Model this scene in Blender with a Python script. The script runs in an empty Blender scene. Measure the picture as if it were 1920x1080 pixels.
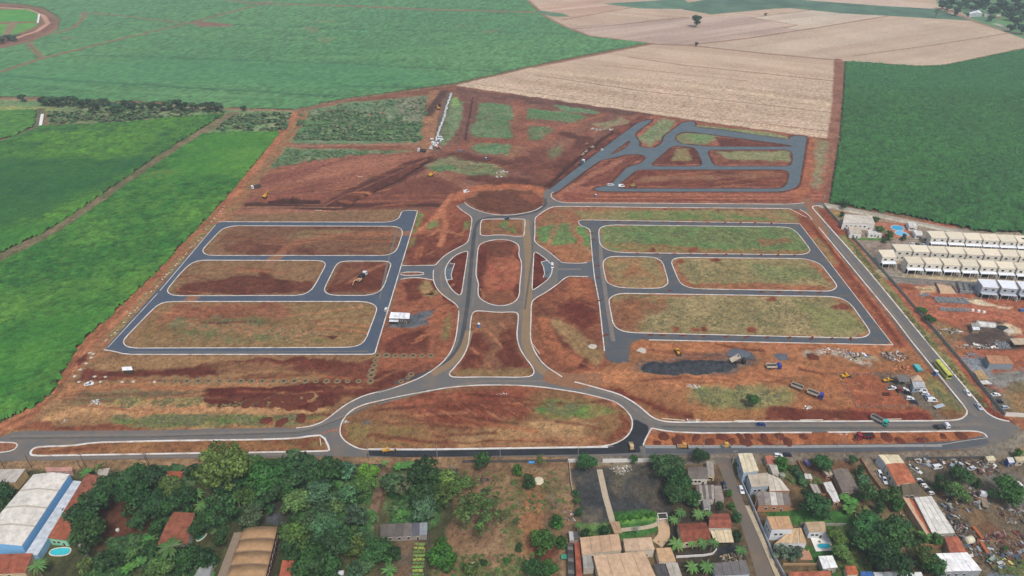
import bpy, bmesh, math, random
import numpy as np
from mathutils import Vector, Matrix, geometry
SC = bpy.context.scene
COL = SC.collection
random.seed(7)
R = math.radians
# ------------------------------------------------------------------ camera
CAM_H, PITCH, FPX = 250.0, R(32.6), 1280.0
U = CAM_H/200.0                       # sizes below were surveyed at a flying height of 200
cam_d = bpy.data.cameras.new('camera')
cam_d.lens = 24.0; cam_d.sensor_width = 36.0; cam_d.clip_start = 1.0; cam_d.clip_end = 20000.0
cam = bpy.data.objects.new('camera', cam_d); COL.objects.link(cam)
cam.location = (0, 0, CAM_H); cam.rotation_euler = (math.pi/2 - PITCH, 0, 0)
SC.camera = cam
# ------------------------------------------------------------------ sky, sun, exposure
SUN_EL, SUN_AZ = R(60), R(158)       # azimuth measured from +Y towards +X: light from behind the viewer
w = bpy.data.worlds.new('World'); SC.world = w; w.use_nodes = True
nt = w.node_tree
sky = nt.nodes.new('ShaderNodeTexSky'); sky.sky_type = 'NISHITA'; sky.sun_disc = False
sky.sun_elevation = SUN_EL; sky.sun_rotation = SUN_AZ
sky.air_density = 1.0; sky.dust_density = 4.0; sky.ozone_density = 1.0
bg = nt.nodes['Background']; bg.inputs['Strength'].default_value = 0.095
nt.links.new(sky.outputs[0], bg.inputs['Color'])
sun_d = bpy.data.lights.new('sun', 'SUN'); sun_d.energy = 1.5; sun_d.angle = R(10); sun_d.color = (1, .97, .93)
sun = bpy.data.objects.new('sun', sun_d); COL.objects.link(sun)
sd_ = Vector((math.sin(SUN_AZ)*math.cos(SUN_EL), math.cos(SUN_AZ)*math.cos(SUN_EL), math.sin(SUN_EL)))
sun.rotation_euler = sd_.to_track_quat('Z', 'Y').to_euler(); sun.location = (0, -50, 400)
vs = SC.view_settings
vs.view_transform = 'Standard'; vs.look = 'None'; vs.gamma = 1.0; vs.use_curve_mapping = False
vs.exposure = 0.42
SC.cycles.use_denoising = True
SC.cycles.max_bounces = 5; SC.cycles.diffuse_bounces = 3; SC.cycles.glossy_bounces = 2
SC.cycles.transparent_max_bounces = 4; SC.cycles.volume_bounces = 1

# ------------------------------------------------------------------ helpers
sP, cP = math.sin(PITCH), math.cos(PITCH)
def P(px, py, z=0.0):
    """photo pixel -> the point of the place at height z"""
    u = (px-960)/FPX; v = (py-540)/FPX
    t = (CAM_H-z)/(sP + v*cP)
    return Vector((u*t, t*(cP - v*sP), z))
def PX(X, Y):
    """ground points -> photo pixels (numpy)"""
    d = Y*cP + CAM_H*sP
    u = X/d; v = (CAM_H*cP - Y*sP)/d
    return 960+FPX*u, 540+FPX*v
def ppm(py, z=0.0):
    v = (py-540)/FPX
    return FPX*(sP+v*cP)/(CAM_H-z)
def Zr(ox, oy, k, pts):
    return [(ox+x/k, oy+y/k) for x, y in pts]
def G(pts, z=0.0):
    return [tuple(P(x, y, z)[:2]) for x, y in pts]
def lin(c):
    if isinstance(c, str):
        c = c.lstrip('#'); c = [int(c[i:i+2], 16)/255 for i in (0, 2, 4)]
        c = [x/12.92 if x <= .04045 else ((x+.055)/1.055)**2.4 for x in c]
    return tuple(c[:3])
def chaikin(pts, n=2, closed=True, cut=3.5):
    """rounds the corners of an outline, cutting at most `cut` metres of any side"""
    for _ in range(n):
        out = []; m = len(pts)
        if not closed: out.append(pts[0])
        for i in range(m if closed else m-1):
            a, b = pts[i], pts[(i+1) % m]
            t = min(.25, cut/(math.hypot(b[0]-a[0], b[1]-a[1])+1e-9))
            out.append((a[0]*(1-t)+b[0]*t, a[1]*(1-t)+b[1]*t)); out.append((a[0]*t+b[0]*(1-t), a[1]*t+b[1]*(1-t)))
        if not closed: out.append(pts[-1])
        pts = out; cut *= .4
    return pts
ORD = ['zeroth','first','second','third','fourth','fifth','sixth','seventh','eighth','ninth','tenth','eleventh','twelfth','thirteenth','fourteenth','fifteenth','sixteenth','seventeenth','eighteenth','nineteenth']
TENS = {20:('twenty','twentieth'),30:('thirty','thirtieth'),40:('forty','fortieth'),50:('fifty','fiftieth')}
def ordn(i):
    if i < 20: return ORD[i]
    t = i//10*10
    return TENS[t][1] if i == t else TENS[t][0]+'-'+ORD[i-t]

# ------------------------------------------------------------------ materials
MATS = {}
def mat(name, col=None, rough=.85, var=.15, scale=.5, metal=0.0, spec=.3, src='col', bump=0.0, stretch=None, emit=0):
    """procedural material; src: 'col' fixed colour, 'attr' vertex colour Col, 'obj' the object's own colour"""
    if name in MATS: return MATS[name]
    m = bpy.data.materials.new(name); m.use_nodes = True; MATS[name] = m
    n = m.node_tree.nodes; l = m.node_tree.links
    b = n['Principled BSDF']
    b.inputs['Roughness'].default_value = rough; b.inputs['Metallic'].default_value = metal
    b.inputs['Specular IOR Level'].default_value = spec
    if src == 'attr':
        a = n.new('ShaderNodeAttribute'); a.attribute_name = 'Col'; cs = a.outputs['Color']
    elif src in ('obj', 'objattr'):
        a = n.new('ShaderNodeObjectInfo'); cs = a.outputs['Color']
        if src == 'objattr':
            t = n.new('ShaderNodeAttribute'); t.attribute_name = 'Col'
            mm = n.new('ShaderNodeMix'); mm.data_type = 'RGBA'; mm.blend_type = 'MULTIPLY'; mm.inputs[0].default_value = 1
            l.new(cs, mm.inputs[6]); l.new(t.outputs['Color'], mm.inputs[7]); cs = mm.outputs[2]
    else:
        a = n.new('ShaderNodeRGB'); c = lin(col); a.outputs[0].default_value = (*c, 1); cs = a.outputs[0]
    if var > 0:
        g = n.new('ShaderNodeNewGeometry'); vec = g.outputs['Position']
        if stretch:
            mp = n.new('ShaderNodeMapping'); mp.inputs['Scale'].default_value = stretch
            l.new(vec, mp.inputs[0]); vec = mp.outputs[0]
        nz = n.new('ShaderNodeTexNoise'); nz.inputs['Scale'].default_value = scale
        nz.inputs['Detail'].default_value = 4; nz.inputs['Roughness'].default_value = .65
        l.new(vec, nz.inputs['Vector'])
        r = n.new('ShaderNodeMapRange'); r.inputs[1].default_value = .3; r.inputs[2].default_value = .7
        r.inputs[3].default_value = 1-var; r.inputs[4].default_value = 1+var
        l.new(nz.outputs['Fac'], r.inputs[0])
        mx = n.new('ShaderNodeVectorMath'); mx.operation = 'SCALE'
        l.new(cs, mx.inputs[0]); l.new(r.outputs[0], mx.inputs['Scale']); cs = mx.outputs[0]
        if bump > 0:
            bp = n.new('ShaderNodeBump'); bp.inputs['Strength'].default_value = bump; bp.inputs['Distance'].default_value = .3
            l.new(nz.outputs['Fac'], bp.inputs['Height']); l.new(bp.outputs[0], b.inputs['Normal'])
    l.new(cs, b.inputs['Base Color'])
    return m

# ------------------------------------------------------------------ objects
def link(o, parent=None):
    COL.objects.link(o)
    if parent is not None: o.parent = parent
    return o
def mesh(name, v, f, m=None, smooth=False, cols=None):
    me = bpy.data.meshes.new(name)
    me.from_pydata(v, [], f); me.update()
    if m is not None: me.materials.append(m)
    if smooth: me.polygons.foreach_set('use_smooth', [True]*len(me.polygons))
    if cols is not None:
        at = me.color_attributes.new('Col', 'FLOAT_COLOR', 'POINT')
        c = np.ones((len(v), 4), np.float32); c[:, :3] = cols; at.data.foreach_set('color', c.ravel())
    return me
def mesh_np(name, V, F, m, cols=None, smooth=False):
    """V (n,3) F (k,4) or (k,3) numpy"""
    me = bpy.data.meshes.new(name)
    k, s = F.shape
    me.vertices.add(len(V)); me.vertices.foreach_set('co', V.astype(np.float32).ravel())
    me.loops.add(k*s); me.loops.foreach_set('vertex_index', F.astype(np.int32).ravel())
    me.polygons.add(k); me.polygons.foreach_set('loop_start', np.arange(0, k*s, s, dtype=np.int32))
    me.polygons.foreach_set('loop_total', np.full(k, s, np.int32))
    if smooth: me.polygons.foreach_set('use_smooth', np.ones(k, bool))
    me.update(calc_edges=True); me.validate()
    if m is not None: me.materials.append(m)
    if cols is not None:
        at = me.color_attributes.new('Col', 'FLOAT_COLOR', 'POINT')
        c = np.ones((len(V), 4), np.float32); c[:, :3] = cols; at.data.foreach_set('color', c.ravel())
    return me
def tag(o, label=None, cat=None, group=None, kind=None):
    if label: o['label'] = label
    if cat: o['category'] = cat
    if group: o['group'] = group
    if kind: o['kind'] = kind
    return o
def obj(name, me, parent=None, loc=(0, 0, 0), rz=0.0, color=None):
    o = bpy.data.objects.new(name, me); link(o, parent)
    o.location = loc; o.rotation_euler = (0, 0, rz)
    if color is not None: o.color = (*lin(color), 1)
    return o
def empty(name, loc, rz=0.0, label=None, cat=None, group=None, scale=None):
    o = bpy.data.objects.new(name, None); link(o); o.empty_display_size = .5
    o.location = loc; o.rotation_euler = (0, 0, rz)
    if scale is not None: o.scale = scale if hasattr(scale, '__len__') else (scale,)*3
    return tag(o, label, cat, group)
def struct(name, me):
    return tag(obj(name, me), kind='structure')

class MB:
    """collects simple solids for one mesh"""
    def __init__(s): s.v = []; s.f = []
    def add(s, vs, fs):
        b = len(s.v); s.v += [tuple(p) for p in vs]; s.f += [tuple(b+i for i in q) for q in fs]; return s
    def box(s, c, d, rz=0, ry=0, rx=0, taper=1.0):
        M = Matrix.Rotation(rz, 3, 'Z') @ Matrix.Rotation(ry, 3, 'Y') @ Matrix.Rotation(rx, 3, 'X')
        vs = []
        for z in (-.5, .5):
            t = taper if z > 0 else 1
            for x, y in ((-.5, -.5), (.5, -.5), (.5, .5), (-.5, .5)):
                vs.append(M @ Vector((x*d[0]*t, y*d[1]*t, z*d[2])) + Vector(c))
        return s.add(vs, [(3,2,1,0),(4,5,6,7),(0,1,5,4),(1,2,6,5),(2,3,7,6),(3,0,4,7)])
    def cyl(s, a, b, r0, r1=None, n=8, cap=True):
        r1 = r0 if r1 is None else r1
        a = Vector(a); b = Vector(b); d = (b-a).normalized()
        x = d.orthogonal().normalized(); y = d.cross(x)
        vs = []
        for p, r in ((a, r0), (b, r1)):
            for i in range(n):
                t = 2*math.pi*i/n; vs.append(p + x*(r*math.cos(t)) + y*(r*math.sin(t)))
        fs = [(i, (i+1) % n, n+(i+1) % n, n+i) for i in range(n)]
        if cap: fs += [tuple(range(n-1, -1, -1)), tuple(range(n, 2*n))]
        return s.add(vs, fs)
    def prism(s, pts, z0, z1):
        """pts 2D ccw polygon; z0,z1 numbers or lists"""
        n = len(pts)
        z0 = z0 if hasattr(z0, '__len__') else [z0]*n; z1 = z1 if hasattr(z1, '__len__') else [z1]*n
        a = sum(pts[i][0]*pts[(i+1)%n][1]-pts[(i+1)%n][0]*pts[i][1] for i in range(n))
        if a < 0: pts = pts[::-1]; z0 = z0[::-1]; z1 = z1[::-1]
        vs = [(p[0], p[1], z) for p, z in zip(pts, z0)] + [(p[0], p[1], z) for p, z in zip(pts, z1)]
        fs = [(i, (i+1) % n, n+(i+1) % n, n+i) for i in range(n)] + [tuple(range(n-1, -1, -1)), tuple(range(n, 2*n))]
        return s.add(vs, fs)
    def extrude_y(s, prof, y0, y1, y0b=None, y1b=None):
        """side profile [(x,z)] swept across the width y0..y1"""
        n = len(prof)
        vs = [(x, y0, z) for x, z in prof] + [(x, y1, z) for x, z in prof]
        fs = [((i+1) % n, i, n+i, n+(i+1) % n) for i in range(n)] + [tuple(range(n)), tuple(range(2*n-1, n-1, -1))]
        return s.add(vs, fs)
    def loft(s, rings, closed=True, cap=True):
        n = len(rings[0]); vs = [p for r in rings for p in r]; fs = []
        for j in range(len(rings)-1):
            for i in range(n if closed else n-1):
                k = (i+1) % n; fs.append((j*n+i, j*n+k, (j+1)*n+k, (j+1)*n+i))
        if cap and closed: fs += [tuple(range(n-1, -1, -1)), tuple(range((len(rings)-1)*n, len(rings)*n))]
        return s.add(vs, fs)
    def tube(s, pts, r, n=6):
        for a, b in zip(pts[:-1], pts[1:]): s.cyl(a, b, r, r, n)
        return s
    def me(s, name, m=None, smooth=False): return mesh(name, s.v, s.f, m, smooth)
def build(proto, loc, rz=0.0, label=None, cat=None, group=None, scale=None, color=None, name=None):
    """a thing with its parts from shared meshes. proto = (name, [(part, mesh, colour flag, [sub...])])"""
    root = empty(name or proto[0], loc, rz, label, cat, group, scale)
    def rec(lst, par):
        for it in lst:
            o = obj(it[0], it[1], par)
            if len(it) > 2 and it[2]:
                c = color if it[2] is True else it[2]
                if c: o.color = (*lin(c), 1)
            if len(it) > 4 and it[4]: o.location = it[4]
            if len(it) > 3 and it[3]: rec(it[3], o)
    rec(proto[1], root)
    return root

# ------------------------------------------------------------------ noise
def _hash(ix, iy, seed):
    h = (ix.astype(np.int64)*374761393 + iy.astype(np.int64)*668265263 + seed*974634777) & 0xffffffff
    h = ((h ^ (h >> 13))*1274126177) & 0xffffffff
    return ((h ^ (h >> 16)) & 0xffff)/65535.0
def vnoise(x, y, seed=0):
    ix = np.floor(x); iy = np.floor(y); fx = x-ix; fy = y-iy
    fx = fx*fx*(3-2*fx); fy = fy*fy*(3-2*fy)
    a = _hash(ix, iy, seed); b = _hash(ix+1, iy, seed); c = _hash(ix, iy+1, seed); d = _hash(ix+1, iy+1, seed)
    return (a*(1-fx)+b*fx)*(1-fy) + (c*(1-fx)+d*fx)*fy
def fbm(X, Y, scale, octv=4, seed=0):
    s = 0; a = 1; t = 0
    x = X/scale; y = Y/scale
    for i in range(octv):
        s = s + a*vnoise(x, y, seed+i*17); t += a; a *= .55; x = x*2.03+11.3; y = y*2.03-7.7
    return s/t
def sstep(a, b, x):
    t = np.clip((x-a)/(b-a), 0, 1); return t*t*(3-2*t)
def seg_dist(X, Y, pts, closed):
    d = np.full(X.shape, 1e9); n = len(pts)
    for i in range(n if closed else n-1):
        ax, ay = pts[i]; bx, by = pts[(i+1) % n]
        dx, dy = bx-ax, by-ay; L = dx*dx+dy*dy+1e-12
        t = np.clip(((X-ax)*dx+(Y-ay)*dy)/L, 0, 1)
        d = np.minimum(d, (X-ax-t*dx)**2+(Y-ay-t*dy)**2)
    return np.sqrt(d)
def inside(X, Y, pts):
    r = np.zeros(X.shape, bool); n = len(pts)
    for i in range(n):
        ax, ay = pts[i]; bx, by = pts[(i+1) % n]
        if ay == by: continue
        c = ((ay > Y) != (by > Y)) & (X < (bx-ax)*(Y-ay)/(by-ay)+ax)
        r ^= c
    return r
def sdist(X, Y, pts):
    d = seg_dist(X, Y, pts, True)
    return np.where(inside(X, Y, pts), d, -d)
HAZE = 0.00014
# ================================================================== what the ground is made of
LAY = []; rs0 = random.Random(9)
def A(pts, c, c2=None, cs=8, a=1.0, soft=1.2, warp=2.5, w=0, spk=None, an=None):
    """a patch (or, with w, a strip w metres wide) of one soil or plant cover"""
    LAY.append(dict(p=G(pts), c=np.array(lin(c)), c2=np.array(lin(c2)) if c2 else None, cs=cs*U, a=a, soft=soft*U*.65, warp=warp*U, w=w*U, spk=(spk[0], spk[1]*U) if spk else None, an=an))
def paint(X, Y, RGB, layers):
    wx = fbm(X, Y, 9*U, 4, 101)*2-1; wy = fbm(X, Y, 9*U, 4, 202)*2-1
    fx = fbm(X, Y, 2.6, 3, 303)*2-1; fy = fbm(X, Y, 2.6, 3, 404)*2-1; wx = wx+.3*fx; wy = wy+.3*fy
    mono = bool(np.all(np.diff(Y) >= 0))
    for k, L in enumerate(layers):
        p = np.array(L['p']); mg = L['soft']+L['warp']*1.2+L['w']/2+2
        lo = p.min(0)-mg; hi = p.max(0)+mg
        if mono:
            a_, b_ = np.searchsorted(Y, (lo[1], hi[1])); i = a_+np.nonzero((X[a_:b_] > lo[0]) & (X[a_:b_] < hi[0]))[0]
        else: i = np.nonzero((X > lo[0]) & (X < hi[0]) & (Y > lo[1]) & (Y < hi[1]))[0]
        if not len(i): continue
        x = X[i]+wx[i]*L['warp']; y = Y[i]+wy[i]*L['warp']
        if L['w']: s = L['w']/2 - seg_dist(x, y, L['p'], False)
        else: s = sdist(x, y, L['p'])
        al = sstep(-L['soft'], L['soft'], s)*L['a']
        j = al > .002
        i = i[j]; al = al[j]
        if not len(i): continue
        x = X[i]; y = Y[i]
        if L['an'] is not None:
            ca, sa = math.cos(L['an'][0]), math.sin(L['an'][0])
            x, y = (x*ca+y*sa)/L['an'][1], -x*sa+y*ca
        if L['spk']: 
            q = fbm(x, y, L['spk'][1], 4, 300+k); al = al*sstep(L['spk'][0]-.07, L['spk'][0]+.07, q)
        c = L['c'][None, :]
        if L['c2'] is not None:
            q = sstep(.3, .7, fbm(x, y, L['cs'], 4, 500+k))[:, None]; c = c*(1-q)+L['c2'][None, :]*q
        RGB[i] = RGB[i]*(1-al[:, None]) + c*al[:, None]
    return RGB
def ang(a, b):
    p, q = P(*a), P(*b); return math.atan2(q.y-p.y, q.x-p.x)

# ---- palette (as the dry materials look in flat light)
RED, DRK, ORG, TAN, OLV = '#83462f', '#5e2c20', '#a05f3c', '#8e6b49', '#857950'
# ---- far harvested fields
H = '#c2a790'; H2 = '#b89b84'
a1 = ang((1000, 165), (1566, 240)); a2 = ang((1300, 84), (1670, 30))
A([(985,-40),(990,0),(1022,30),(1060,50),(1105,67),(1225,82),(1000,126),(855,160),(870,166),(1000,182),(1220,214),(1566,262),(1578,114),(1720,123),(1765,122),(1925,88),(2060,50),(2060,-40)], H, H2, 14, soft=2, warp=2, an=(a1, 14))
A([(1293,85),(1500,57),(1690,29),(1925,62),(1925,88),(1765,122),(1578,114)], '#c1a993', '#b99e88', 16, soft=3, warp=2, an=(a2, 12))
A([(1060,50),(1105,67),(1225,82),(1293,84),(1500,56),(1400,28),(1280,33)], '#bea494', '#ae9284', 16, soft=3, warp=2, an=(a2, 12))
A([(1408,32),(1520,20),(1668,29),(1500,57),(1465,54),(1496,47)], '#c6b4a2', '#bba491', 20, soft=2, warp=1, an=(a2, 10))
A([(1000,5),(1130,0),(1190,14),(1070,32),(1025,28)], '#c9ab97', '#b9967f', 14, soft=3, warp=2, an=(a2, 12))
A([(1500,2),(1640,-6),(1760,12),(1790,20),(1720,17),(1600,10)], '#c4a896', None, soft=2, warp=1)
for q, wd in [([(1222,83),(1293,85),(1430,100),(1572,113)], 5), ([(1293,84),(1400,72),(1500,57),(1672,29)], 4.5), ([(1060,56),(1170,45),(1290,32)], 4), ([(1055,37),(1190,13)], 3.5),
              ([(990,0),(1022,30),(1060,50),(1105,67),(1225,82)], 5), ([(1408,33),(1495,47),(1470,53),(1500,57)], 3), ([(1408,33),(1520,19)], 2.5), ([(1600,105),(1760,83),(1890,62)], 2.5),
              ([(1180,107),(1280,122),(1566,152)], 3.5), ([(1000,140),(1200,170),(1566,212)], 2.2), ([(1130,122),(1400,152)], 1.5), ([(900,158),(1200,205),(1566,248)], 1.6), ([(1000,126),(1225,82)], 5)]:
    A(q, '#8e6450', '#9c7561', 20, a=.85, w=wd, soft=1.5, warp=.8)
for q in [[(1060,135),(1566,185)], [(1100,150),(1566,203)], [(960,150),(1566,222)]]:
    A(q, '#a08568', None, a=.25, w=12, soft=9, warp=5)
for q in [[(900,163),(1200,208),(1566,256)], [(1000,132),(1300,160),(1560,196)]]:
    A(q, '#d3bb9c', None, a=.35, w=12, soft=9, warp=4)
A([(1572,112),(1570,190),(1562,268),(1545,380)], '#9c6a53', '#8a5845', 10, w=9, soft=2, warp=1)
# pasture and verge at the far right
A([(1290,5),(1330,-2),(1480,-2),(1640,10),(1760,17),(1790,28),(1835,40),(1740,34),(1580,25),(1480,15),(1455,16),(1335,27),(1280,18)], '#5d7c68', '#4c6c5a', 20, soft=2, warp=1)
A([(1130,7),(1280,-2),(1300,10),(1285,17),(1200,16)], '#64886f', '#587a66', 20, soft=2, warp=1)
A([(1000,18),(1055,25),(1070,31),(1040,31),(1010,26)], '#5f8468', '#76886c', 15, soft=2, warp=1)
A([(1760,12),(1800,20),(1830,42),(1890,62),(1925,75),(2060,60),(2060,-40),(1740,-40)], '#5c7f60', '#6a9060', 18, soft=2, warp=2)
A([(1765,15),(1805,30),(1830,42),(1895,60),(1925,66)], '#9a7565', None, w=7, soft=3, warp=1)
A([(1868,45),(1898,56)], '#b9a8a0', None, w=6, soft=3, warp=1)
# ---- far left: winding road with a red bank
A([(-40,8),(30,10),(75,20),(105,40),(98,56),(60,72),(0,88),(-40,90),(-40,65),(30,66),(80,52),(88,40),(60,18),(-40,14)], '#8d5f4f', '#7b5044', 12, soft=2, warp=1.5)
A([(-40,12),(50,17),(82,30),(90,44),(70,58),(25,73)], '#c09079', None, w=6, soft=1.5, warp=.5)
A([(-40,20),(50,17),(70,25),(70,40),(-40,41)], '#62a03c', '#4f9440', 14, soft=2, warp=1)
A([(-40,46),(30,45),(68,42),(70,48),(30,64),(-40,75)], '#6aa040', '#5f9444', 14, soft=2, warp=1)
A([(10,68),(25,43)], '#94785f', None, w=10, soft=4, warp=2)
A([(-20,72),(30,66)], '#3c5540', None, w=12, soft=4, warp=3)
# ---- tree belt and rough land at left
A([(-40,183),(130,190),(300,195),(420,204),(560,208),(548,212),(540,240),(520,250),(380,250),(430,215),(300,225),(200,232),(130,230),(75,205),(-40,205)], '#6d8a58', '#8a9068', 12, soft=3, warp=3)
A([(-40,198),(75,200),(110,206),(60,212),(-40,212)], '#9a9c58', '#84904f', 10, soft=3, warp=2)
A([(85,212),(140,205),(220,214),(200,230),(90,232)], '#82845c', '#6f8355', 9, soft=3, warp=2)
A([(-40,186),(100,188),(420,206),(552,208)], '#9c7b63', None, w=4, soft=2, warp=1, a=.8)
A([(74,205),(70,240),(20,260),(-40,285)], '#7f7660', '#6a6a50', 8, w=8, soft=3, warp=1)
A([(435,214),(400,235),(370,252)], '#7d6a60', '#8f7868', 8, w=13, soft=3, warp=1)
A([(435,214),(300,295),(190,372),(90,440),(-40,500)], '#87765a', '#6f6a48', 10, w=11, soft=3, warp=1)
# ---- the site
A([(-60,835),(20,790),(130,650),(200,590),(300,500),(420,385),(550,210),(650,188),(855,160),(1000,182),(1220,214),(1566,262),(1545,380),(1610,450),(1700,560),(1780,650),(1960,830),(1960,862),(-60,875)], '#87543a', '#93644a', 25, soft=2, warp=2)
A([(545,270),(553,212),(640,194),(790,180),(835,172),(812,215),(800,268)], '#5f7d57', '#7e8a68', 16, soft=4, warp=5)
A([(600,212),(680,222),(790,232),(795,262),(560,262),(560,240)], '#4c7048', '#5f8152', 12, soft=5, warp=6)
A([(615,208),(648,206),(650,212),(620,213)], '#63352c', None, soft=2, warp=2)
A([(690,212),(720,210),(722,217),(690,218)], '#966650', None, soft=3, warp=3, a=.7)
A([(740,185),(800,180),(795,232),(760,226),(745,205)], '#8b7f6c', None, a=.6, soft=5, warp=6)
A([(545,274),(780,270),(790,276)], '#9c7058', None, w=5, soft=2, warp=1)
A([(530,277),(775,283),(770,288),(640,296),(495,318)], '#67835c', '#7d8362', 10, soft=4, warp=4)
A([(495,320),(560,305),(650,292),(775,284),(835,287),(790,300),(700,325),(600,376),(470,376),(425,385)], '#985f47', '#8a5140', 14, soft=5, warp=4, an=(ang((440,370),(800,285)), 5))
A([(640,300),(760,290),(740,306),(620,330),(540,345)], '#a86f54', None, a=.6, soft=6, warp=5)
A([(600,385),(650,355),(760,305),(835,284),(842,290),(810,310),(710,365),(640,395)], '#5c3026', '#6b3a2c', 8, soft=2.5, warp=2.5)
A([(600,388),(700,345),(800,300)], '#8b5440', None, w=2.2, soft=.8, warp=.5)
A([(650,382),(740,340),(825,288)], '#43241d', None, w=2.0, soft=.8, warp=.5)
A([(640,394),(740,345),(812,328),(870,352),(880,372),(860,396)], '#744031', '#814b38', 12, soft=3, warp=3)
A([(640,378),(860,374)], '#8c543d', None, w=3, soft=1.5, warp=1)
A([(640,368),(850,366)], '#8c543d', None, w=2, soft=1.5, warp=1, a=.6)
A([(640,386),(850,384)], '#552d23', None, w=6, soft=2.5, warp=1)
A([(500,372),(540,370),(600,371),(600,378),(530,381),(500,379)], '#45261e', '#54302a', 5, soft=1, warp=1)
A([(437,383),(500,384),(600,390),(640,392)], '#5a3226', None, w=7, soft=2.5, warp=2)
A([(440,388),(540,388),(640,389)], '#9a6a52', None, w=1.6, soft=.8, warp=.6)
A([(420,393),(560,393),(745,397),(752,408),(735,415),(405,415)], '#a36d53', '#94614a', 12, soft=2, warp=1.5)
A([(430,404),(730,408),(735,414),(410,414)], '#7d5540', None, a=.6, soft=2, warp=2)
# upper middle: stripped land with grass islands
A([(835,175),(855,162),(1000,182),(1220,214),(1180,238),(1060,340),(1030,355),(870,352),(835,300),(800,290),(812,255)], '#7f5242', '#8c5e4a', 16, soft=3, warp=4)
A([(855,166),(1000,184),(1220,214),(1215,222),(1000,195),(860,176)], '#6b463d', '#7b5346', 12, soft=2.5, warp=3)
A([(880,180),(876,225),(868,262)], '#75493d', '#835848', 10, w=20, soft=3, warp=3)
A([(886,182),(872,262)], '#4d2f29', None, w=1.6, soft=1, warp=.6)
A([(838,190),(868,190),(862,240),(830,275),(818,262)], '#6a8558', '#7e8a66', 8, soft=3, warp=3)
A([(845,183),(858,183),(858,198),(845,198)], '#82a054', None, soft=2, warp=2)
for q in [[(897,192),(955,197),(964,205),(958,262),(885,256)], [(985,203),(1040,208),(1110,220),(1098,232),(985,222)], [(990,234),(1030,238),(1035,246),(1015,262),(990,262)], [(880,268),(930,268),(985,275),(975,292),(890,286)]]:
    A(q, '#5f8055', '#74876005'[:7], 9, soft=4, warp=5)
A([(1000,208),(1090,220)], '#508a50', None, w=8, soft=3, warp=3, a=.7)
A([(1035,196),(1110,206),(1130,214),(1060,210)], '#6d8862', None, soft=3, warp=2)
A([(845,176),(838,195),(822,250),(815,280)], '#6c6250', None, w=7, soft=3, warp=2, a=.8)
A([(815,172),(806,230),(796,280)], '#a4744f', '#94684a', 8, w=13, soft=2, warp=1)
A([(832,172),(812,202),(803,215)], '#5c3f36', None, w=9, soft=3, warp=2)
for q, wd in [([(972,190),(978,235),(970,300)], 13), ([(905,262),(960,265),(1010,275),(1060,240),(1130,215)], 12), ([(960,228),(1010,232),(1070,238),(1130,214)], 8), ([(1200,216),(1130,235),(1080,265),(1040,320),(1000,350)], 10), ([(840,285),(900,262),(985,266)], 12), ([(835,318),(890,333),(960,345),(1030,352)], 9)]:
    A(q, '#9c6246', '#87513c', 10, w=wd, soft=3, warp=3, a=.85)
A([(815,300),(850,292),(940,312),(948,332),(880,330),(800,312)], '#768358', '#94805f', 9, soft=4, warp=5)
A([(800,312),(850,310),(860,318),(820,322)], '#5e7d50', None, soft=3, warp=3)
for q in [[(850,290),(920,300),(1000,318)], [(980,300),(1060,310),(1040,350)], [(1060,250),(1100,262),(1060,300)], [(890,332),(960,340),(1020,344)]]:
    A(q, '#5f3327', '#6d3b2c', 8, w=12, soft=4, warp=5, a=.9)
A([(1000,275),(1060,280),(1100,270),(1060,330),(1000,345),(975,320)], '#6e3c2e', '#7f4a38', 10, soft=5, warp=6, a=.8)
A([(1040,350),(1110,290),(1170,245),(1215,220)], '#8c4c37', '#64352a', 8, w=14, soft=3, warp=2)
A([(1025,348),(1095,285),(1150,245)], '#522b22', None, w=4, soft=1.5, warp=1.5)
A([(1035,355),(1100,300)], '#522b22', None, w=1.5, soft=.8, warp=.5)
A([(1110,235),(1170,220),(1180,228),(1140,242)], '#9c8566', '#7c7f58', 8, soft=3, warp=4)
A([(1030,280),(1055,270),(1050,290),(1030,300)], '#768058', None, soft=4, warp=4, a=.7)
# north-east blocks under way
A([(1030,362),(1225,215),(1300,228),(1510,255),(1560,266),(1545,380),(1060,380)], '#93553f', '#a4674c', 14, soft=3, warp=2)
A([(1195,260),(1240,222),(1265,225),(1240,262),(1215,275)], '#758a5c', '#8d8b66', 6, soft=3, warp=3)
A([(1250,266),(1275,248),(1340,248),(1350,258),(1330,270),(1290,272)], '#8d7d58', '#7e8358', 8, soft=3, warp=3)
A([(1290,250),(1345,255),(1330,264),(1300,266)], '#768d58', None, soft=3, warp=4)
A([(1340,256),(1480,270),(1485,276),(1350,274)], '#6a3529', '#7c4433', 7, soft=2, warp=2)
A([(1225,308),(1250,278),(1300,275),(1318,308)], '#693326', '#7a4434', 7, soft=1.5, warp=2)
A([(1255,300),(1270,280),(1290,278),(1300,300)], '#848053', '#97794f', 6, soft=3, warp=3)
A([(1330,282),(1485,282),(1482,308),(1345,308)], '#7a4331', '#8c5a40', 9, soft=2, warp=2)
A([(1345,284),(1484,283),(1482,302),(1360,298)], '#8e8960', '#7d8056', 9, soft=3, warp=4)
A([(1165,350),(1195,320),(1475,320),(1472,350)], '#713829', '#84492f', 10, soft=2, warp=2)
A([(1200,330),(1440,325),(1470,332),(1300,338),(1190,342)], '#8f6044', '#9a7050', 8, soft=4, warp=4, a=.8)
A([(1140,302),(1200,288),(1212,294),(1180,312),(1145,345),(1050,352)], '#713a2c', '#84483a', 10, soft=2.5, warp=3)
A([(1060,356),(1130,318),(1165,300)], '#a0674e', None, w=6, soft=3, warp=2)
A([(1052,360),(1200,364),(1500,362),(1540,378),(1060,378)], '#9a5942', '#8a4d39', 12, soft=2, warp=2, an=(0, 5))
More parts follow.
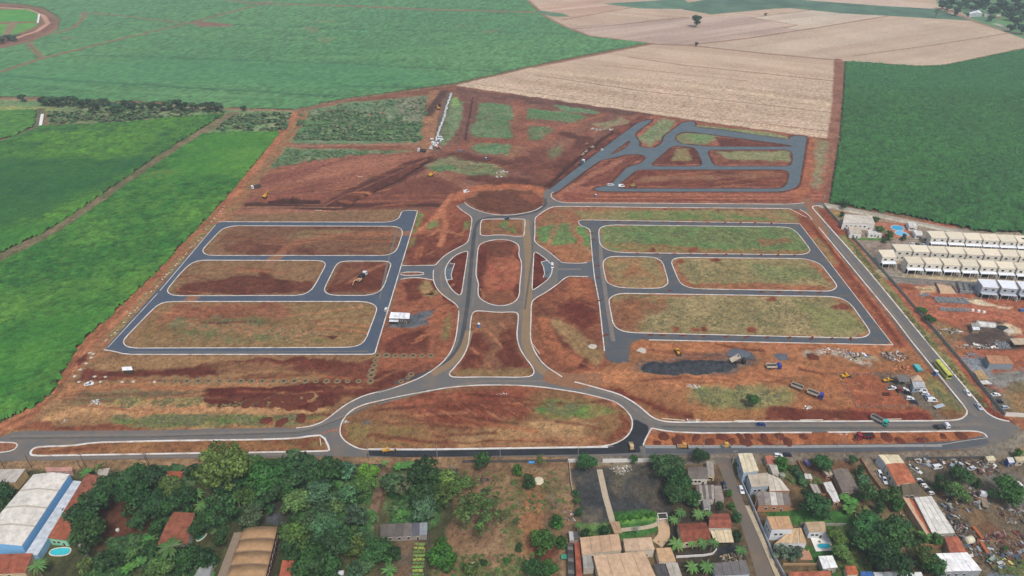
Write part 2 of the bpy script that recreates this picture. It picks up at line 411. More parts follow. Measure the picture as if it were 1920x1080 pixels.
for q in [[(1120,366),(1540,366)], [(1100,372),(1540,373)]]: A(q, '#a9694c', None, w=2.2, soft=1, warp=.6)
A([(1515,262),(1512,330),(1500,372)], '#a8653f', '#96573c', 9, w=12, soft=3, warp=2)
A([(1530,262),(1556,266),(1540,356),(1524,352),(1528,300)], '#928768', '#8a7a55', 8, soft=4, warp=4)
A([(1285,232),(1440,248),(1480,256),(1480,262),(1300,242)], '#8a8a60', '#7c8a55', 6, soft=2.5, warp=2)
# left blocks
bl = dict(soft=1.2, warp=1.5)
A([(190,668),(402,405),(790,390),(700,672)], '#8b694a', '#7d5a40', 22, soft=2, warp=2)
A([(380,480),(440,423),(730,424),(757,434),(745,478)], '#8c6747', '#7e573c', 16, an=(0, 4), **bl)
A([(420,462),(470,452),(560,462),(600,470),(740,472),(720,477),(430,476)], '#6b3b2a', '#7d4f38', 8, soft=4, warp=5)
A([(585,424),(700,424),(740,428),(700,432),(600,432)], '#6d4030', None, a=.7, soft=3, warp=3)
A([(535,445),(570,432),(660,432),(640,440),(560,447)], '#8b8258', None, a=.7, soft=4, warp=3)
A([(750,437),(640,440),(560,452),(518,480),(500,500),(455,515),(420,535)], '#a56c49', '#9a6341', 7, w=5.5, soft=3, warp=2.5, a=.75)
A([(500,498),(520,515),(560,535)], '#a56840', None, w=4, soft=3, warp=2, a=.6)
A([(315,552),(360,500),(400,488),(600,489),(610,498),(590,535),(565,552)], '#8d6a48', '#83603f', 16, an=(0, 4), **bl)
A([(330,550),(345,530),(420,522),(440,517),(480,520),(492,508),(510,520),(590,530),(580,548),(440,553)], '#64301f', '#74402c', 9, soft=2, warp=4)
A([(612,548),(640,494),(725,492),(733,500),(715,548)], '#6b3524', '#7e4a33', 9, **bl)
A([(640,498),(690,495),(660,520),(630,535)], '#8a5c3f', None, a=.6, soft=4, warp=4)
A([(735,490),(690,508),(655,530)], '#a86a48', None, w=2.5, soft=1.5, warp=1, a=.8)
A([(235,650),(300,575),(320,567),(690,567),(707,580),(690,640),(660,651)], '#8f7148', '#86673f', 20, an=(0, 4), **bl)
A([(330,570),(560,568),(545,592),(420,600),(300,605)], '#8d5136', '#9a6244', 10, a=.85, soft=4, warp=5)
A([(300,618),(330,594),(480,597),(500,605),(440,612),(320,616)], '#74764f', '#66704a', 6, a=.8, soft=3, warp=4, spk=(.45, 6))
A([(320,606),(560,612),(640,630),(500,634),(380,622)], '#a67a55', None, a=.7, soft=4, warp=4)
A([(300,615),(560,618),(620,640),(420,642)], '#6d7346', None, a=.75, soft=4, warp=3, spk=(.54, 4))
A([(608,630),(633,630),(625,638)], '#5c2c1d', None, soft=1, warp=1)
A([(545,568),(690,568),(700,580),(690,610),(560,610),(540,590)], '#93764e', None, a=.7, soft=4, warp=3)
# left margin strip with lime heaps and track
A([(560,215),(520,272),(430,385),(300,520),(205,620),(150,690),(120,740),(60,790)], '#8f7049', '#9a6a45', 8, w=18, soft=3, warp=2)
A([(-60,835),(20,795),(75,768),(110,735),(132,690),(160,645),(230,580),(300,512),(420,385),(475,318),(515,265),(551,212)], '#b0724a', '#9c6340', 8, w=8.5, soft=2, warp=1.2)
for o in (-3, 3): A([(-60+o,835),(20+o,795),(75+o,768),(110+o,735),(132+o,690),(160+o,645),(230+o,580),(300+o,512),(420+o,385)], '#8a5536', None, w=1.2, soft=.8, warp=.6, a=.8)
A([(215,655),(300,568),(412,418),(400,405),(290,530),(200,630)], '#8a7a4c', '#94683f', 6, a=.8, soft=2, warp=2)
# lower left
A([(60,790),(130,705),(190,668),(700,668),(815,665),(850,700),(700,755),(640,790),(580,805),(30,805)], '#96724a', '#8a6440', 18, soft=2, warp=3, an=(0, 4))
A([(143,712),(165,690),(190,692),(300,694),(400,682),(480,674),(560,672),(690,678),(690,690),(560,690),(430,700),(270,708)], '#672f1f', '#733a29', 9, soft=2, warp=3)
A([(143,678),(165,662),(165,675),(145,690)], '#6d3323', None, soft=1.5, warp=2)
A([(400,684),(480,680),(560,684),(540,700),(470,702),(410,700)], '#8f6844', None, a=.8, soft=3, warp=4)
A([(540,690),(700,676),(800,668),(850,680),(840,710),(700,750),(640,745),(560,730),(620,700)], '#6c3423', '#7e4630', 10, soft=3, warp=4)
A([(700,640),(760,610),(820,605),(850,640),(815,700),(720,700)], '#70361f', '#86503a', 9, soft=3, warp=4)
for q in [[(700,690),(760,670),(820,690)], [(690,720),(760,690)], [(720,735),(800,700)], [(660,735),(700,700)]]: A(q, '#96603f', None, w=1.8, soft=1.2, warp=1, a=.7)
A([(100,750),(130,718),(300,720),(700,725),(620,732),(400,730),(250,735),(140,738)], '#ab7549', None, a=.8, soft=2, warp=2)
A([(130,755),(150,735),(300,732),(390,738),(380,750),(200,752)], '#6f5d45', '#87744e', 7, soft=3, warp=3, a=.9)
A([(140,768),(250,745),(400,748),(560,758),(590,765),(400,768)], '#97884f', '#a5814f', 6, soft=3, warp=3, a=.85)
A([(90,785),(130,770),(400,766),(600,772)], '#b18558', None, w=6, soft=3, warp=1.5)
A([(200,790),(280,776),(480,778),(600,780),(560,797),(250,800)], '#8d8048', '#7c7448', 6, soft=2, warp=2)
A([(210,782),(580,782),(560,796),(220,798)], '#5e7a38', None, a=.7, soft=2, warp=2, spk=(.5, 4))
A([(28,803),(60,790),(95,788),(100,798),(200,797),(270,800),(270,806),(30,806)], '#733c27', '#8a5234', 8, soft=1.5, warp=2)
A([(380,750),(390,730),(440,728),(560,720),(620,725),(640,735),(625,760),(560,772),(520,762),(460,764),(400,762)], '#5f2519', '#6c3022', 7, soft=1.2, warp=3)
for q in [[(510,738),(530,735),(528,742)], [(545,750),(570,744),(560,754)], [(580,735),(595,742),(585,756),(572,750)], [(500,754),(540,752),(520,758)]]: A(q, '#9a8050', None, soft=1.5, warp=2)
A([(482,788),(512,784),(514,795),(486,798)], '#6a2c1d', None, soft=1, warp=2)
A([(518,786),(540,784),(538,798),(520,799)], '#6a2c1d', None, soft=1, warp=2)
A([(550,780),(600,775),(610,765),(600,790),(545,800)], '#857143', '#74733f', 5, soft=2, warp=2)
# west of the avenue
A([(770,395),(790,400),(870,365),(885,410),(880,450),(830,485),(760,500)], '#89482f', '#96573a', 12, soft=2, warp=3)
A([(762,470),(785,440),(880,430),(870,460),(820,492),(765,498)], '#6f3725', '#80452f', 8, soft=4, warp=5)
for q, cc, wd in [([(845,365),(828,390),(835,420),(825,460)], '#b27049', 4), ([(752,440),(775,436),(800,425),(830,395)], '#b27049', 5), ([(775,436),(830,432)], '#a9673f', 3), ([(785,465),(780,482)], '#a8653d', 1.6), ([(792,462),(789,480)], '#a8653d', 1.6), ([(870,440),(820,430)], '#b27049', 2.5)]:
    A(q, cc, None, w=wd, soft=1.5, warp=1.5, a=.85)
for q in [[(782,398),(797,402),(780,435),(774,436)], [(800,420),(818,413),(820,425),(803,432)], [(772,446),(780,445),(774,460),(766,462)], [(870,415),(882,412),(880,428),(870,430)]]: A(q, '#66803f', '#77804a', 4, soft=2, warp=2, a=.9)
A([(745,530),(770,523),(800,520),(825,545),(860,575),(855,640),(835,680),(700,700),(715,640)], '#8e5236', '#9c5e3e', 12, soft=2, warp=3)
A([(755,530),(795,522),(790,560),(762,562)], '#6c3322', '#7b402b', 7, soft=2, warp=3)
A([(790,525),(815,530),(822,548),(805,558),(788,552)], '#94794c', None, soft=2, warp=3)
A([(798,547),(812,546),(812,551),(800,552)], '#2c2320', None, soft=.8, warp=.8)
A([(735,600),(830,575),(845,590),(830,600),(760,612)], '#a5623c', None, a=.8, soft=3, warp=3)
A([(760,590),(795,584),(815,582),(800,596),(802,608),(780,614),(725,612)], '#6a6b70', '#5c6068', 6, soft=2, warp=2.5)
A([(712,650),(740,630),(800,618),(812,650),(800,660),(720,664)], '#6a3120', '#79402c', 8, soft=3, warp=4)
A([(835,590),(845,585),(842,640),(832,635)], '#7e7a49', None, soft=2, warp=3, a=.8)
A([(705,610),(722,575)], '#6f8040', None, w=3, soft=1.5, warp=1)
# avenue islands
A([(895,390),(872,374),(900,360),(950,356),(1000,359),(1020,374),(1005,396),(950,403)], '#6a3a26', '#744630', 10, soft=2, warp=3)
A([(970,362),(1010,365),(1018,378),(1000,385)], '#97573c', None, a=.7, soft=4, warp=4)
A([(858,372),(872,362),(890,354),(940,349),(1000,352),(1022,362)], '#b0693f', '#a5623c', 8, w=9, soft=3, warp=2)
A([(902,415),(980,412),(982,440),(902,440)], '#86583a', '#92683f', 8, soft=1.5, warp=2)
A([(935,424),(950,414),(955,432),(965,424),(968,438),(940,428)], '#5f7f3c', None, soft=2, warp=2.5)
A([(900,455),(970,452),(978,520),(975,570),(895,565)], '#85492f', '#95573a', 10, soft=1.5, warp=2)
A([(905,455),(965,455),(968,480),(925,482),(905,490)], '#6b3a28', None, a=.85, soft=3, warp=4)
A([(915,495),(970,482),(975,540),(912,545)], '#9c5238', '#a2603f', 8, soft=3, warp=3)
A([(895,548),(975,545),(970,572),(900,572)], '#7d5034', None, a=.6, soft=4, warp=4)
A([(844,528),(878,470),(866,552)], '#64291c', '#743825', 6, soft=1, warp=1, w=22)
A([(1000,478),(1035,510),(1000,545)], '#64291c', '#743825', 6, soft=1, warp=1, w=22)
A([(885,587),(970,587),(975,650),(1000,700),(850,705),(880,640)], '#80553a', '#8c6040', 12, soft=1.5, warp=2)
A([(885,630),(905,620),(915,650),(905,695),(860,695)], '#6a3222', '#7a412c', 6, soft=3, warp=4)
A([(940,620),(968,610),(972,650),(995,690),(950,695),(935,660)], '#6a3222', '#7a412c', 6, soft=3, warp=4)
A([(850,695),(1000,690),(1000,706),(850,706)], '#8d7046', None, a=.9, soft=2, warp=2)
# big southern oval
A([(640,800),(690,755),(800,731),(950,722),(1090,737),(1175,770),(1186,800),(1140,836),(690,842)], '#93603c', '#8a6640', 16, soft=1.5, warp=2, an=(0, 3))
A([(700,760),(800,735),(950,726),(1010,732),(990,770),(930,792),(850,800),(790,795),(770,775)], '#84432a', '#97573a', 10, soft=5, warp=6)
A([(815,760),(900,752),(1000,765),(990,785),(880,790),(800,800),(790,785)], '#77391f', '#8a4a30', 5, soft=4, warp=6, an=(1.1, 3), a=.85)
A([(1005,770),(1040,745),(1100,748),(1150,770),(1100,785),(1030,785)], '#8b7c46', '#74803f', 6, soft=3, warp=4)
A([(1010,765),(1030,752),(1045,765),(1025,775)], '#5f8a3c', None, soft=2, warp=3)
A([(1045,770),(1085,758),(1095,772),(1060,782)], '#6a8642', None, soft=2, warp=3, a=.8)
A([(840,810),(950,795),(1080,790),(1120,800),(1080,830),(860,835)], '#b08a5d', '#a27a4f', 10, soft=5, warp=5)
A([(640,800),(680,790),(800,808),(820,832),(700,840),(650,822)], '#8f6a42', '#86703f', 8, soft=4, warp=4)
A([(1160,770),(1186,795),(1170,822),(1130,832),(1165,800)], '#80482c', None, soft=2, warp=3)
A([(680,788),(694,786),(692,796),(676,796)], '#6d645c', None, soft=1, warp=1)
# east of the avenue
A([(1000,415),(1020,395),(1090,390),(1110,425),(1115,490),(1060,495),(1010,458)], '#8f6a46', '#98603f', 8, soft=2, warp=3)
A([(1010,425),(1035,418),(1070,420),(1080,455),(1045,462),(1010,450)], '#5e8548', '#6f8a4c', 7, soft=3, warp=4)
A([(1075,425),(1098,424),(1108,450),(1108,470),(1085,440)], '#64854a', None, soft=3, warp=3)
A([(1010,460),(1060,462),(1110,480),(1105,492),(1055,490)], '#a06840', None, soft=3, warp=3, a=.8)
A([(1045,420),(1030,460)], '#a1704a', None, w=3, soft=2, warp=2); A([(1070,420),(1105,475)], '#a1704a', None, w=3, soft=2, warp=2)
A([(1000,575),(1020,550),(1060,525),(1105,520),(1122,560),(1132,680),(1180,700),(1200,690),(1210,710),(1120,712),(1060,700),(1005,670)], '#925738', '#7f4a30', 12, soft=2, warp=3)
A([(1040,575),(1070,560),(1115,570),(1120,600),(1090,625),(1060,600)], '#6f3020', '#7d402a', 6, soft=3, warp=4)
A([(1035,610),(1060,620),(1075,650),(1060,650)], '#652b1c', None, soft=2, warp=3)
A([(1020,590),(1050,600),(1100,630),(1135,660),(1120,690),(1080,660),(1045,620)], '#92744a', '#a07d55', 6, soft=3, warp=3)
A([(1000,600),(1025,620),(1035,655),(1010,655)], '#7f4a2f', '#965f3c', 6, soft=3, warp=3)
A([(1022,600),(1030,635),(1060,670),(1110,695)], '#a2623c', None, w=6, soft=2, warp=2)
A([(1070,522),(1110,520),(1118,560),(1060,560)], '#9a5a38', '#a6683f', 5, soft=3, warp=3)
A([(1095,670),(1112,695),(1080,690)], '#6a2f1f', None, soft=2, warp=3)
# right blocks
A([(1040,388),(1500,394),(1540,440),(1680,650),(1180,655),(1100,410)], '#8f6f48', '#9a6545', 14, soft=2, warp=2)
A([(1075,395),(1480,393),(1490,415),(1090,412)], '#92744c', '#82804e', 8, soft=2, warp=2, an=(0, 4))
A([(1180,398),(1350,400),(1480,415),(1360,414),(1180,408)], '#6f8046', None, soft=2, warp=3, spk=(.48, 7))
A([(1128,424),(1490,424),(1515,470),(1490,476),(1150,470),(1126,455)], '#66804a', '#7a8650', 10, soft=1.5, warp=2)
A([(1128,455),(1200,455),(1300,464),(1420,468),(1505,470),(1500,476),(1180,474)], '#97683f', '#8a7446', 7, soft=3, warp=4, a=.85)
A([(1420,450),(1470,445),(1490,455),(1430,462)], '#9a5f3c', None, soft=3, warp=4, a=.8)
A([(1136,485),(1230,482),(1250,530),(1230,540),(1150,536)], '#8d7a50', '#98754c', 8, soft=1.5, warp=2)
A([(1175,500),(1190,495),(1230,522),(1195,510),(1160,530)], '#9c6a40', None, soft=3, warp=3, a=.8)
A([(1262,485),(1510,486),(1565,540),(1300,540)], '#897a50', '#968358', 10, soft=1.5, warp=2)
A([(1400,495),(1530,505),(1550,525),(1420,520)], '#70804a', None, soft=5, warp=5, a=.6)
A([(1270,530),(1420,532),(1560,538),(1540,545),(1300,541)], '#a0643f', '#8e5234', 6, soft=2, warp=4, a=.8)
A([(1145,555),(1560,556),(1625,620),(1600,632),(1180,622)], '#8b7b52', '#99865c', 12, soft=1.5, warp=2)
A([(1150,560),(1250,558),(1255,580),(1205,590),(1200,620),(1165,618)], '#9c6a43', '#8c5c3c', 8, soft=4, warp=4)
A([(1480,560),(1600,590),(1620,620),(1540,625),(1520,590)], '#7a8048', None, soft=5, warp=5, a=.6)
for (x, y, rx, ry) in [(1268,617,9,5),(1305,618,10,4),(1321,617,7,5),(1410,617,12,6),(1445,560,12,5),(1578,575,18,6),(1300,468,10,4),(1223,467,6,4),(1275,490,10,4),(1340,488,12,4)]:
    A([(x-rx, y), (x, y-ry), (x+rx, y), (x+rx*.6, y+ry), (x-rx*.5, y+ry)], '#763620', '#8a4a2f', 5, soft=1.5, warp=2)
# strip between right blocks and the east road
A([(1495,388),(1520,400),(1545,440),(1700,640),(1712,660),(1650,652),(1560,520),(1500,425)], '#a05c38', '#8d4d30', 9, soft=2, warp=2)
A([(1510,410),(1560,470),(1640,580),(1690,650)], '#75381f', '#8a4a2e', 6, w=3, soft=1.5, warp=1.5)
A([(1530,420),(1585,490),(1665,590)], '#b0693c', None, w=3, soft=2, warp=1)
A([(1530,450),(1550,470),(1560,490)], '#8a7a4a', None, w=5, soft=2, warp=2, a=.7)
A([(1545,395),(1580,440),(1640,520),(1740,650),(1850,770),(1880,785)], '#7f7a49', '#948050', 8, w=12, soft=2, warp=2)
A([(1545,395),(1575,435)], '#8f4c34', None, w=9, soft=3, warp=2); A([(1845,755),(1875,783)], '#7a3e2a', None, w=10, soft=3, warp=3)
# works yard
A([(1100,720),(1190,650),(1670,650),(1720,660),(1800,770),(1780,788),(1270,788),(1230,780)], '#a46c41', '#96653e', 16, soft=2, warp=3)
A([(1100,722),(1180,735),(1270,765),(1300,770),(1295,780),(1260,775),(1200,755),(1130,740)], '#72331f', '#80452d', 8, soft=3, warp=4)
A([(1140,735),(1220,775),(1290,785),(1230,788),(1150,755)], '#936840', None, soft=3, warp=3, a=.8)
A([(1290,730),(1340,718),(1400,718),(1470,725),(1500,745),(1470,770),(1400,775),(1330,770),(1300,755)], '#857c4c', '#928457', 8, soft=5, warp=6)
A([(1305,735),(1390,725),(1380,755),(1315,748)], '#75844a', '#8a8452', 6, soft=4, warp=5, a=.8)
A([(1430,765),(1470,762),(1560,770),(1720,768),(1735,785),(1560,788),(1435,788)], '#6c301e', '#7b3f29', 8, soft=2, warp=3)
A([(1300,770),(1440,768),(1430,785),(1300,785)], '#a0713f', None, soft=3, warp=3, a=.8)
A([(1190,700),(1205,680),(1260,672),(1330,668),(1410,665),(1420,685),(1380,700),(1300,708),(1220,708)], '#5d5d5f', '#77695d', 8, soft=5, warp=5, a=.85)
A([(1357,655),(1400,653),(1412,662),(1412,674),(1370,672)], '#575c63', '#4d525a', 5, soft=2, warp=2)
A([(1450,663),(1475,662),(1478,672),(1458,675)], '#59606a', None, soft=1.5, warp=1.5)
A([(1135,660),(1176,655),(1183,645),(1178,678),(1150,680)], '#676e76', '#5d656e', 6, soft=1.5, warp=1.5)
A([(1180,645),(1240,655),(1400,648),(1660,652)], '#b07245', '#a0653c', 9, w=9, soft=3, warp=2)
A([(1080,712),(1180,705),(1260,716),(1400,712),(1500,690)], '#b2764a', '#a0683f', 9, w=9, soft=3, warp=2.5)
for o in (0, 4): A([(1430,700+o),(1470,715+o),(1540,750+o),(1640,785+o)], '#8d5533', None, w=1.4, soft=1, warp=1, a=.8)
A([(1500,690),(1580,700),(1660,690),(1640,735),(1560,730)], '#a9683b', None, soft=6, warp=6, a=.7)
A([(1585,705),(1690,702),(1735,760),(1612,765),(1590,730)], '#9c5a38', '#8a4e32', 9, soft=3, warp=3)
A([(1510,662),(1560,652),(1580,660),(1610,668),(1630,678),(1640,692),(1620,690),(1590,672),(1550,665),(1520,670)], '#bdb4a8', '#94806c', 5, soft=2, warp=4, a=.8, spk=(.42, 5))
A([(1515,665),(1530,660),(1532,672),(1518,674)], '#5f3326', None, soft=2, warp=2)
A([(1572,672),(1640,665),(1648,676),(1600,680)], '#a79676', None, soft=2, warp=3, a=.7)
A([(1640,700),(1700,705),(1760,765),(1790,785),(1755,790),(1700,745)], '#6a5e52', '#77695a', 7, soft=3, warp=3)
A([(1740,700),(1790,740),(1812,775),(1790,786),(1755,760),(1735,720)], '#857a48', '#967044', 7, soft=3, warp=3)
A([(1745,765),(1800,770),(1800,785),(1760,784)], '#82603a', '#6e3c28', 5, soft=2, warp=3, a=.8)
A([(1590,765),(1680,768),(1740,775),(1745,788),(1600,788)], '#7d3622', '#6a2c1c', 6, soft=2, warp=2)
A([(1600,768),(1735,772)], '#9a5234', None, w=2, soft=1, warp=1)
# medians
A([(56,845),(140,834),(300,827),(600,817),(615,845),(60,853)], '#9a6d40', '#8a5c38', 9, soft=1.5, warp=1.5)
A([(60,848),(160,836),(200,840),(90,852)], '#7c472c', None, soft=2, warp=2)
A([(450,820),(600,818),(610,838),(520,836)], '#8a7444', '#7c3f28', 5, soft=2, warp=2, a=.8)
A([(1210,815),(1260,810),(1530,810),(1850,809),(1850,822),(1690,834),(1206,836)], '#a8683a', '#96582f', 8, soft=1.5, warp=1.5)
# southern verge, lots and gardens
A([(-60,860),(612,853),(700,856),(1150,857),(1480,850),(1690,846),(1840,842),(1960,790),(1960,1140),(-60,1140)], '#6e5a42', '#7b6a4c', 16, soft=1, warp=1)
A([(-60,868),(300,867),(620,860),(900,863),(1080,862)], '#9a7a58', '#86694b', 9, w=8.5, soft=1.5, warp=.8)
A([(1080,860),(1300,862),(1500,858),(1700,855),(1850,852),(1960,840)], '#85776a', '#7a6c5c', 9, w=5.5, soft=1.5, warp=.8)
A([(1700,855),(1800,852),(1870,840),(1960,790),(1960,860),(1800,862)], '#8c7a66', '#7d7468', 9, soft=3, warp=2)
A([(1880,845),(1915,800),(1960,780),(1960,850)], '#95714c', None, soft=3, warp=3)
A([(1860,820),(1880,805),(1908,815),(1900,828),(1875,832)], '#7a7a3f', '#8a7446', 4, soft=2, warp=3)
A([(1860,800),(1905,795),(1935,808),(1915,840),(1860,852),(1830,846)], '#78726b', '#857a6c', 7, soft=3, warp=4)
# woods floor
A([(-40,885),(860,880),(880,960),(810,1090),(-40,1090)], '#4a4a32', '#5a5a38', 12, soft=3, warp=3)
A([(620,885),(860,890),(810,960),(600,970)], '#4f6a38', '#5d6a42', 8, soft=4, warp=5)
A([(615,930),(680,940),(665,960),(610,965)], '#3f7a34', None, soft=4, warp=4)
A([(540,880),(640,900),(640,1080),(530,1080)], '#47562f', '#3f5a34', 8, soft=4, warp=4, a=.8)
A([(170,925),(240,930),(300,975),(280,1005),(240,1010),(200,1045),(170,1010)], '#754735', '#67402f', 8, soft=4, warp=4)
A([(200,1015),(270,1000),(290,1025),(240,1050),(205,1040)], '#5e6b42', '#4c6038', 5, soft=4, warp=4)
A([(505,935),(540,945),(535,990),(500,985)], '#4a463c', '#5c6068', 5, soft=3, warp=3)
A([(700,905),(722,885),(712,935),(690,1000)], '#6d5440', None, w=4.2, soft=1.2, warp=.8)
A([(740,1000),(800,1012),(792,1090),(700,1090),(745,1040)], '#6b5c4c', '#7a6048', 6, soft=3, warp=2)
# brown paddock
A([(868,868),(1080,866),(1075,1000),(1062,1090),(805,1090),(850,960)], '#806249', '#8e7253', 12, soft=2, warp=2)
A([(900,880),(1000,880),(970,960),(900,930)], '#9a7c58', '#8a6a4a', 8, soft=6, warp=6, a=.8)
A([(1000,905),(1050,900),(1040,960),(1020,950)], '#6f6a42', None, soft=5, warp=5, a=.7)
A([(985,905),(998,930),(1000,985),(995,1020)], '#9a6a42', None, w=9, soft=4, warp=3, a=.8)
A([(860,1050),(960,1060),(1000,1090),(850,1090)], '#77704a', '#6a6a40', 6, soft=4, warp=5, a=.8)
A([(965,905),(975,920),(962,960),(968,1020)], '#6c6a42', None, w=5, soft=3, warp=3, a=.7)
A([(995,1030),(1030,1020),(1060,1035),(1040,1050),(1000,1060)], '#6e4030', None, soft=3, warp=3)
A([(1050,1030),(1075,1030),(1070,1090),(1050,1090)], '#93785a', None, soft=1, warp=.6)
# gravel lot
A([(1072,880),(1225,868),(1268,955),(1240,985),(1200,975),(1095,985),(1085,930)], '#44454a', '#4d4c4c', 9, soft=1.5, warp=2)
A([(1130,885),(1215,872),(1215,890),(1170,905),(1180,935),(1150,930)], '#6d6250', '#5c564c', 8, soft=5, warp=6, a=.9)
A([(1190,915),(1225,905),(1245,950),(1210,960)], '#665848', None, soft=6, warp=6, a=.7)
A([(1155,875),(1178,873),(1178,888),(1155,886)], '#9a8c72', None, soft=3, warp=3, spk=(.4, 3))
A([(1240,880),(1262,905),(1268,955),(1250,950)], '#3c3a38', None, soft=3, warp=3, a=.8)
for q in [(1100,900),(1110,935),(1150,925),(1180,950),(1210,935),(1225,900),(1195,885),(1120,960),(1165,905),(1235,930)]: A([(q[0]-9,q[1]),(q[0],q[1]-7),(q[0]+10,q[1]+2),(q[0]+1,q[1]+7)], rs0.choice(('#6d6250','#5a564f','#34353a','#7d705c')), None, a=.6, soft=2.5, warp=6)
A([(1095,965),(1130,965),(1125,982),(1098,985)], '#74685a', None, soft=3, warp=3, a=.8)
A([(1145,960),(1215,955),(1235,965),(1235,998),(1170,1015),(1145,990)], '#3f6a30', '#4a7a38', 5, soft=1, warp=1)
A([(1155,975),(1195,965),(1230,962),(1232,972),(1170,982)], '#74a04a', None, soft=1.5, warp=2)
A([(1095,985),(1140,980),(1145,1005),(1090,1005)], '#6d9048', '#5d8040', 5, soft=2, warp=2)
# town lots right
A([(1255,930),(1345,900),(1400,1090),(1240,1090)], '#57493c', '#4c443a', 7, soft=2, warp=2)
A([(1340,1025),(1390,1020),(1400,1050),(1345,1050)], '#3f4046', None, soft=1, warp=1)
A([(1430,955),(1600,955),(1620,990),(1500,985),(1440,970)], '#3f6a30', '#4a7434', 6, soft=1.5, warp=1.5)
A([(1575,955),(1590,985),(1560,985)], '#3f6c30', None, soft=1, warp=1)
A([(1500,1020),(1560,1030),(1560,1060),(1520,1056)], '#3f6a30', None, soft=1.5, warp=1)
A([(1560,1000),(1590,1060),(1560,1075)], '#4a6a34', None, w=10, soft=2, warp=2)
A([(1440,862),(1500,880),(1540,920),(1500,930),(1450,880)], '#7a6044', '#6a5a3c', 5, soft=2, warp=2)
A([(1500,865),(1600,865),(1620,950),(1560,930)], '#6d4c38', '#7a583f', 5, soft=2, warp=2)
A([(1585,880),(1640,960),(1700,1080),(1620,1080),(1600,1000)], '#5f5238', '#6d4a38', 6, soft=3, warp=3)
A([(1615,865),(1650,862),(1680,900),(1650,912)], '#8d7a66', None, soft=1.5, warp=1)
# scrapyard
A([(1690,860),(1960,858),(1960,1140),(1850,1090),(1760,960),(1710,890)], '#77644e', '#6c6152', 9, soft=2, warp=2)
A([(1830,870),(1920,880),(1960,900),(1960,960),(1880,950),(1860,910)], '#6a6660', '#78695a', 8, soft=5, warp=5)
A([(1780,940),(1840,960),(1860,1000),(1920,1010),(1960,1040),(1900,1040),(1830,1000)], '#85694a', '#78624c', 7, soft=5, warp=5)
A([(1850,985),(1880,1000),(1870,1020),(1845,1005)], '#7f4f38', None, soft=4, warp=4, a=.8)
A([(1850,1050),(1960,1040),(1960,1075),(1880,1075)], '#6f7048', None, soft=4, warp=5, a=.7)
A([(1850,1076),(1960,1072),(1960,1140),(1860,1140)], '#77808a', '#6a7078', 8, soft=1, warp=1)
# ---- condominium and building plots at right
A([(1545,384),(1700,410),(1960,440),(1960,860),(1905,790),(1860,765),(1700,575),(1600,455)], '#a86446', '#9c5a3c', 12, soft=1, warp=1)
A([(1560,395),(1600,400),(1700,420),(1960,440),(1960,540),(1660,525),(1605,455)], '#9a8a7a', '#8d7c6c', 9, soft=1, warp=1)
A([(1542,386),(1610,398),(1680,412),(1780,432),(1800,440)], '#b9b2a4', '#a8a090', 7, w=5, soft=1.5, warp=.6)
A([(1550,392),(1580,398),(1580,412),(1560,405)], '#a3814c', '#7c8045', 4, soft=2, warp=1)
A([(1605,452),(1700,450),(1715,470),(1640,480)], '#8d7a6e', '#948276', 7, soft=1, warp=1)
A([(1640,415),(1710,420),(1705,445),(1655,448)], '#a86a50', '#b0745a', 4, soft=1, warp=1)
A([(1605,448),(1665,449)], '#557a3c', None, w=3, soft=1, warp=1)
A([(1650,510),(1690,518),(1960,535)], '#b9a584', '#a6967c', 6, w=5, soft=1, warp=.5)
A([(1655,508),(1690,510),(1695,518),(1665,522)], '#94887c', None, soft=1, warp=1)
A([(1665,522),(1740,526),(1960,540),(1960,548),(1680,532)], '#7a7672', '#8a8078', 5, soft=1, warp=1)
A([(1720,540),(1750,535),(1756,548),(1730,552)], '#c9ad85', None, soft=2, warp=3)
A([(1800,560),(1835,556),(1845,565),(1870,575),(1900,574),(1880,580),(1840,572)], '#cbb79b', None, soft=2, warp=2)
A([(1760,575),(1960,588)], '#b06f50', None, w=3, soft=2, warp=1)
A([(1690,590),(1800,590),(1960,600),(1960,608),(1800,600)], '#ab6646', None, soft=3, warp=2)
A([(1800,606),(1830,600),(1880,602),(1900,630),(1920,655),(1830,655),(1790,640),(1805,620)], '#6a564a', '#5a4c46', 6, soft=3, warp=3)
A([(1885,605),(1910,615),(1912,625),(1890,628),(1870,608)], '#c2a88a', None, soft=2, warp=2)
A([(1830,600),(1865,605),(1868,614),(1835,612)], '#c4c0bd', None, soft=1, warp=1)
A([(1750,600),(1800,615),(1790,645),(1745,630)], '#8c6a48', '#7d7448', 6, soft=3, warp=3)
A([(1755,640),(1800,640),(1830,650),(1800,672),(1770,665)], '#a8683f', '#8d6a4a', 6, soft=3, warp=2)
A([(1800,670),(1840,668),(1860,700),(1860,720),(1835,715)], '#868b92', '#7a7f86', 6, soft=2, warp=2)
A([(1840,700),(1960,690),(1960,720),(1870,725)], '#7a7670', '#8a8480', 6, soft=3, warp=3)
A([(1880,725),(1960,710),(1960,790),(1905,785),(1870,750)], '#8a7456', '#776a4c', 6, soft=3, warp=3)
A([(1895,740),(1960,735),(1960,775),(1905,775)], '#9a7448', None, soft=4, warp=3, a=.8)
A([(1830,720),(1870,730),(1895,775),(1870,770)], '#706a60', '#645c54', 5, soft=3, warp=2)

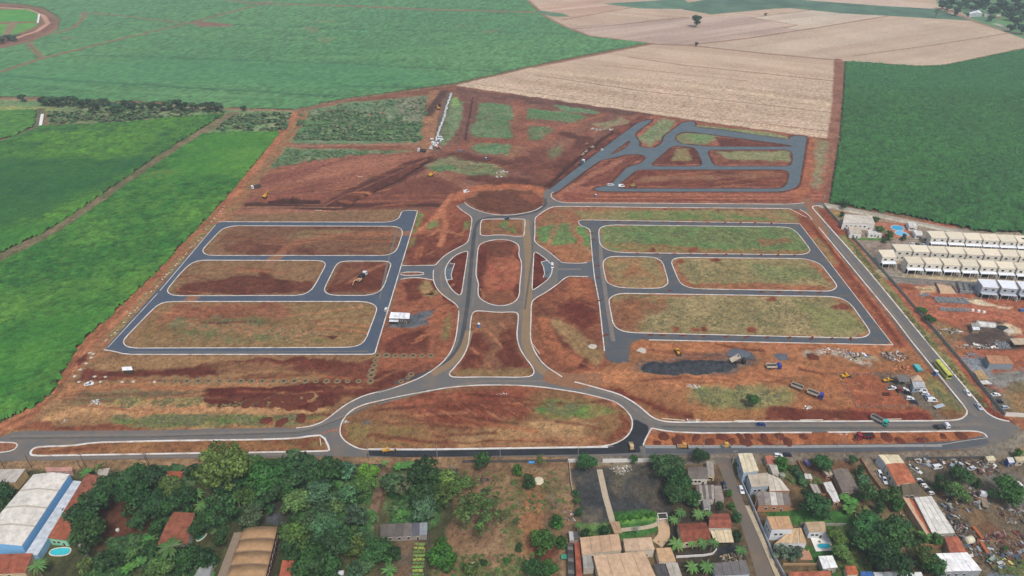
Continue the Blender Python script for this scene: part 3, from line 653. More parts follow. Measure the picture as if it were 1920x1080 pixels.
# ---- grader passes and wheel ruts on the bare soil
rs = random.Random(77)
for x0, y0, x1, y1, n, sl in [(440,310,770,368,16,-.25),(860,195,1030,345,16,-.5),(1060,300,1190,345,8,-.7),(1175,322,1470,348,10,0),(770,410,870,480,12,-1),(750,530,850,690,16,-.8),(900,490,972,560,10,5),(885,600,985,690,12,2),(690,740,1150,830,26,.1),(1010,530,1120,690,16,.8),(1200,645,1500,720,18,.05),(1500,690,1640,740,8,.2),(430,700,690,725,8,-.1),(120,700,640,800,22,0),(330,500,590,548,10,.05),(260,572,690,645,10,0),(400,426,740,475,10,-.1),(1060,362,1530,378,10,0),(640,350,860,392,10,-.05),(1510,400,1700,640,0,1),(1680,530,1900,600,10,.1)]:
    for _ in range(n):
        x, y = rs.uniform(x0, x1), rs.uniform(y0, y1); L = rs.uniform(.15, .4)*(x1-x0); k = sl+rs.uniform(-.25, .25); dx = L/math.hypot(1, k); dy = dx*k*.6
        q = [(x-dx/2, y-dy/2), (x, y+rs.uniform(-3, 3)), (x+dx/2, y+dy/2)]
        q = [(min(max(a, x0), x1), min(max(b, y0), y1)) for a, b in q]
        for o in (0, rs.choice((0, 2.2))): A([(a, b+o) for a, b in q], rs.choice(('#a9683f', '#b57a50', '#6a3322', '#5d2b1e', '#94583a')), None, w=rs.uniform(.6, 1.8), soft=1.0, warp=1.2, a=rs.uniform(.3, .62))
for k in range(34):
    x = rs.uniform(780, 1000); y = rs.uniform(745, 782); L = rs.uniform(12, 30)
    A([(x, y), (x+L*.9, y+L*.55)], rs.choice(('#a86c4a', '#62301f', '#6d3a27', '#b37a56')), None, w=rs.uniform(.4, .8), soft=.5, warp=.5, a=.6)
# ------------------------------------------------------------------ road outlines (also used to keep the soil clear of the asphalt)
z1 = lambda p: Zr(180,370,3.097,p); z2 = lambda p: Zr(740,340,4.155,p); z3 = lambda p: Zr(700,500,3.84,p)
z4 = lambda p: Zr(1060,360,3.0,p); z6 = lambda p: Zr(900,160,2.8235,p)
L_OUT = z1([(710,142),(1700,145),(1752,128),(1768,105),(1772,88),(1790,76),(1868,78),(1620,905),(1600,912),(170,912),(100,893),(45,885)])
L_A = z1([(800,165),(1730,168),(1770,180),(1782,205),(1750,300),(1725,325),(1680,338),(660,338),(630,328),(618,310),(630,290),(715,200),(745,178)])
L_B = z1([(600,365),(1300,367),(1328,378),(1333,395),(1275,505),(1245,545),(1190,570),(460,572),(425,560),(413,543),(425,520),(500,430),(550,385)])
L_C = z1([(1430,370),(1690,370),(1713,385),(1710,400),(1675,510),(1650,545),(1590,570),(1380,570),(1340,558),(1325,540),(1330,520),(1375,430),(1395,390)])
L_D = z1([(420,605),(1560,605),(1610,620),(1630,640),(1628,665),(1565,830),(1530,860),(1470,872),(210,876),(170,862),(158,840),(170,815),(320,660),(365,620)])
W_SIDE = z2([(485,190),(520,225),(560,250),(595,275),(603,300),(595,360),(583,430),(575,465),(550,490),(480,525),(400,570),(340,625),(318,655)])
W_ARC = z2([(303,690),(300,730),(303,780),(330,840),(380,890),(440,930),(480,960),(498,990),(500,1010)])
W_LOW = z3([(608,290),(617,320),(612,380),(600,480),(585,550),(555,620),(500,690),(430,745),(340,800),(240,840),(130,880),(0,915)]) + \
        Zr(300,660,3.84,[(1720,245),(1600,280),(1480,310),(1400,345),(1330,385),(1270,430),(1220,470),(1170,505),(1090,535),(980,548)])
W_END = Zr(300,660,3.84,[(850,545),(600,552),(300,550)]) + Zr(0,640,4,[(1500,662),(900,670),(500,672),(130,672),(0,720),(-260,760)])
S_EDGE = [(-65,866),(300,860),(612,856),(690,857),(1150,856),(1480,849),(1690,846),(1830,842),(1885,826),(1915,805)]
E_KERB = Zr(1480,640,4.364,[(1800,655),(1740,645),(1680,625),(1620,590),(1580,545)]) + [(1736.6,640),(1703,599),(1626.5,506),(1560.5,432),(1524,391),(1523,387.5),(1529.6,385.5),(1542,386)]
N_TOP = z6([(1715,622),(1640,630),(1000,625),(440,622),(400,610),(375,590),(378,572),(390,565)])
RB_IN = z2([(1150,100),(1168,125),(1165,160),(1150,195),(1090,230),(960,258),(850,265),(740,255),(640,225),(570,190),(545,162)])
AV_OUT = W_SIDE + W_ARC + W_LOW + W_END + S_EDGE + E_KERB + [(1546,380)] + N_TOP + [(1026,352)] + RB_IN
AV_H1 = z2([(690,295),(1005,293),(1017,305),(1010,410),(1000,430),(940,430),(860,418),(780,418),(710,425),(672,420),(665,405),(672,310)])
AV_H2 = z2([(720,465),(820,450),(910,462),(960,490),(972,520),(965,575),(990,630),(985,720),(975,800),(972,890),(940,940),(870,968),(790,970),(710,945),(655,905),(648,850),(655,800),(640,755),(632,720),(640,620),(650,520),(665,490)])
AV_H3 = z2([(560,543),(572,550),(545,720),(520,885),(490,885),(440,840),(405,780),(390,720),(400,660),(440,605),(490,565)])
AV_H4 = z2([(1085,550),(1110,555),(1180,605),(1220,650),(1230,700),(1205,755),(1150,800),(1080,848),(1070,840)])
BAY_W = z2([(430,640),(468,640),(450,690),(440,730),(448,765),(405,770),(391,720),(402,670)])
BAY_E = z2([(1140,630),(1185,618),(1215,650),(1228,700),(1205,750),(1155,752),(1168,720),(1160,670)])
AV_H5 = z3([(735,318),(800,320),(900,330),(1010,325),(1040,335),(1045,360),(1032,500),(1050,580),(1090,650),(1145,720),(1160,760),(1140,790),(1050,798),(900,795),(760,795),(580,798),(550,785),(548,765),(580,730),(640,660),(680,580),(692,500),(700,400),(710,340)])
AV_H6 = [(700,754),(765,740),(844,726),(895,722),(960,722),(1012,725),(1090,736.5),(1148,751),(1161,758),(1174,769),(1185,784),(1186,801),(1179,815),(1165,827),(1140,836),(1100,838),(900,841),(700,843),(678,843),(660,836),(644,825),(637,813),(638.5,798),(644,785),(659,769),(678,760)]
AV_H7 = [(582,817.5),(555,822),(480,824.5),(300,826.7),(175,830),(135,836),(75,837.5),(62,841),(56,850),(62,855),(395,849.5),(454,849),(612,846),(619,843.6),(606,816)]
AV_H8 = [(-50,829),(10,829.5),(28,830),(34,835),(25,845),(0,849),(-50,850)]
AV_H9 = [(1222,803),(1259,810),(1319,812),(1480,811),(1830,808),(1846,813),(1851,820),(1801,827),(1766,834),(1686,834),(1480,836),(1206,835),(1209,826),(1215,813)]
E_SIDE = [(1480,391),(1227,389),(1080,387),(1038,387),(1024,393),(1007,405),(1003,410),(1003,441),(1001.6,451),(1007,458),(1029,472),(1048,488)]
E_LOW = [(1046,532.5),(1024,548),(1002,560),(996,569),(995.6,600)] + z3([(1133,420),(1130,500),(1140,560),(1170,630),(1230,710),(1360,795)])
E_SOUTH = z3([(1450,830),(1600,870),(1760,915)]) + [(1174,746),(1193,757.5),(1209,771),(1222.5,782.7),(1241,790),(1268,792),(1480,790),(1580,790),(1775,789),(1801,786.7),(1813,777.5),(1813,768),(1709,640),(1678.7,599.6),(1535,426)]
E_NECK = [(1526,415),(1513,400),(1500,393)]
AV_H10 = E_SIDE + E_LOW + E_SOUTH + E_NECK
CW = z2([(322,640),(270,655),(115,657),(48,655),(10,800),(45,765),(100,752),(200,750),(302,770),(302,690)])
CW_I = z2([(50,707),(225,707),(228,730),(48,735)])
CE = [(1047,486),(1055,493),(1086.5,494),(1101,492.4),(1113,487),(1116,530),(1103,518.6),(1067,518),(1058,522),(1045,534)]
R_OUT = z4([(70,158),(155,158),(1318,178),(1842,860),(470,832),(440,822),(365,850),(350,950),(240,955),(220,895),(190,615),(165,490),(153,380),(140,215),(120,200),(80,187)])
R_A = z4([(260,185),(1240,197),(1280,210),(1310,235),(1375,320),(1375,335),(1350,350),(1290,353),(330,342),(260,335),(215,315),(192,290),(187,215),(205,195)])
R_B = z4([(270,362),(480,365),(520,375),(548,395),(578,500),(575,520),(540,540),(480,543),(320,540),(260,525),(230,505),(212,420),(213,390),(235,370)])
R_C = z4([(660,368),(1340,375),(1400,390),(1440,410),(1525,520),(1525,540),(1490,558),(1440,558),(730,545),(670,530),(640,505),(600,410),(597,390),(615,373)])
R_D = z4([(320,570),(1500,588),(1560,600),(1610,635),(1712,780),(1710,800),(1680,818),(1620,822),(370,792),(310,780),(270,750),(245,620),(248,600),(275,580)])
N_OUT = z6([(362,556),(530,425),(735,272),(840,195),(905,180),(905,190),(830,245),(815,265),(845,300),(838,325),(920,335),(965,305),(975,270),(1075,195),(1130,190),(1140,205),(1132,220),(1260,234),(1640,288),(1650,268),(1720,268),(1730,280),(1690,520),(1662,548),(1590,563),(640,562),(600,550),(620,540),(690,530),(780,432),(850,415),(885,380),(850,365),(780,365),(700,385),(640,395),(560,450),(430,548),(392,572)])
N_H = [z6(q) for q in ([(700,355),(790,290),(800,295),(780,325),(740,350),(680,372)], [(1060,250),(1100,244),(1260,264),(1600,310),(1655,320),(1650,325),(1230,325),(1070,312),(1030,290),(1030,268)],
    [(1010,325),(1050,318),(1130,328),(1150,345),(1180,412),(1168,429),(918,429),(904,417)], [(1213,341),(1625,340),(1655,355),(1656,405),(1640,429),(1256,429),(1231,417),(1203,358)], [(830,446),(1610,446),(1640,460),(1630,520),(1598,547),(736,547),(728,530)])]
ST = [(1331,857),(1372,857),(1372,872),(1375.5,884),(1393,938),(1411,978),(1431,1029),(1451,1080),(1470,1130),(1436,1130),(1418,1080),(1404,1031),(1389,984),(1375.5,940),(1358,902),(1344,866)]

def road(name, outer, holes, z, m, smooth=1):
    loops = [chaikin(G(q), smooth) for q in [outer]+holes]
    v2 = []; ed = []
    for q in loops:
        b = len(v2); n = len(q); v2 += q; ed += [(b+i, b+(i+1) % n) for i in range(n)]
    r = geometry.delaunay_2d_cdt([Vector(q) for q in v2], ed, [], 0, 1e-4)
    v2 = [tuple(q) for q in r[0]]; f = [tuple(t) for t in r[2]]
    c = np.array([np.mean([v2[i] for i in t], 0) for t in f])
    ok = inside(c[:, 0], c[:, 1], loops[0])
    for q in loops[1:]: ok &= ~inside(c[:, 0], c[:, 1], q)
    f = [t for t, k in zip(f, ok) if k]
    return struct(name, mesh(name, [(x, y, z) for x, y in v2], f, m))

for q in [N_OUT]+N_H: A(q+[q[0]], '#542b20', '#6a3a2a', 5, w=3.6, soft=.8, warp=1.2, a=.85)  # dark red-brown band, berm shading painted along the street edges
# ------------------------------------------------------------------ the ground sheet
def spaced():
    ys = [-700., -300., 0., 70., 120.]
    y = 145.
    while y < 1900:
        ys.append(y); d = y*cP+CAM_H*sP
        y += max(.65, min(11, .62*d*d/(FPX*CAM_H)*1.75*.62))
    ys += [2100, 2500, 3000, 3600, 4300]
    return np.array(ys)
YS = spaced()
NS = 901
S_ = np.concatenate([[-9, -4, -2], np.linspace(-1.0, 1.0, NS), [2, 4, 9]])
def build_ground():
    hw = np.clip((YS*cP+CAM_H*sP)*.79, 255, None)
    X = (S_[None, :]*hw[:, None]); Y = np.repeat(YS[:, None], len(S_), 1)
    X = np.clip(X, -2600, 2600)
    sh = X.shape; X = X.ravel().copy(); Y = Y.ravel().copy()
    RGB = np.tile(np.array(lin('#8a6a50')), (len(X), 1))
    far = (Y > 1440) | (np.abs(X) > (Y*cP+CAM_H*sP)*.77)
    RGB[far] = np.array(lin('#7f9070'))
    RGB = paint(X, Y, RGB, LAY)
    f1 = fbm(X, Y, 2.2, 3, 5); f2 = fbm(X, Y, 60, 3, 9)
    f3 = np.random.default_rng(3).random(len(X))
    am = (1-.75*sstep(800, 1000, Y))
    RGB *= (1+.85*am*(f1-.5))[:, None]*(.88+.24*f2)[:, None]*(1+.45*am*(f3-.5))[:, None]*(1-.35*am*(f3 < .06))[:, None]
    RGB = RGB**1.16*1.30
    g_ = RGB.mean(1, keepdims=True); RGB = (g_+(RGB-g_)*.85)*np.array([.87, .895, .85])
    Z = (fbm(X, Y, 5, 3, 33)-.5)*.30 + (fbm(X, Y, 1.6, 2, 34)-.5)*.12
    # keep the soil below the asphalt sheets
    near = (Y < 1120) & (np.abs(X) < 650)
    i = np.nonzero(near)[0]; low = np.zeros(len(i))
    for o, hs in ((L_OUT, [L_A, L_B, L_C, L_D]), (AV_OUT, [AV_H1, AV_H2, AV_H3, AV_H4, AV_H5, AV_H6, AV_H7, AV_H8, AV_H9, AV_H10]), (R_OUT, [R_A, R_B, R_C, R_D]), (N_OUT, N_H), (CW, []), (CE, []), (ST, [])):
        def box(x, y, q, mg=3):
            q = np.array(q); return np.nonzero((x > q[:, 0].min()-mg) & (x < q[:, 0].max()+mg) & (y > q[:, 1].min()-mg) & (y < q[:, 1].max()+mg))[0]
        q = chaikin(G(o), 1); b = box(X[i], Y[i], q); xb, yb = X[i[b]], Y[i[b]]; s = sdist(xb, yb, q)
        for h in hs:
            h = chaikin(G(h), 1); c = box(xb, yb, h); s[c] = np.minimum(s[c], -sdist(xb[c], yb[c], h))
        low[b] = np.maximum(low[b], sstep(-2.2, -.2, s))
    Z[i] = Z[i]*(1-low) - .14*low
    # relief: trenches and banks of the earthworks
    def dig(pts, wd, dz, soft):
        p = G(pts); q = np.array(p); j = i[(X[i] > q[:, 0].min()-20) & (X[i] < q[:, 0].max()+20) & (Y[i] > q[:, 1].min()-20) & (Y[i] < q[:, 1].max()+20)]; s = wd*U/2-seg_dist(X[j], Y[j], p, False); Z[j] += dz*U*sstep(-soft*U, soft*U, s)
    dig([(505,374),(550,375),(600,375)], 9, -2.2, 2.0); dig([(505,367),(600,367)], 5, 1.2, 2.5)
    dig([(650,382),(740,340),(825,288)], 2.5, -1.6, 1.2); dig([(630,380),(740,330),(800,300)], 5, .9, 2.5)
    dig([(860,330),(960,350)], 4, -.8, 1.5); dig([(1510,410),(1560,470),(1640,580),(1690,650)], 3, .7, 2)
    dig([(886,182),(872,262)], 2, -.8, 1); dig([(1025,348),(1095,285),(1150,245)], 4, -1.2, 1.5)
    dig([(800,548),(810,549)], 3, -1.2, 1)
    nr, nc = sh
    I = (np.arange(nr-1)[:, None]*nc + np.arange(nc-1)[None, :]).ravel()
    F = np.stack([I, I+1, I+1+nc, I+nc], 1)
    me = mesh_np('ground', np.stack([X, Y, Z], 1), F, mat('soil', src='attr', rough=.95, spec=.15, var=.22, scale=1.3, bump=.35), cols=RGB, smooth=True)
    return struct('ground', me)
build_ground()

# ------------------------------------------------------------------ asphalt
def asphalt(name, c, c2, sc=.12):
    """asphalt with dust: two tones mixed by broad noise"""
    m = mat(name, c, rough=.8, var=.12, scale=1.6, spec=.35)
    n = m.node_tree.nodes; l = m.node_tree.links; b = n['Principled BSDF']
    src = b.inputs['Base Color'].links[0].from_socket
    g = n.new('ShaderNodeNewGeometry'); nz = n.new('ShaderNodeTexNoise'); nz.inputs['Scale'].default_value = sc; nz.inputs['Detail'].default_value = 9; nz.inputs['Roughness'].default_value = .68
    l.new(g.outputs['Position'], nz.inputs['Vector'])
    r = n.new('ShaderNodeValToRGB'); r.color_ramp.elements[0].position = .45; r.color_ramp.elements[1].position = .68
    l.new(nz.outputs['Fac'], r.inputs[0])
    mx = n.new('ShaderNodeMix'); mx.data_type = 'RGBA'; l.new(r.outputs[0], mx.inputs[0]); l.new(src, mx.inputs[6]); mx.inputs[7].default_value = (*lin(c2), 1)
    l.new(mx.outputs[2], b.inputs['Base Color'])
    return m
M_AS1 = asphalt('asphalt_new', '#465160', '#535b66'); M_AS2 = asphalt('asphalt_dusty', '#656462', '#7b6c5d')
M_AS3 = asphalt('gravel_base', '#546269', '#626e72'); M_AS4 = asphalt('street_asphalt', '#6b6258', '#7b6a58')
M_AS5 = asphalt('fresh_asphalt', '#23262a', '#33343a'); M_DUST = asphalt('road_dust', '#857055', '#8f7558')
road('road_west_blocks', L_OUT, [L_A, L_B, L_C, L_D], .030, M_AS1)
road('road_avenue', AV_OUT, [AV_H1, AV_H2, AV_H3, AV_H4, AV_H5, AV_H6, AV_H7, AV_H8, AV_H9, AV_H10], .034, M_AS2)
road('road_east_blocks', R_OUT, [R_A, R_B, R_C, R_D], .030, mat_r := asphalt('asphalt_east', '#4e545b', '#665c52'))
road('road_north_blocks', N_OUT, N_H, .026, M_AS3)
M_LK = asphalt('asphalt_link', '#545a61', '#625e58'); road('road_west_link', CW, [CW_I], .038, M_LK); road('road_east_link', CE, [], .038, M_LK)
road('parking_bay_west', BAY_W, [], .06, M_AS3, 0); road('parking_bay_east', BAY_E, [], .06, M_AS3, 0)
road('street', ST, [], .042, M_AS4)
def strip(name, pts, wd, z, m, sm=2):
    """a flat band along a line"""
    p = chaikin(G(pts), sm, False); L = []; Rr = []
    for i, (x, y) in enumerate(p):
        a = p[max(i-1, 0)]; b = p[min(i+1, len(p)-1)]
        dx, dy = b[0]-a[0], b[1]-a[1]; q = math.hypot(dx, dy) or 1
        w_ = U*(wd if not callable(wd) else wd(i/(len(p)-1)))
        L.append((x-dy/q*w_/2, y+dx/q*w_/2, z)); Rr.append((x+dy/q*w_/2, y-dx/q*w_/2, z))
    n = len(p)
    return struct(name, mesh(name, L+Rr, [(n+i, n+i+1, i+1, i) for i in range(n-1)], m))
# fresh black mat, dust tracks on the avenue
road('fresh_asphalt_apron', [(1187,787),(1194,787),(1203,792),(1217,799),(1214,815),(1207,828),(1205,838),(1140,838),(1165,828),(1180,815),(1187,801)], [], .044, M_AS5, 1)
strip('fresh_asphalt_lane', [(690,848),(760,851),(900,849),(1140,845),(1200,842)], 3.6, .046, M_AS5)
strip('asphalt_lane', [(1210,843),(1480,841.5),(1690,839),(1800,834),(1850,824)], 4.2, .046, mat_l := asphalt('asphalt_lane', '#4f5257', '#5d5c5a'))
M_TRK = asphalt('asphalt_seam', '#414346', '#55524d')
strip('asphalt_seam', [(1022,372),(1024,385),(1003,399),(960,406),(920,407),(900,411),(891,425),(887,455),(883,500),(878,560),(870,615),(865,640),(853,665),(825,690),(790,703),(740,718)], 2.2, .05, M_TRK)
strip('dusty_track', [(985,412),(988,450),(992,500),(990,560),(985,640),(1000,680),(1030,705),(1080,716)], 4.5, .046, M_DUST)
strip('dusty_track_west', [(880,620),(872,650),(850,680),(810,702)], 4, .052, M_DUST)
strip('crossing_track', [(1020,704),(1080,716),(1130,711)], lambda t: 7+3*math.sin(t*3), .056, mat('soil_track', '#8a6246', var=.25, scale=.4))
strip('crossing_track_north', [(1512,372),(1522,390),(1532,418),(1545,440)], 7, .056, mat('soil_track', '#9c6a48'))
strip('crossing_track_west', [(530,476),(514,484),(500,498)], 7, .056, mat('soil_track', '#9c6a48'))
strip('crossing_track_block', [(775,436),(757,438),(740,441)], 6, .056, mat('soil_track', '#9c6a48'))
strip('crossing_track_lower', [(366,555),(356,563),(352,570)], 7, .056, mat('soil_track', '#9c6a48'))

M_WT = asphalt('wheel_track', '#726d66', '#857463', .3); M_WD = asphalt('wheel_track_dark', '#55544f', '#68645c', .3)
for i_, (q, wd, m_) in enumerate([([(20,818),(300,815),(560,808),(620,790),(680,765),(780,738),(900,715),(1020,715)], 1.3, M_WT), ([(20,822),(300,819),(575,811),(640,785),(700,758),(800,731)], .9, M_WD), ([(1100,728),(1160,742),(1200,775),(1230,794),(1300,799),(1500,798),(1700,797),(1840,796)], 1.4, M_WT), ([(1240,800),(1400,803),(1600,803),(1800,802)], 1.0, M_WD), ([(1560,445),(1640,545),(1740,670),(1830,780)], 1.3, M_WT), ([(1552,448),(1632,550),(1730,672),(1820,780)], .9, M_WD), ([(1060,383),(1250,384.5),(1480,386),(1510,386)], 1.0, M_WT), ([(895,445),(893,520),(886,575)], 1.1, M_WT), ([(1000,415),(998,480),(984,580)], 1.0, M_WD), ([(80,860),(400,855),(600,851)], 1.0, M_WT), ([(830,545),(825,515),(850,480)], 1.0, M_WT), ([(1046,505),(1090,505)], 2.0, M_WT), ([(1125,440),(1128,500),(1140,580),(1150,640)], 2.2, M_WT), ([(1160,482),(1240,483)], 1.2, M_WT), ([(240,660),(450,660.5),(690,659)], 1.0, M_AS2), ([(745,430),(725,500),(712,560)], 1.0, M_AS2)]): strip('wheel_track', q, wd, .058+.002*i_, m_)
# ------------------------------------------------------------------ kerbs
M_KERB = asphalt('white_kerb', '#dcd8d0', '#b09a84', .16)
def kerb(pts, closed=True, wd=.62, h=.17, sm=1, m=None, name='kerb'):
    p = chaikin(G(pts), sm, closed); n = len(p); rows = []
    for i, (x, y) in enumerate(p):
        if closed: a, b = p[i-1], p[(i+1) % n]
        else: a, b = p[max(i-1, 0)], p[min(i+1, n-1)]
        dx, dy = b[0]-a[0], b[1]-a[1]; q = math.hypot(dx, dy) or 1
        nx, ny = -dy/q*wd/2, dx/q*wd/2
        rows.append([(x+nx, y+ny, -.1), (x+nx, y+ny, h), (x-nx, y-ny, h), (x-nx, y-ny, -.1)])
    if closed: rows.append(rows[0])
    mb = MB(); mb.loft(rows, closed=False, cap=False)
    return struct(name, mb.me(name, m or M_KERB))
for q in (L_A, L_B, L_C, L_D, AV_H1, AV_H2, AV_H3, AV_H4, AV_H5, AV_H6, AV_H8, R_A, R_B, R_C, R_D, CW_I): kerb(q)
kerb(AV_H7, wd=.95, h=.2)
kerb(L_OUT[:5]+[(759,394),(782,395.2)], False); kerb(L_OUT[6:8], False, sm=0); kerb(L_OUT[7:], False); kerb([(404,422),(300,545)], False, .45, sm=0); kerb([(296,550),(202,652)], False, .4, sm=0)
kerb(W_SIDE+CW[1:4], False); kerb(W_ARC+W_LOW, False); kerb(CW[5:9], False); kerb(RB_IN[3:], False)
kerb(N_TOP, False); kerb(E_KERB, False, .9); kerb(E_SIDE+CE[1:4], False); kerb([CE[7], CE[8]]+E_LOW, False); kerb([CE[6], CE[7]], False, sm=0)
kerb(E_SOUTH, False, .85); kerb(E_NECK[::-1]+E_SIDE[:1], False)
kerb(R_OUT[1:4]+[R_OUT[4]], False, sm=0); kerb([R_OUT[1], R_OUT[0], R_OUT[15], R_OUT[14], R_OUT[13], R_OUT[12], R_OUT[11], R_OUT[10], R_OUT[9]], False)
kerb(AV_H9[:3], False, .8); kerb([(1319,812),(1480,811),(1522,811)], False, .8, sm=0); kerb([(1552,810.5),(1700,809.5),(1830,808),(1846,813),(1851,820)], False, .8)
kerb([(1851,821),(1801,827.5),(1766,834.3),(1686,834.3),(1480,836.3),(1206,835.5)], False, .4, .12, m=mat('grey_kerb', '#a39d92', var=.15))
kerb([(1206,835),(1209,826),(1216,813),(1222,803)], False, .7)
kerb(BAY_W[:6], False, .5, .22, 0); kerb([BAY_E[5], BAY_E[6], BAY_E[7], BAY_E[0], BAY_E[1]], False, .5, .22, 0)
strip('gutter_south', [(690,842.5),(800,843),(1000,840),(1140,838)], 1.0, .09, mat('gutter', '#c9c6c0', var=.2, scale=.7))
strip('gutter_south_east', [(1210,838.2),(1480,838),(1690,836),(1766,835.8)], 1.3, .05, mat('gutter_grey', '#8b8c8c', var=.2, scale=.7))
# ================================================================== crops
M_CANE = mat('cane_leaf', src='attr', rough=.7, var=.22, scale=1.3, spec=.25, bump=.35)
def canopy(name, label, poly, c, c2, h, step, seed, bump=.7, tracks=(), layers=(), cs=30, blades=0, bl=1.4, rows=None, cat='sugarcane', edge=1.3, an=None, k=.58, ch=(1.5, 1, 1.1)):
    """a standing crop: a bumpy closed canopy that falls to the soil at its edges, with leaf blades on top"""
    step = (step[0]*U, step[1]*U)+(() if len(step) < 3 else (step[2]/U,)); cs *= U; tracks = [(q, wd*U) for q, wd in tracks]
    p = G(poly); a = np.array(p); lo = a.min(0); hi = a.max(0)
    gx = np.arange(lo[0], hi[0]+step[0], step[0]); gy = [lo[1]]
    while gy[-1] < hi[1]: gy.append(gy[-1]+step[1]*(1 if len(step) < 3 else 1+(gy[-1]-lo[1])*step[2]))
    gy = np.array(gy)
    X, Y = np.meshgrid(gx, gy); sh = X.shape
    rng = np.random.default_rng(seed)
    X = X+rng.uniform(-.35, .35, sh)*step[0]; Y = Y+rng.uniform(-.35, .35, sh)*step[1]
    x = X.ravel(); y = Y.ravel()
    s = sdist(x, y, p) + (fbm(x, y, 5, 2, seed)-.5)*1.2
    e = sstep(0, edge, s)
    for pts, wd in tracks: e = e*sstep(wd/2-.6, wd/2+.8, seg_dist(x, y, G(pts), False))
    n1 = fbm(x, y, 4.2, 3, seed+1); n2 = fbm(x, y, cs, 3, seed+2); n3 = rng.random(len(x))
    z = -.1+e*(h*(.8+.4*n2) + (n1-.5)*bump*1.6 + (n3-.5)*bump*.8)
    if an is not None:
        ca, sa = math.cos(an[0]), math.sin(an[0]); u = (x*ca+y*sa)/an[1]; v = -x*sa+y*ca
        n4 = fbm(u, v, an[2], 3, seed+5)
    else: n4 = fbm(x, y, 9, 3, seed+5)
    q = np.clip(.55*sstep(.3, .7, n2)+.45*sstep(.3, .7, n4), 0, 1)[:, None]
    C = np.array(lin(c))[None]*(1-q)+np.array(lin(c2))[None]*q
    C = C*(.66+.68*n3)[:, None]*(.58+.84*n1)[:, None]*np.where(fbm(x*.5, y, 1.7*U, 2, seed+9) < .3, .6, 1.0)[:, None]  # low spots and gaps darkened: shade between leaves painted into the colour
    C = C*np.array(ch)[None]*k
    if layers: C = paint(x, y, C, [dict(L, c=L['c']*k, c2=None if L['c2'] is None else L['c2']*k) for L in layers])
    for pts, wd in tracks:
        t = (1-sstep(wd/2-.8, wd/2+.4, seg_dist(x, y, G(pts), False)))[:, None]; C = C*(1-t)+np.array(lin('#8a6a52'))[None]*t
    nr, nc = sh
    ok = (s > -.2).reshape(sh)
    I = np.arange(nr*nc).reshape(sh)
    cell = ok[:-1, :-1] & ok[1:, :-1] & ok[:-1, 1:] & ok[1:, 1:]
    F = np.stack([I[:-1, :-1], I[:-1, 1:], I[1:, 1:], I[1:, :-1]], -1)[cell]
    used = np.unique(F); mp = np.full(nr*nc, -1); mp[used] = np.arange(len(used)); F = mp[F]
    V = np.stack([x, y, z], 1)[used]; C = C[used]
    tri = np.concatenate([F[:, [0, 1, 2]], F[:, [0, 2, 3]]])
    if blades:
        k = rng.choice(len(V), min(blades, len(V)), replace=False); k = k[V[k, 2] > h*.55]
        n = len(k); th = rng.uniform(0, 2*math.pi, n); L = bl*rng.uniform(.6, 1.3, n); b = V[k]
        d = np.stack([np.cos(th), np.sin(th)], 1); pr = np.stack([-d[:, 1], d[:, 0]], 1)*.16*bl
        v0 = b.copy(); v0[:, :2] += pr; v0[:, 2] -= .3; v1 = b.copy(); v1[:, :2] -= pr; v1[:, 2] -= .3
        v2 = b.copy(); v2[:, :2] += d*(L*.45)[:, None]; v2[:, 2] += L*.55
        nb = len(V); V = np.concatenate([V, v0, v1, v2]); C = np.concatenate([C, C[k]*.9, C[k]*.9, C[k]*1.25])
        r = np.arange(n); tri = np.concatenate([tri, np.stack([nb+r, nb+n+r, nb+2*n+r], 1)])
    me = mesh_np(name, V, tri, M_CANE, cols=np.clip(C, .003, 1), smooth=False)
    return tag(obj(name, me), label, cat, kind='stuff')
def lay(fn):
    global LAY
    keep = LAY; LAY = []; fn(); r = LAY; LAY = keep; return r
# far low green field at upper left
def far_l():
    for q in [[(-30,268),(30,250)]]: pass
    for q in [[(-20,140),(120,152),(330,164),(640,182)], [(150,105),(400,112),(640,120),(960,137)], [(430,47),(640,55),(1070,64)], [(-20,102),(60,93)], [(640,162),(800,166),(850,160)]]:
        A(q, '#2f5c3f', None, a=.75, w=3.6, soft=2, warp=1)
    for q in [[(50,150),(180,170),(400,178),(640,190)], [(660,98),(740,105),(800,100),(890,80)], [(720,96),(860,87)], [(520,108),(640,108),(950,108)], [(640,145),(760,135)]]:
        A(q, '#75a86a', None, a=.55, w=5, soft=4, warp=4)
    A([(350,43),(385,41),(440,47),(430,51),(380,51)], '#a0705c', '#8a6a52', 9, soft=3, warp=4)
    for q in [[(590,40),(625,38),(600,44)], [(570,52),(598,55),(590,62)], [(600,73),(625,74),(610,80)], [(905,60),(935,56),(915,62)], [(860,49),(890,52)], [(120,70),(140,71),(130,74)]]:
        A(q+[q[0]], '#94885f', None, a=.7, soft=5, warp=6, w=5)
    A([(-30,150),(300,158),(640,170),(850,150),(860,140),(640,120),(300,112),(-30,130)], '#4f9860', None, a=.3, soft=20, warp=10)
trk = [([(-30,145),(75,111),(240,70),(345,46),(490,8),(520,-4)], 7), ([(82,110),(62,92),(52,78),(70,70),(110,62),(140,50),(156,35),(157,24)], 6), ([(160,25),(210,28),(345,44)], 5), ([(430,2),(490,7),(640,11),(820,19),(1005,23)], 9), ([(100,25),(157,25)], 2)]
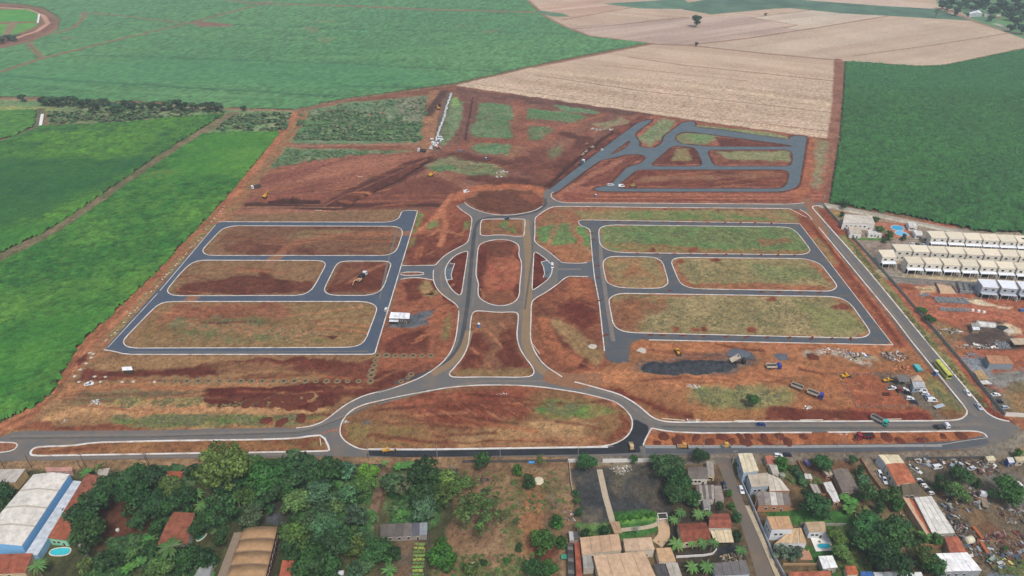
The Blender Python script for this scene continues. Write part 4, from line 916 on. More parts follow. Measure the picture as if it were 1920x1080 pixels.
canopy('sugarcane_far', 'wide flat blue green sugarcane field across the top left of the view', [(-120,-30),(-40,4),(30,8),(80,16),(110,36),(105,58),(60,78),(0,92),(-80,100),(-120,185),(60,182),(130,188),(300,193),(420,202),(550,207),(640,187),(855,158),(1000,124),(1222,81),(1105,68),(1060,51),(1020,30),(988,0),(970,-30)],
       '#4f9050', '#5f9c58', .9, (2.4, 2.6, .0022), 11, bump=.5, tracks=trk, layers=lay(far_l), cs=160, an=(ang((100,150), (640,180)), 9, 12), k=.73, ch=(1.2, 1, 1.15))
# near left sugarcane: three blocks between the tracks
yl = '#57a534'; dg = '#2f7a34'
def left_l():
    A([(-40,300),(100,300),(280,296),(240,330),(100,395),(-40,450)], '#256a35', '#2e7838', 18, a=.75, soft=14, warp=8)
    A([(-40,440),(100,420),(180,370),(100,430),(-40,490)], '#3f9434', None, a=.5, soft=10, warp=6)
def near_l():
    A([(235,335),(300,322),(345,322),(320,338),(250,343)], '#86a648', None, a=.6, soft=5, warp=8, spk=(.42, 7))
    A([(430,285),(520,275),(500,300),(430,305)], '#7aa84a', None, a=.5, soft=8, warp=8, spk=(.4, 9))
    A([(380,255),(530,248),(520,280),(470,330),(300,340)], '#63ad3c', None, a=.45, soft=14, warp=9)
    A([(-40,780),(100,680),(200,600),(120,580),(-40,660)], '#4fa238', None, a=.35, soft=14, warp=9)
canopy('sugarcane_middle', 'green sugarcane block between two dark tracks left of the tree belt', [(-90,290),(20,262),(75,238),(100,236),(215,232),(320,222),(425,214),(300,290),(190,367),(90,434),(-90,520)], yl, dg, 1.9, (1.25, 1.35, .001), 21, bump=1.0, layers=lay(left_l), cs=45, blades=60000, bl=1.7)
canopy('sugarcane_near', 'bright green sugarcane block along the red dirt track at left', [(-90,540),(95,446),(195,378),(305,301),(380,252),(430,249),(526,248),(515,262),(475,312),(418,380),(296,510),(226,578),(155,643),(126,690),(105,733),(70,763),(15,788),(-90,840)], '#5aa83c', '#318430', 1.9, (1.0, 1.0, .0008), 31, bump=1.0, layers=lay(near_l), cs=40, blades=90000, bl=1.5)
canopy('sugarcane_corner', 'small green sugarcane corner left of the white marker by the treeline', [(-90,212),(72,206),(66,238),(20,258),(-90,284)], '#55a53c', '#4c9a3c', 1.7, (1.5, 1.8), 41, bump=.9, cs=40)
def right_l():
    A([(1580,115),(1720,125),(1780,122),(1925,90),(1925,180),(1700,170),(1580,160)], '#3f8552', None, a=.35, soft=25, warp=10)
canopy('sugarcane_right', 'dense dark green sugarcane field behind the white condominium houses', [(1583,116),(1722,126),(1768,124),(1925,92),(2080,40),(2080,470),(1925,440),(1840,437),(1780,424),(1690,405),(1620,394),(1552,382),(1560,330),(1572,262),(1578,190)], '#337f3c', '#2a7036', 2.4, (1.5, 1.7, .0008), 51, bump=1.3, layers=lay(right_l), cs=60, blades=50000, bl=2.2, an=(.15, 3.5, 6), k=.68, ch=(1.8, 1.0, .98))  # stretched dark tone paints the shade between the cane rows
# ------------------------------------------------------------------ rough vegetation: uncountable weeds and scrub
def tufts(name, label, areas, cols, seed, cat='scrub', k=.7):
    """areas: (pixel polygon, number, size m, height m)"""
    rng = np.random.default_rng(seed); V = []; F = []; C = []; nb = 0
    cols = [np.array(lin(c)) for c in cols]
    for poly, n, size, hh in areas:
        size *= U; hh *= U
        p = G(poly); a = np.array(p); lo = a.min(0); hi = a.max(0)
        x = rng.uniform(lo[0], hi[0], n*4); y = rng.uniform(lo[1], hi[1], n*4)
        ok = inside(x, y, p) & (fbm(x, y, 9, 3, seed) > .42); x = x[ok][:n]; y = y[ok][:n]
        m = len(x); sz = size*rng.uniform(.5, 1.5, m)
        col = np.stack([cols[i] for i in rng.integers(0, len(cols), m)])*k*rng.uniform(.7, 1.3, m)[:, None]
        for b in range(7):
            th = rng.uniform(0, 2*math.pi, m); L = sz*rng.uniform(.3, 1, m); z0 = hh*sz/size*rng.uniform(.1, .6, m)
            cx = x+np.cos(th)*L*.35; cy = y+np.sin(th)*L*.35
            d = np.stack([np.cos(th), np.sin(th)], 1)*(L*.5)[:, None]; e = np.stack([-d[:, 1], d[:, 0]], 1)*.8
            tz = hh*sz/size*.4
            q = [np.stack([cx-d[:, 0]-e[:, 0], cy-d[:, 1]-e[:, 1], z0-.1], 1), np.stack([cx+d[:, 0]-e[:, 0], cy+d[:, 1]-e[:, 1], z0-.25*tz], 1),
                 np.stack([cx+d[:, 0]+e[:, 0], cy+d[:, 1]+e[:, 1], z0+tz*rng.uniform(0, 1, m)], 1), np.stack([cx-d[:, 0]+e[:, 0], cy-d[:, 1]+e[:, 1], z0+tz], 1)]
            V += q; r = np.arange(m); F.append(np.stack([nb+r, nb+m+r, nb+2*m+r, nb+3*m+r], 1)); nb += 4*m
            C += [col*rng.uniform(.85, 1.15)]*4
    return tag(obj(name, mesh_np(name, np.concatenate(V), np.concatenate(F), M_CANE, cols=np.concatenate(C))), label, cat, kind='stuff')
tufts('scrub', 'rough green scrub on the unfinished land beside the white pipe line', [([(552,262),(560,225),(640,205),(790,225),(795,265)], 2200, 2.0, .8), ([(555,215),(640,196),(800,182),(800,225),(600,225)], 500, 1.7, .6), ([(505,314),(540,280),(760,284),(640,294)], 450, 1.6, .5), ([(600,262),(600,235),(700,235),(760,262)], 500, 2.6, 1.3)], ['#4f7448', '#5f8450', '#72905c', '#7f8a64'], 61, k=.72)
tufts('weeds', 'low weeds and grass clumps scattered over the building blocks', [([(895,192),(960,200),(960,262),(890,258)], 330, 0.99, 0.17), ([(985,205),(1100,220),(1090,232),(985,222)], 198, 0.99, 0.17), ([(990,235),(1032,240),(1018,262),(990,262)], 132, 0.99, 0.21), ([(815,298),(940,315),(945,330),(870,325)], 264, 0.93, 0.17),
    ([(840,188),(866,192),(835,270),(822,265)], 198, 0.99, 0.21), ([(1200,258),(1255,226),(1235,262)], 132, 0.81, 0.14), ([(1130,426),(1490,426),(1512,466),(1140,458)], 1100, 0.81, 0.12), ([(1280,490),(1510,490),(1555,530),(1300,530)], 572, 0.68, 0.1),
    ([(1190,562),(1560,562),(1615,615),(1220,612)], 836, 0.68, 0.1), ([(1012,420),(1078,420),(1080,455),(1012,450)], 264, 0.81, 0.12), ([(210,778),(590,778),(580,797),(215,800)], 924, 0.74, 0.17), ([(310,596),(490,598),(640,636),(330,640)], 352, 0.74, 0.14),
    ([(140,745),(400,745),(560,760),(150,766)], 352, 0.68, 0.14), ([(1300,730),(1400,720),(1480,740),(1400,770),(1310,755)], 484, 0.74, 0.14), ([(1010,765),(1045,750),(1095,760),(1060,782)], 198, 0.81, 0.17), ([(935,424),(968,418),(968,438)], 66, 0.99, 0.28), ([(1750,710),(1805,760),(1795,780),(1750,740)], 154, 0.68, 0.1)],
    ['#7f8054', '#88845a', '#74804e', '#8f865e'], 62, 'weeds', .66)
tufts('undergrowth', 'tangled green undergrowth beneath the trees of the lower left wood', [([(535,885),(700,885),(690,960),(540,1000)], 900, 2.0, 1.4), ([(600,950),(710,930),(690,1010),(600,1010)], 600, 2.2, 1.5), ([(730,900),(850,890),(810,990),(735,985)], 600, 2.0, 1.3), ([(205,1015),(290,1005),(300,1050),(215,1060)], 400, 1.6, 1.1), ([(540,985),(640,990),(620,1080),(540,1080)], 350, 1.8, 1.2), ([(290,930),(480,920),(480,1000),(300,1000)], 300, 2.0, 1.2), ([(170,1050),(400,1045),(400,1085),(160,1085)], 350, 1.8, 1.2), ([(280,880),(640,885),(640,930),(280,930)], 500, 2.2, 1.5)], ['#3f6a38', '#4f7c3c', '#35582f', '#5f7a48'], 63, 'undergrowth')
tufts('grass_tufts', 'dry grass tufts across the brown paddock and the neglected lots', [([(870,885),(1065,880),(1060,1000),(850,1000)], 260, .9, .3), ([(820,1040),(1000,1040),(1000,1085),(815,1085)], 260, 1.0, .4), ([(1690,980),(1740,1000),(1730,1050),(1700,1030)], 120, 1.2, .6), ([(1850,1050),(1930,1045),(1930,1075),(1870,1075)], 150, 1.2, .5), ([(1450,870),(1540,900),(1530,925),(1480,905)], 120, 1.1, .5), ([(1590,890),(1640,950),(1660,1000),(1600,960)], 300, 1.6, 1.0), ([(1565,985),(1620,990),(1640,1075),(1570,1075)], 200, 1.3, .6)], ['#6f7a44', '#7f7a50', '#5a7a3c'], 64, 'grass')
tufts('fence_grass', 'strip of rough grass along the grey condominium fence', [([(1556,404),(1577,426),(1642,510),(1747,640),(1852,762),(1846,766),(1742,647),(1634,512)], 700, .7, .25)], ['#75784a', '#84804e', '#6c7844'], 65, 'grass')
tufts('belt_scrub', 'grey green scrub below the tree belt at far left', [([(90,212),(200,206),(430,206),(400,220),(300,222),(210,230),(95,232)], 500, 2.6, 1.5), ([(440,214),(545,212),(535,245),(400,248)], 420, 2.6, 1.5)], ['#5f7f50', '#4f7348', '#7f8860'], 66)
# ================================================================== trees and plants
M_LEAF = mat('leaf', src='objattr', rough=.6, var=.18, scale=.35, spec=.3)
M_BARK = mat('bark', '#6b5a48', var=.3, scale=2.5); M_PBARK = mat('palm_bark', '#8a7c68', var=.3, scale=3)
def crown_mesh(seed, r, hz, z0, lobes, lr, leaf, fill=1.25, flat=.8, open_=0.0):
    """leaf clumps spread over many lobes; r crown radius, hz half height, z0 centre height"""
    rng = np.random.default_rng(seed); V = []; C = []; ctr = []
    for i in range(lobes):
        th = i*2.399963+rng.uniform(-.3, .3); q = math.sqrt((i+.4)/lobes); ph = rng.uniform(-.55, 1.0)
        rr = (r-lr*.7)*q
        top = math.sqrt(max(0, 1-(rr/(r*1.05))**2))
        z = z0+hz*(top*rng.uniform(.35, .8) if ph > -.15 else -top*rng.uniform(.2, .6))
        ctr.append((rr*math.cos(th)+rng.uniform(-.14, .14)*r, rr*math.sin(th)+rng.uniform(-.14, .14)*r, z+rng.uniform(-.1, .14)*hz, lr*rng.uniform(.5, 1.25)))
    for cx, cy, cz, ρ in ctr:
        n = int(12.57*ρ*ρ/(leaf*leaf)*fill)
        d = rng.normal(size=(n, 3)); d[:, 2] += .25; d /= np.linalg.norm(d, axis=1)[:, None]
        p = np.array([cx, cy, cz])+d*(ρ*(rng.uniform(.62, 1.06, n)+.3*(rng.random(n) > .86)*rng.random(n)))[:, None]*np.array([1, 1, flat])
        nn = d+rng.normal(size=(n, 3))*.55; nn[:, 2] += .25; nn /= np.linalg.norm(nn, axis=1)[:, None]
        a = np.cross(nn, rng.normal(size=(n, 3))); a /= np.linalg.norm(a, axis=1)[:, None]; b = np.cross(nn, a)
        s = (leaf*rng.uniform(.45, .95, n))[:, None]
        tint = rng.uniform(.62, 1.25)*rng.uniform(.6, 1.4, n)
        V.append(np.stack([p-a*s*.6-b*s*.45, p+a*s*.7-b*s*.25-nn*s*.2, p+a*s*.5+b*s*.6, p-a*s*.5+b*s*.4-nn*s*.15], 1).reshape(-1, 3))
        C.append(np.repeat(tint, 4))
    V = np.concatenate(V); C = np.concatenate(C)
    F = np.arange(len(V)).reshape(-1, 4)
    cols = np.stack([C, C, C*.95], 1)
    return mesh_np('crown', V, F, M_LEAF, cols=cols), ctr
def trunk_mesh(ctr, r, z0, tr, seed, m=None):
    rnd = random.Random(seed); mb = MB(); fork = z0*rnd.uniform(.35, .5)
    k = Vector((rnd.uniform(-.3, .3), rnd.uniform(-.3, .3), fork)); mb.cyl((0, 0, -.3), k, tr, tr*.72, 7)
    for c in rnd.sample(ctr, min(7, len(ctr))):
        e = Vector(c[:3]); mid = k.lerp(e, .5)+Vector((0, 0, .1*r)); mb.cyl(k, mid, tr*.5, tr*.3, 5); mb.cyl(mid, e, tr*.3, tr*.1, 5)
    return mb.me('trunk', m or M_BARK)
TREES = {}
def proto_tree(key, name, r, hz, z0, lobes, lr, leaf, tr, seeds, **k):
    L = []
    for s in seeds:
        me, c = crown_mesh(s, r, hz, z0, lobes, lr, leaf, **k); L.append((name, [('trunk', trunk_mesh(c, r, z0, tr, s)), ('crown', me, True)]))
    TREES[key] = (L, r, z0)
proto_tree('dense', 'dense_tree', 5, 3.4, 5.0, 16, 1.9, .75, .32, (1, 2, 3), fill=1.5)
proto_tree('big', 'spreading_tree', 9, 4.6, 7.6, 30, 2.5, .95, .5, (4, 5, 6), fill=1.35, flat=.7)
proto_tree('airy', 'open_crowned_tree', 7, 3.2, 6.6, 20, 1.8, .7, .36, (7, 8), fill=1.0, flat=.65)
proto_tree('round', 'small_round_tree', 2.4, 2.0, 2.9, 10, 1.1, .5, .14, (9, 10, 11), fill=1.5)
proto_tree('shrub', 'shrub', 2.0, 1.3, 1.2, 9, .9, .42, .08, (12, 13), fill=1.3)
proto_tree('sparse', 'sparse_tree', 2.6, 1.8, 3.4, 8, .8, .42, .12, (14, 15), fill=.7)
proto_tree('far', 'field_tree', 5, 3.8, 4.6, 11, 2.1, 1.1, .35, (16, 17, 18), fill=1.4)
# palms
def frond_mesh(L, droop, wd, seed):
    rnd = random.Random(seed); mb = MB(); n = 7; prev = None
    for i in range(n+1):
        t = i/n; x = L*t*(1-.12*t); z = L*(.42*t-droop*t*t); w_ = wd*math.sin(math.pi*min(1, .12+t*.86))
        cur = [(x, -w_, z-w_*.55), (x, 0, z), (x, w_, z-w_*.55)]
        if prev: mb.add(prev+cur, [(0, 3, 4, 1), (1, 4, 5, 2)])
        prev = cur
    return mb.me('frond', M_LEAF)
FR = [frond_mesh(2.9, .62, .30, 1), frond_mesh(2.6, .88, .28, 2), frond_mesh(2.7, .36, .27, 3)]
for me in FR:
    at = me.color_attributes.new('Col', 'FLOAT_COLOR', 'POINT'); at.data.foreach_set('color', np.ones(len(me.vertices)*4, np.float32))
def palm_trunk(h, bend, seed):
    mb = MB(); pts = [Vector((bend*(t/5)**2, 0, h*t/5-.2)) for t in range(6)]
    for i in range(5): mb.cyl(pts[i], pts[i+1], .2-.015*i, .185-.015*i, 7)
    return mb.me('trunk', M_PBARK)
PT = [(palm_trunk(h, b, i), h, b) for i, (h, b) in enumerate(((4.5, .3), (6.0, -.4), (3.4, .1)))]
def palm(px, py, wpx, label, group, col='#6f9a4c', i=0):
    me, h, b = PT[i % 3]; s = max(.55, wpx/ppm(py, h)/5.2)
    p = P(px, py, h*s*.95); rnd = random.Random(i*7+int(px))
    r = empty('palm_tree', (p.x, p.y, 0), rnd.uniform(0, 6.28), label, 'palm tree', group, s)
    obj('trunk', me, r)
    for k in range(19):
        o = obj('frond', FR[k % 3], r, (b, 0, h-.25), k*2.399+rnd.uniform(-.2, .2)); o.color = (*[c*rnd.uniform(.75, 1.2) for c in lin(col)], 1)
def banana_leaf():
    mb = MB(); prev = None
    for i in range(6):
        t = i/5; x = 1.9*t*(1-.15*t); z = 1.5*t-1.1*t*t; w_ = .42*math.sin(math.pi*min(1, .1+.88*t))
        cur = [(x, -w_, z-.12), (x, 0, z), (x, w_, z-.12)]
        if prev: mb.add(prev+cur, [(0, 3, 4, 1), (1, 4, 5, 2)])
        prev = cur
    me = mb.me('leaf', M_LEAF); at = me.color_attributes.new('Col', 'FLOAT_COLOR', 'POINT'); at.data.foreach_set('color', np.ones(len(me.vertices)*4, np.float32)); return me
BL = banana_leaf(); BS = MB().cyl((0, 0, -.2), (0, 0, 1.6), .14, .1, 6).me('stem', mat('banana_stem', '#7f8a50'))
def banana(px, py, label, group, s=1.3, n=9, seed=0):
    rnd = random.Random(seed+int(px)); p = P(px, py, 2*s)
    r = empty('banana_plant', (p.x, p.y, 0), 0, label, 'banana plant', group, s); obj('stem', BS, r)
    for k in range(n):
        o = obj('leaf', BL, r, (rnd.uniform(-.1, .1), rnd.uniform(-.1, .1), 1.4+rnd.uniform(-.2, .3)), k*2.4); o.color = (*[c*rnd.uniform(.8, 1.25) for c in lin('#4a7a34')], 1); o.scale = (1, 1, rnd.uniform(.7, 1.3))
def bare_mesh(seed):
    rnd = random.Random(seed); mb = MB()
    def grow(p, d, L, r, n):
        e = p+d*L; mb.cyl(p, e, r, r*.65, 4 if n < 3 else 6, cap=False)
        if n == 0: return
        for k in range(3 if n > 1 else 4):
            q = (d+Vector((rnd.uniform(-.8, .8), rnd.uniform(-.8, .8), rnd.uniform(-.1, .5)))).normalized(); grow(e, q, L*rnd.uniform(.6, .85), r*.6, n-1)
    grow(Vector((0, 0, -.2)), Vector((0, 0, 1)), 1.7, .2, 4)
    return mb.me('branches', mat('grey_bark', '#8a7e72', var=.25, scale=2))
BARE = [bare_mesh(1), bare_mesh(5)]

# regions used to say where a tree stands: (x0,x1,y0,y1,phrase)
REG = [(-20,130,850,1090,'at the left edge beside the blue warehouse'), (130,310,850,1015,'in the yard right of the blue warehouse'), (130,420,1015,1100,'in the garden left of the arched warehouse'),
    (310,660,840,900,'in the wood along the dirt verge'), (300,545,900,1015,'in the wood above the arched warehouse'), (545,720,850,1000,'in the lot left of the garden path'),
    (400,680,1000,1100,'right of the arched tan warehouse'), (720,870,850,1000,'in the thicket above the grey shed'), (680,800,1000,1100,'beside the vegetable beds'), (800,1075,850,1100,'in the brown paddock'),
    (1075,1240,850,1090,'in the grounds of the gravel lot'), (1240,1345,840,950,'on the right edge of the gravel lot'), (1240,1345,950,1100,'around the red tiled house'), (1345,1400,850,1100,'on the kerb of the town street'),
    (1400,1560,840,985,'in the gardens right of the street'), (1400,1585,985,1100,'beside the white house with pool'), (1560,1660,840,975,'in the gardens left of the orange roof'), (1560,1700,975,1100,'in the big clump below the green pool'), (1660,1760,900,1100,'next to the long white roof'), (1760,1960,840,1100,'in the scrapyard'),
    (1560,1760,360,480,'around the condominium pool'), (1700,1960,400,640,'inside the condominium wall'), (-20,470,170,230,'of the far tree belt left')]
TL = []
def tree(kind, px, py, w_, col='#3f6a34', hs=1.0, lab=None, base=False): TL.append((kind, px, py, w_, col, hs, lab, base))
D1, D2, O1, O2, B1, Y1, G1, G2 = '#2f5a2e', '#3a6632', '#5f7f3c', '#6f8a4c', '#437a30', '#6f9a38', '#567f58', '#6d8a74'
for q in [('dense',249,891,60,D1),('dense',287,891,54,D1),('dense',204,911,52,D1),('dense',197,932,48,D1),('dense',255,932,66,D2),('dense',289,953,46,D1),('dense',262,976,44,D1),('dense',162,962,76,D2),('dense',168,1000,74,D2),('round',293,990,30,D2),('sparse',187,872,26,O1),('dense',3,925,44,D1),('round',12,948,30,D2),
    ('shrub',195,1055,46,D2),('shrub',225,1052,40,D2),('shrub',245,1045,36,O1),('shrub',280,1030,34,D2),('shrub',160,1062,34,O1),
    ('round',358,880,32,D1),('big',418,882,108,O1,1.25),('dense',473,869,50,'#4f7d34'),('dense',513,871,46,D2),('dense',502,894,84,D2),('dense',564,878,80,D1),('dense',613,880,66,D1),('round',589,900,25,Y1,1.5),('dense',536,905,60,D2),('dense',322,911,42,O1),('dense',347,935,48,D2),('dense',293,946,48,D1),('round',317,953,38,D2),
    ('airy',409,962,84,'#4f7d44'),('dense',464,934,52,O1),('dense',430,912,60,D1),('dense',473,971,50,'#567048'),('dense',493,938,50,D1),('dense',524,915,58,D2),('dense',556,944,58,O2),('dense',598,924,56,G1),('round',600,964,46,G1),('round',578,980,40,G1),('dense',550,1006,58,O1),('dense',624,1005,60,G1),('dense',610,1028,60,D2),('round',548,1032,44,D2),('dense',584,1058,76,D2),('round',294,1035,34,D2),('dense',347,1047,56,D2),('dense',302,1068,58,O1),('round',411,1016,28,D2),('round',387,1044,44,D1),('dense',372,990,40,D2),
    ('round',651,878,40,G1),('dense',691,884,46,'#5f9a34'),('airy',684,910,56,O1),('dense',796,886,74,D1),('round',833,896,46,O1),('round',733,909,44,G1),('airy',756,911,50,'#7f8560'),('dense',796,929,54,D2),('airy',833,927,54,O1),('dense',796,953,50,G1),('airy',860,909,48,O1),('sparse',884,907,28,O1),('round',904,864,36,D2),('airy',896,962,88,O1,1.15),('sparse',940,966,38,O2),('round',667,967,46,G1),('shrub',633,951,40,'#5f8a4c'),('round',650,930,40,G1),
    ('dense',707,1033,56,D2),('round',736,1038,36,D1),('dense',636,1022,72,D2),('round',667,1027,46,'#6f8a3c'),('dense',689,1056,42,G1),('dense',829,1046,60,B1),('round',829,1018,26,B1),('dense',609,982,50,G1),('shrub',951,1051,15,B1),('shrub',907,1056,17,D2),('shrub',882,1069,30,O1),('dense',613,1062,58,D2),('round',664,1069,40,G1),
    ('sparse',1013,864,26,O1),('round',971,880,23,B1),('round',993,904,28,D2),('dense',1100,868,40,D2),('round',1188,861,18,B1),('round',1227,861,19,D2),('big',1254,876,66,'#4f7a44',.8),('dense',1272,902,50,D2),('dense',1262,926,46,'#4f7440'),('dense',1280,925,46,D2),('round',1302,936,32,D2),('round',1044,979,28,B1),('sparse',969,978,20,D2),('dense',1020,1015,50,B1),('round',1053,1016,29,B1),('shrub',973,1029,19,D2),('dense',1004,1066,42,D2),('dense',1030,1068,38,B1),
    ('round',1133,996,26,D2),('shrub',1098,1000,22,D2),('shrub',1110,1003,20,O1),('sparse',1193,991,16,G2),('round',1080,925,15,D2),('round',1082,940,16,D2),('round',1085,962,18,D2),
    ('dense',1313,856,34,D1),('round',1351,949,17,D2),('round',1373,949,15,B1),('round',1380,969,24,D2),('round',1367,927,15,B1),('round',1382,1004,24,D1),('shrub',1384,873,18,B1),('round',1467,869,28,B1),('shrub',1487,880,22,D2),('shrub',1498,892,22,G1),('shrub',1506,906,22,G1),('dense',1542,869,38,D2),('dense',1531,951,58,D2),('shrub',1515,925,22,D2),
    ('round',1464,1033,32,G2),('round',1489,1036,30,G2),('dense',1567,1007,38,O1),('dense',1577,1038,40,O1),('round',1598,862,18,D2),('round',1611,884,22,D2),('shrub',1618,904,32,G1),('round',1626,926,40,D2),('round',1673,927,36,O1),('round',1653,931,28,D2),('round',1684,947,26,B1),('round',1649,953,22,D2),
    ('big',1634,990,72,'#4a8040',.75),('dense',1676,1000,66,D2),('big',1649,1026,80,D2,.75),('dense',1667,1055,74,D2),('dense',1610,1010,40,D2),('dense',1738,1047,46,O1),('dense',1752,1062,46,D2),('round',1702,982,18,G1),('round',1731,1010,20,B1),('round',1757,1013,24,B1),('shrub',1715,1020,20,D2),
    ('dense',1801,892,42,D2),('round',1764,907,32,D2),('dense',1793,924,44,O1),('dense',1891,923,56,B1),('round',1833,907,18,D2),('round',1909,850,18,B1),('shrub',1884,1029,13,B1),
    ('far',1585,382,20,D1),('round',1579,402,10,D1),('round',1812,455,15,D1),('round',1650,432,18,B1),('round',1668,440,16,B1),('shrub',1658,452,12,D2),('round',1695,445,12,D1),('shrub',1738,452,14,D2),('shrub',1642,412,14,B1)]: tree(*q)
tree('dense', 1729, 582, 20, B1, .7, 'green bush at the upper end of the hedge beside the grey fence'); tree('dense', 1743, 598, 22, B1, .7, 'green bush at the lower end of the hedge beside the grey fence')
tree('far', 1306, 38, 23, '#2f5236', 1.15, 'large lone dark tree standing in the pale harvested field'); tree('far', 1306, 83, 8, '#2f5236', 1.3, 'tiny lone tree beside the field track below the large lone tree')
tree('far', 1436, 27, 6, '#2f5236', 1, 'very small tree right of the large lone tree on pale soil'); tree('sparse', 1757, 24, 16, '#4f6f58', 1, 'pale sparse tree on the green strip left of the farm shed')
tree('round', 1413, 752, 26, '#4f7a3c', 1, 'green sapling clump on the grassy patch of the works yard')
for i, (x, y, w_) in enumerate([(41,184,18),(82,190,22),(95,189,26),(108,190,24),(122,189,22),(136,190,24),(150,194,24),(164,192,20),(178,198,24),(192,192,20),(206,198,22),(218,202,26),(236,196,22),(250,198,20),(266,198,18),(284,199,22),(300,201,20),(318,196,26),(332,194,24),(345,200,22),(360,200,22),(384,200,22),(396,198,20),(408,200,22),(456,203,14)]):
    tree('far', x, y, w_, ['#33563a', '#2c4f36', '#446a44'][i % 3], .85)
rf = random.Random(3)
for i, (x, y, w_) in enumerate([(1770,8,22),(1785,2,24),(1800,12,22),(1795,22,16),(1812,6,24),(1825,18,22),(1838,10,26),(1850,2,24),(1862,20,24),(1876,12,28),(1890,20,24),(1900,30,22),(1912,14,26),(1922,28,24),(1858,34,14),(1905,42,26),(1918,54,24),(1896,52,18),(1880,-4,30),(1845,-6,26),(1910,-2,28),(1778,16,14)]):
    tree('far', x, y, w_, ['#2c4f40', '#33584a', '#3a6050'][i % 3], .9, 'dark tree of the far wood at the top right corner, %s from the left' % ordn(1))
for i, (x, y, w_) in enumerate([(2,76,16),(14,70,18),(24,72,14)]): tree('far', x, y, w_, '#335548', .8, ['leftmost','middle','rightmost'][i]+' dark tree beside the winding road at far left')
KADJ = {'dense': 'dense', 'big': 'large spreading', 'airy': 'open crowned', 'round': 'small round', 'shrub': 'low bushy', 'sparse': 'thin sparse', 'far': 'dark'}
CADJ = {D1: 'dark green', D2: 'deep green', O1: 'olive green', O2: 'pale olive', B1: 'bright green', Y1: 'yellow green', G1: 'grey green', G2: 'silvery'}
KN = {'shrub': 'shrub'}
def place_trees():
    for i, t in enumerate(list(TL)):
        if t[6] and 'far wood' in t[6]: TL[i] = t[:6]+(None, 'wood')
    groups = {}
    for i, t in enumerate(TL):
        if t[6]: continue
        if t[7] == 'wood': key = ('dark tree of the far wood at the top right', '')
        else:
            ph = next((r[4] for r in REG if r[0] <= t[1] < r[1] and r[2] <= t[2] < r[3]), 'among the town gardens')
            key = ('%s %s' % (' '.join(w for w in [KADJ[t[0]], CADJ.get(t[4], 'green')]) if t[0] != 'far' else 'dark', KN.get(t[0], 'tree')), ph)
        groups.setdefault(key, []).append(i)
    lab = {}
    for (k, ph), L in groups.items():
        L.sort(key=lambda i: TL[i][1])
        for j, i in enumerate(L):
            b = ('%s %s' % (k, ph)).strip()
            lab[i] = (b if len(L) == 1 else b+', '+(('leftmost' if j == 0 else 'rightmost' if j == len(L)-1 else ordn(j+1)+' from left')), ph or 'far wood')
    for i, (kind, px, py, w_, col, hs, lb, base) in enumerate(TL):
        if px < 880 and 858 < py < 908 and kind != 'big': py += 5; hs *= .88
        protos, r0, z0 = TREES[kind]
        s = 1.0
        for _ in range(3): s = w_/2/ppm(py, z0*s*hs)/r0
        p = P(px, py, z0*s*hs); rnd = random.Random(i)
        l, g = (lb, None) if lb else lab[i]
        c = lin(col); j = rnd.uniform(.52, .98); c = (c[0]*rnd.uniform(.85, 1.3), c[1], c[2]*rnd.uniform(.8, 1.15))
        o = build(protos[rnd.randrange(len(protos))], (p.x, p.y, 0), rnd.uniform(0, 6.28), l, 'shrub' if kind == 'shrub' else 'tree', ('trees '+g) if g else None, (s*rnd.uniform(.94, 1.06), s*rnd.uniform(.94, 1.06), s*hs), '#000000')
        for ch in o.children:
            if ch.name.startswith('crown'): ch.color = (c[0]*j, c[1]*j, c[2]*j, 1)
place_trees()
PALMS = [(67,1060,40,'large palm tree in front of the red roof at the bottom left'),(316,1028,52,'tall palm beside the terracotta roofed house'),(367,926,34,'upper of two palms in the wood above the arched warehouse'),(375,947,32,'lower of two palms in the wood above the terracotta house'),(444,932,34,'palm in the wood above the arched warehouse roof'),(720,866,18,'small palm on the verge at the head of the garden path'),(727,1068,36,'palm at the bottom edge below the vegetable beds'),
    (1084,984,20,'small palm on the left wall of the gravel lot'),(1267,1018,36,'largest palm right of the tan roofed house'),(1262,973,24,'palm beside the white pergola'),(1278,960,26,'leftmost of three palms above the red tiled house'),(1309,962,28,'middle of three palms above the red tiled house'),(1329,962,22,'rightmost of three palms above the red tiled house'),(1391,1029,28,'palm on the kerb of the street'),(1298,1016,26,'left palm before the red tiled house'),(1316,1018,26,'middle palm before the red tiled house'),(1336,1016,26,'right palm before the red tiled house'),(1298,1062,32,'left palm at the bottom edge behind the grey roof'),(1327,1062,34,'right palm at the bottom edge beside the grey roof'),(1660,434,12,'palm beside the condominium pool, upper'),(1672,445,12,'palm beside the condominium pool, lower'),(1632,420,10,'small palm at the corner of the club house')]
for i, (x, y, w_, l) in enumerate(PALMS): palm(x, y, w_, l, 'palm trees', ['#557c3c', '#4a7036', '#648a46'][i % 3], i)
for i, (x, y, l) in enumerate([(748,872,'left banana plant on the verge above the thicket'),(762,870,'second banana plant on the verge above the thicket'),(775,872,'right banana plant on the verge above the thicket'),(752,962,'lone banana plant above the grey shed'),(240,1062,'left banana plant in the garden below the red soil yard'),(262,1050,'middle banana plant in the garden below the red soil yard'),(278,1012,'right banana plant in the garden below the red soil yard'),(1585,932,'left banana plant beside the white shack'),(1598,940,'right banana plant beside the white shack'),(1592,952,'front banana plant beside the white shack'),(1733,1003,'banana plant below the long white roof'),(160,884,'banana plant beside the pole near the blue warehouse'),(722,898,'banana plant at the top of the garden path')]): banana(x, y, l, 'banana plants', 1.5*U, 9, i)
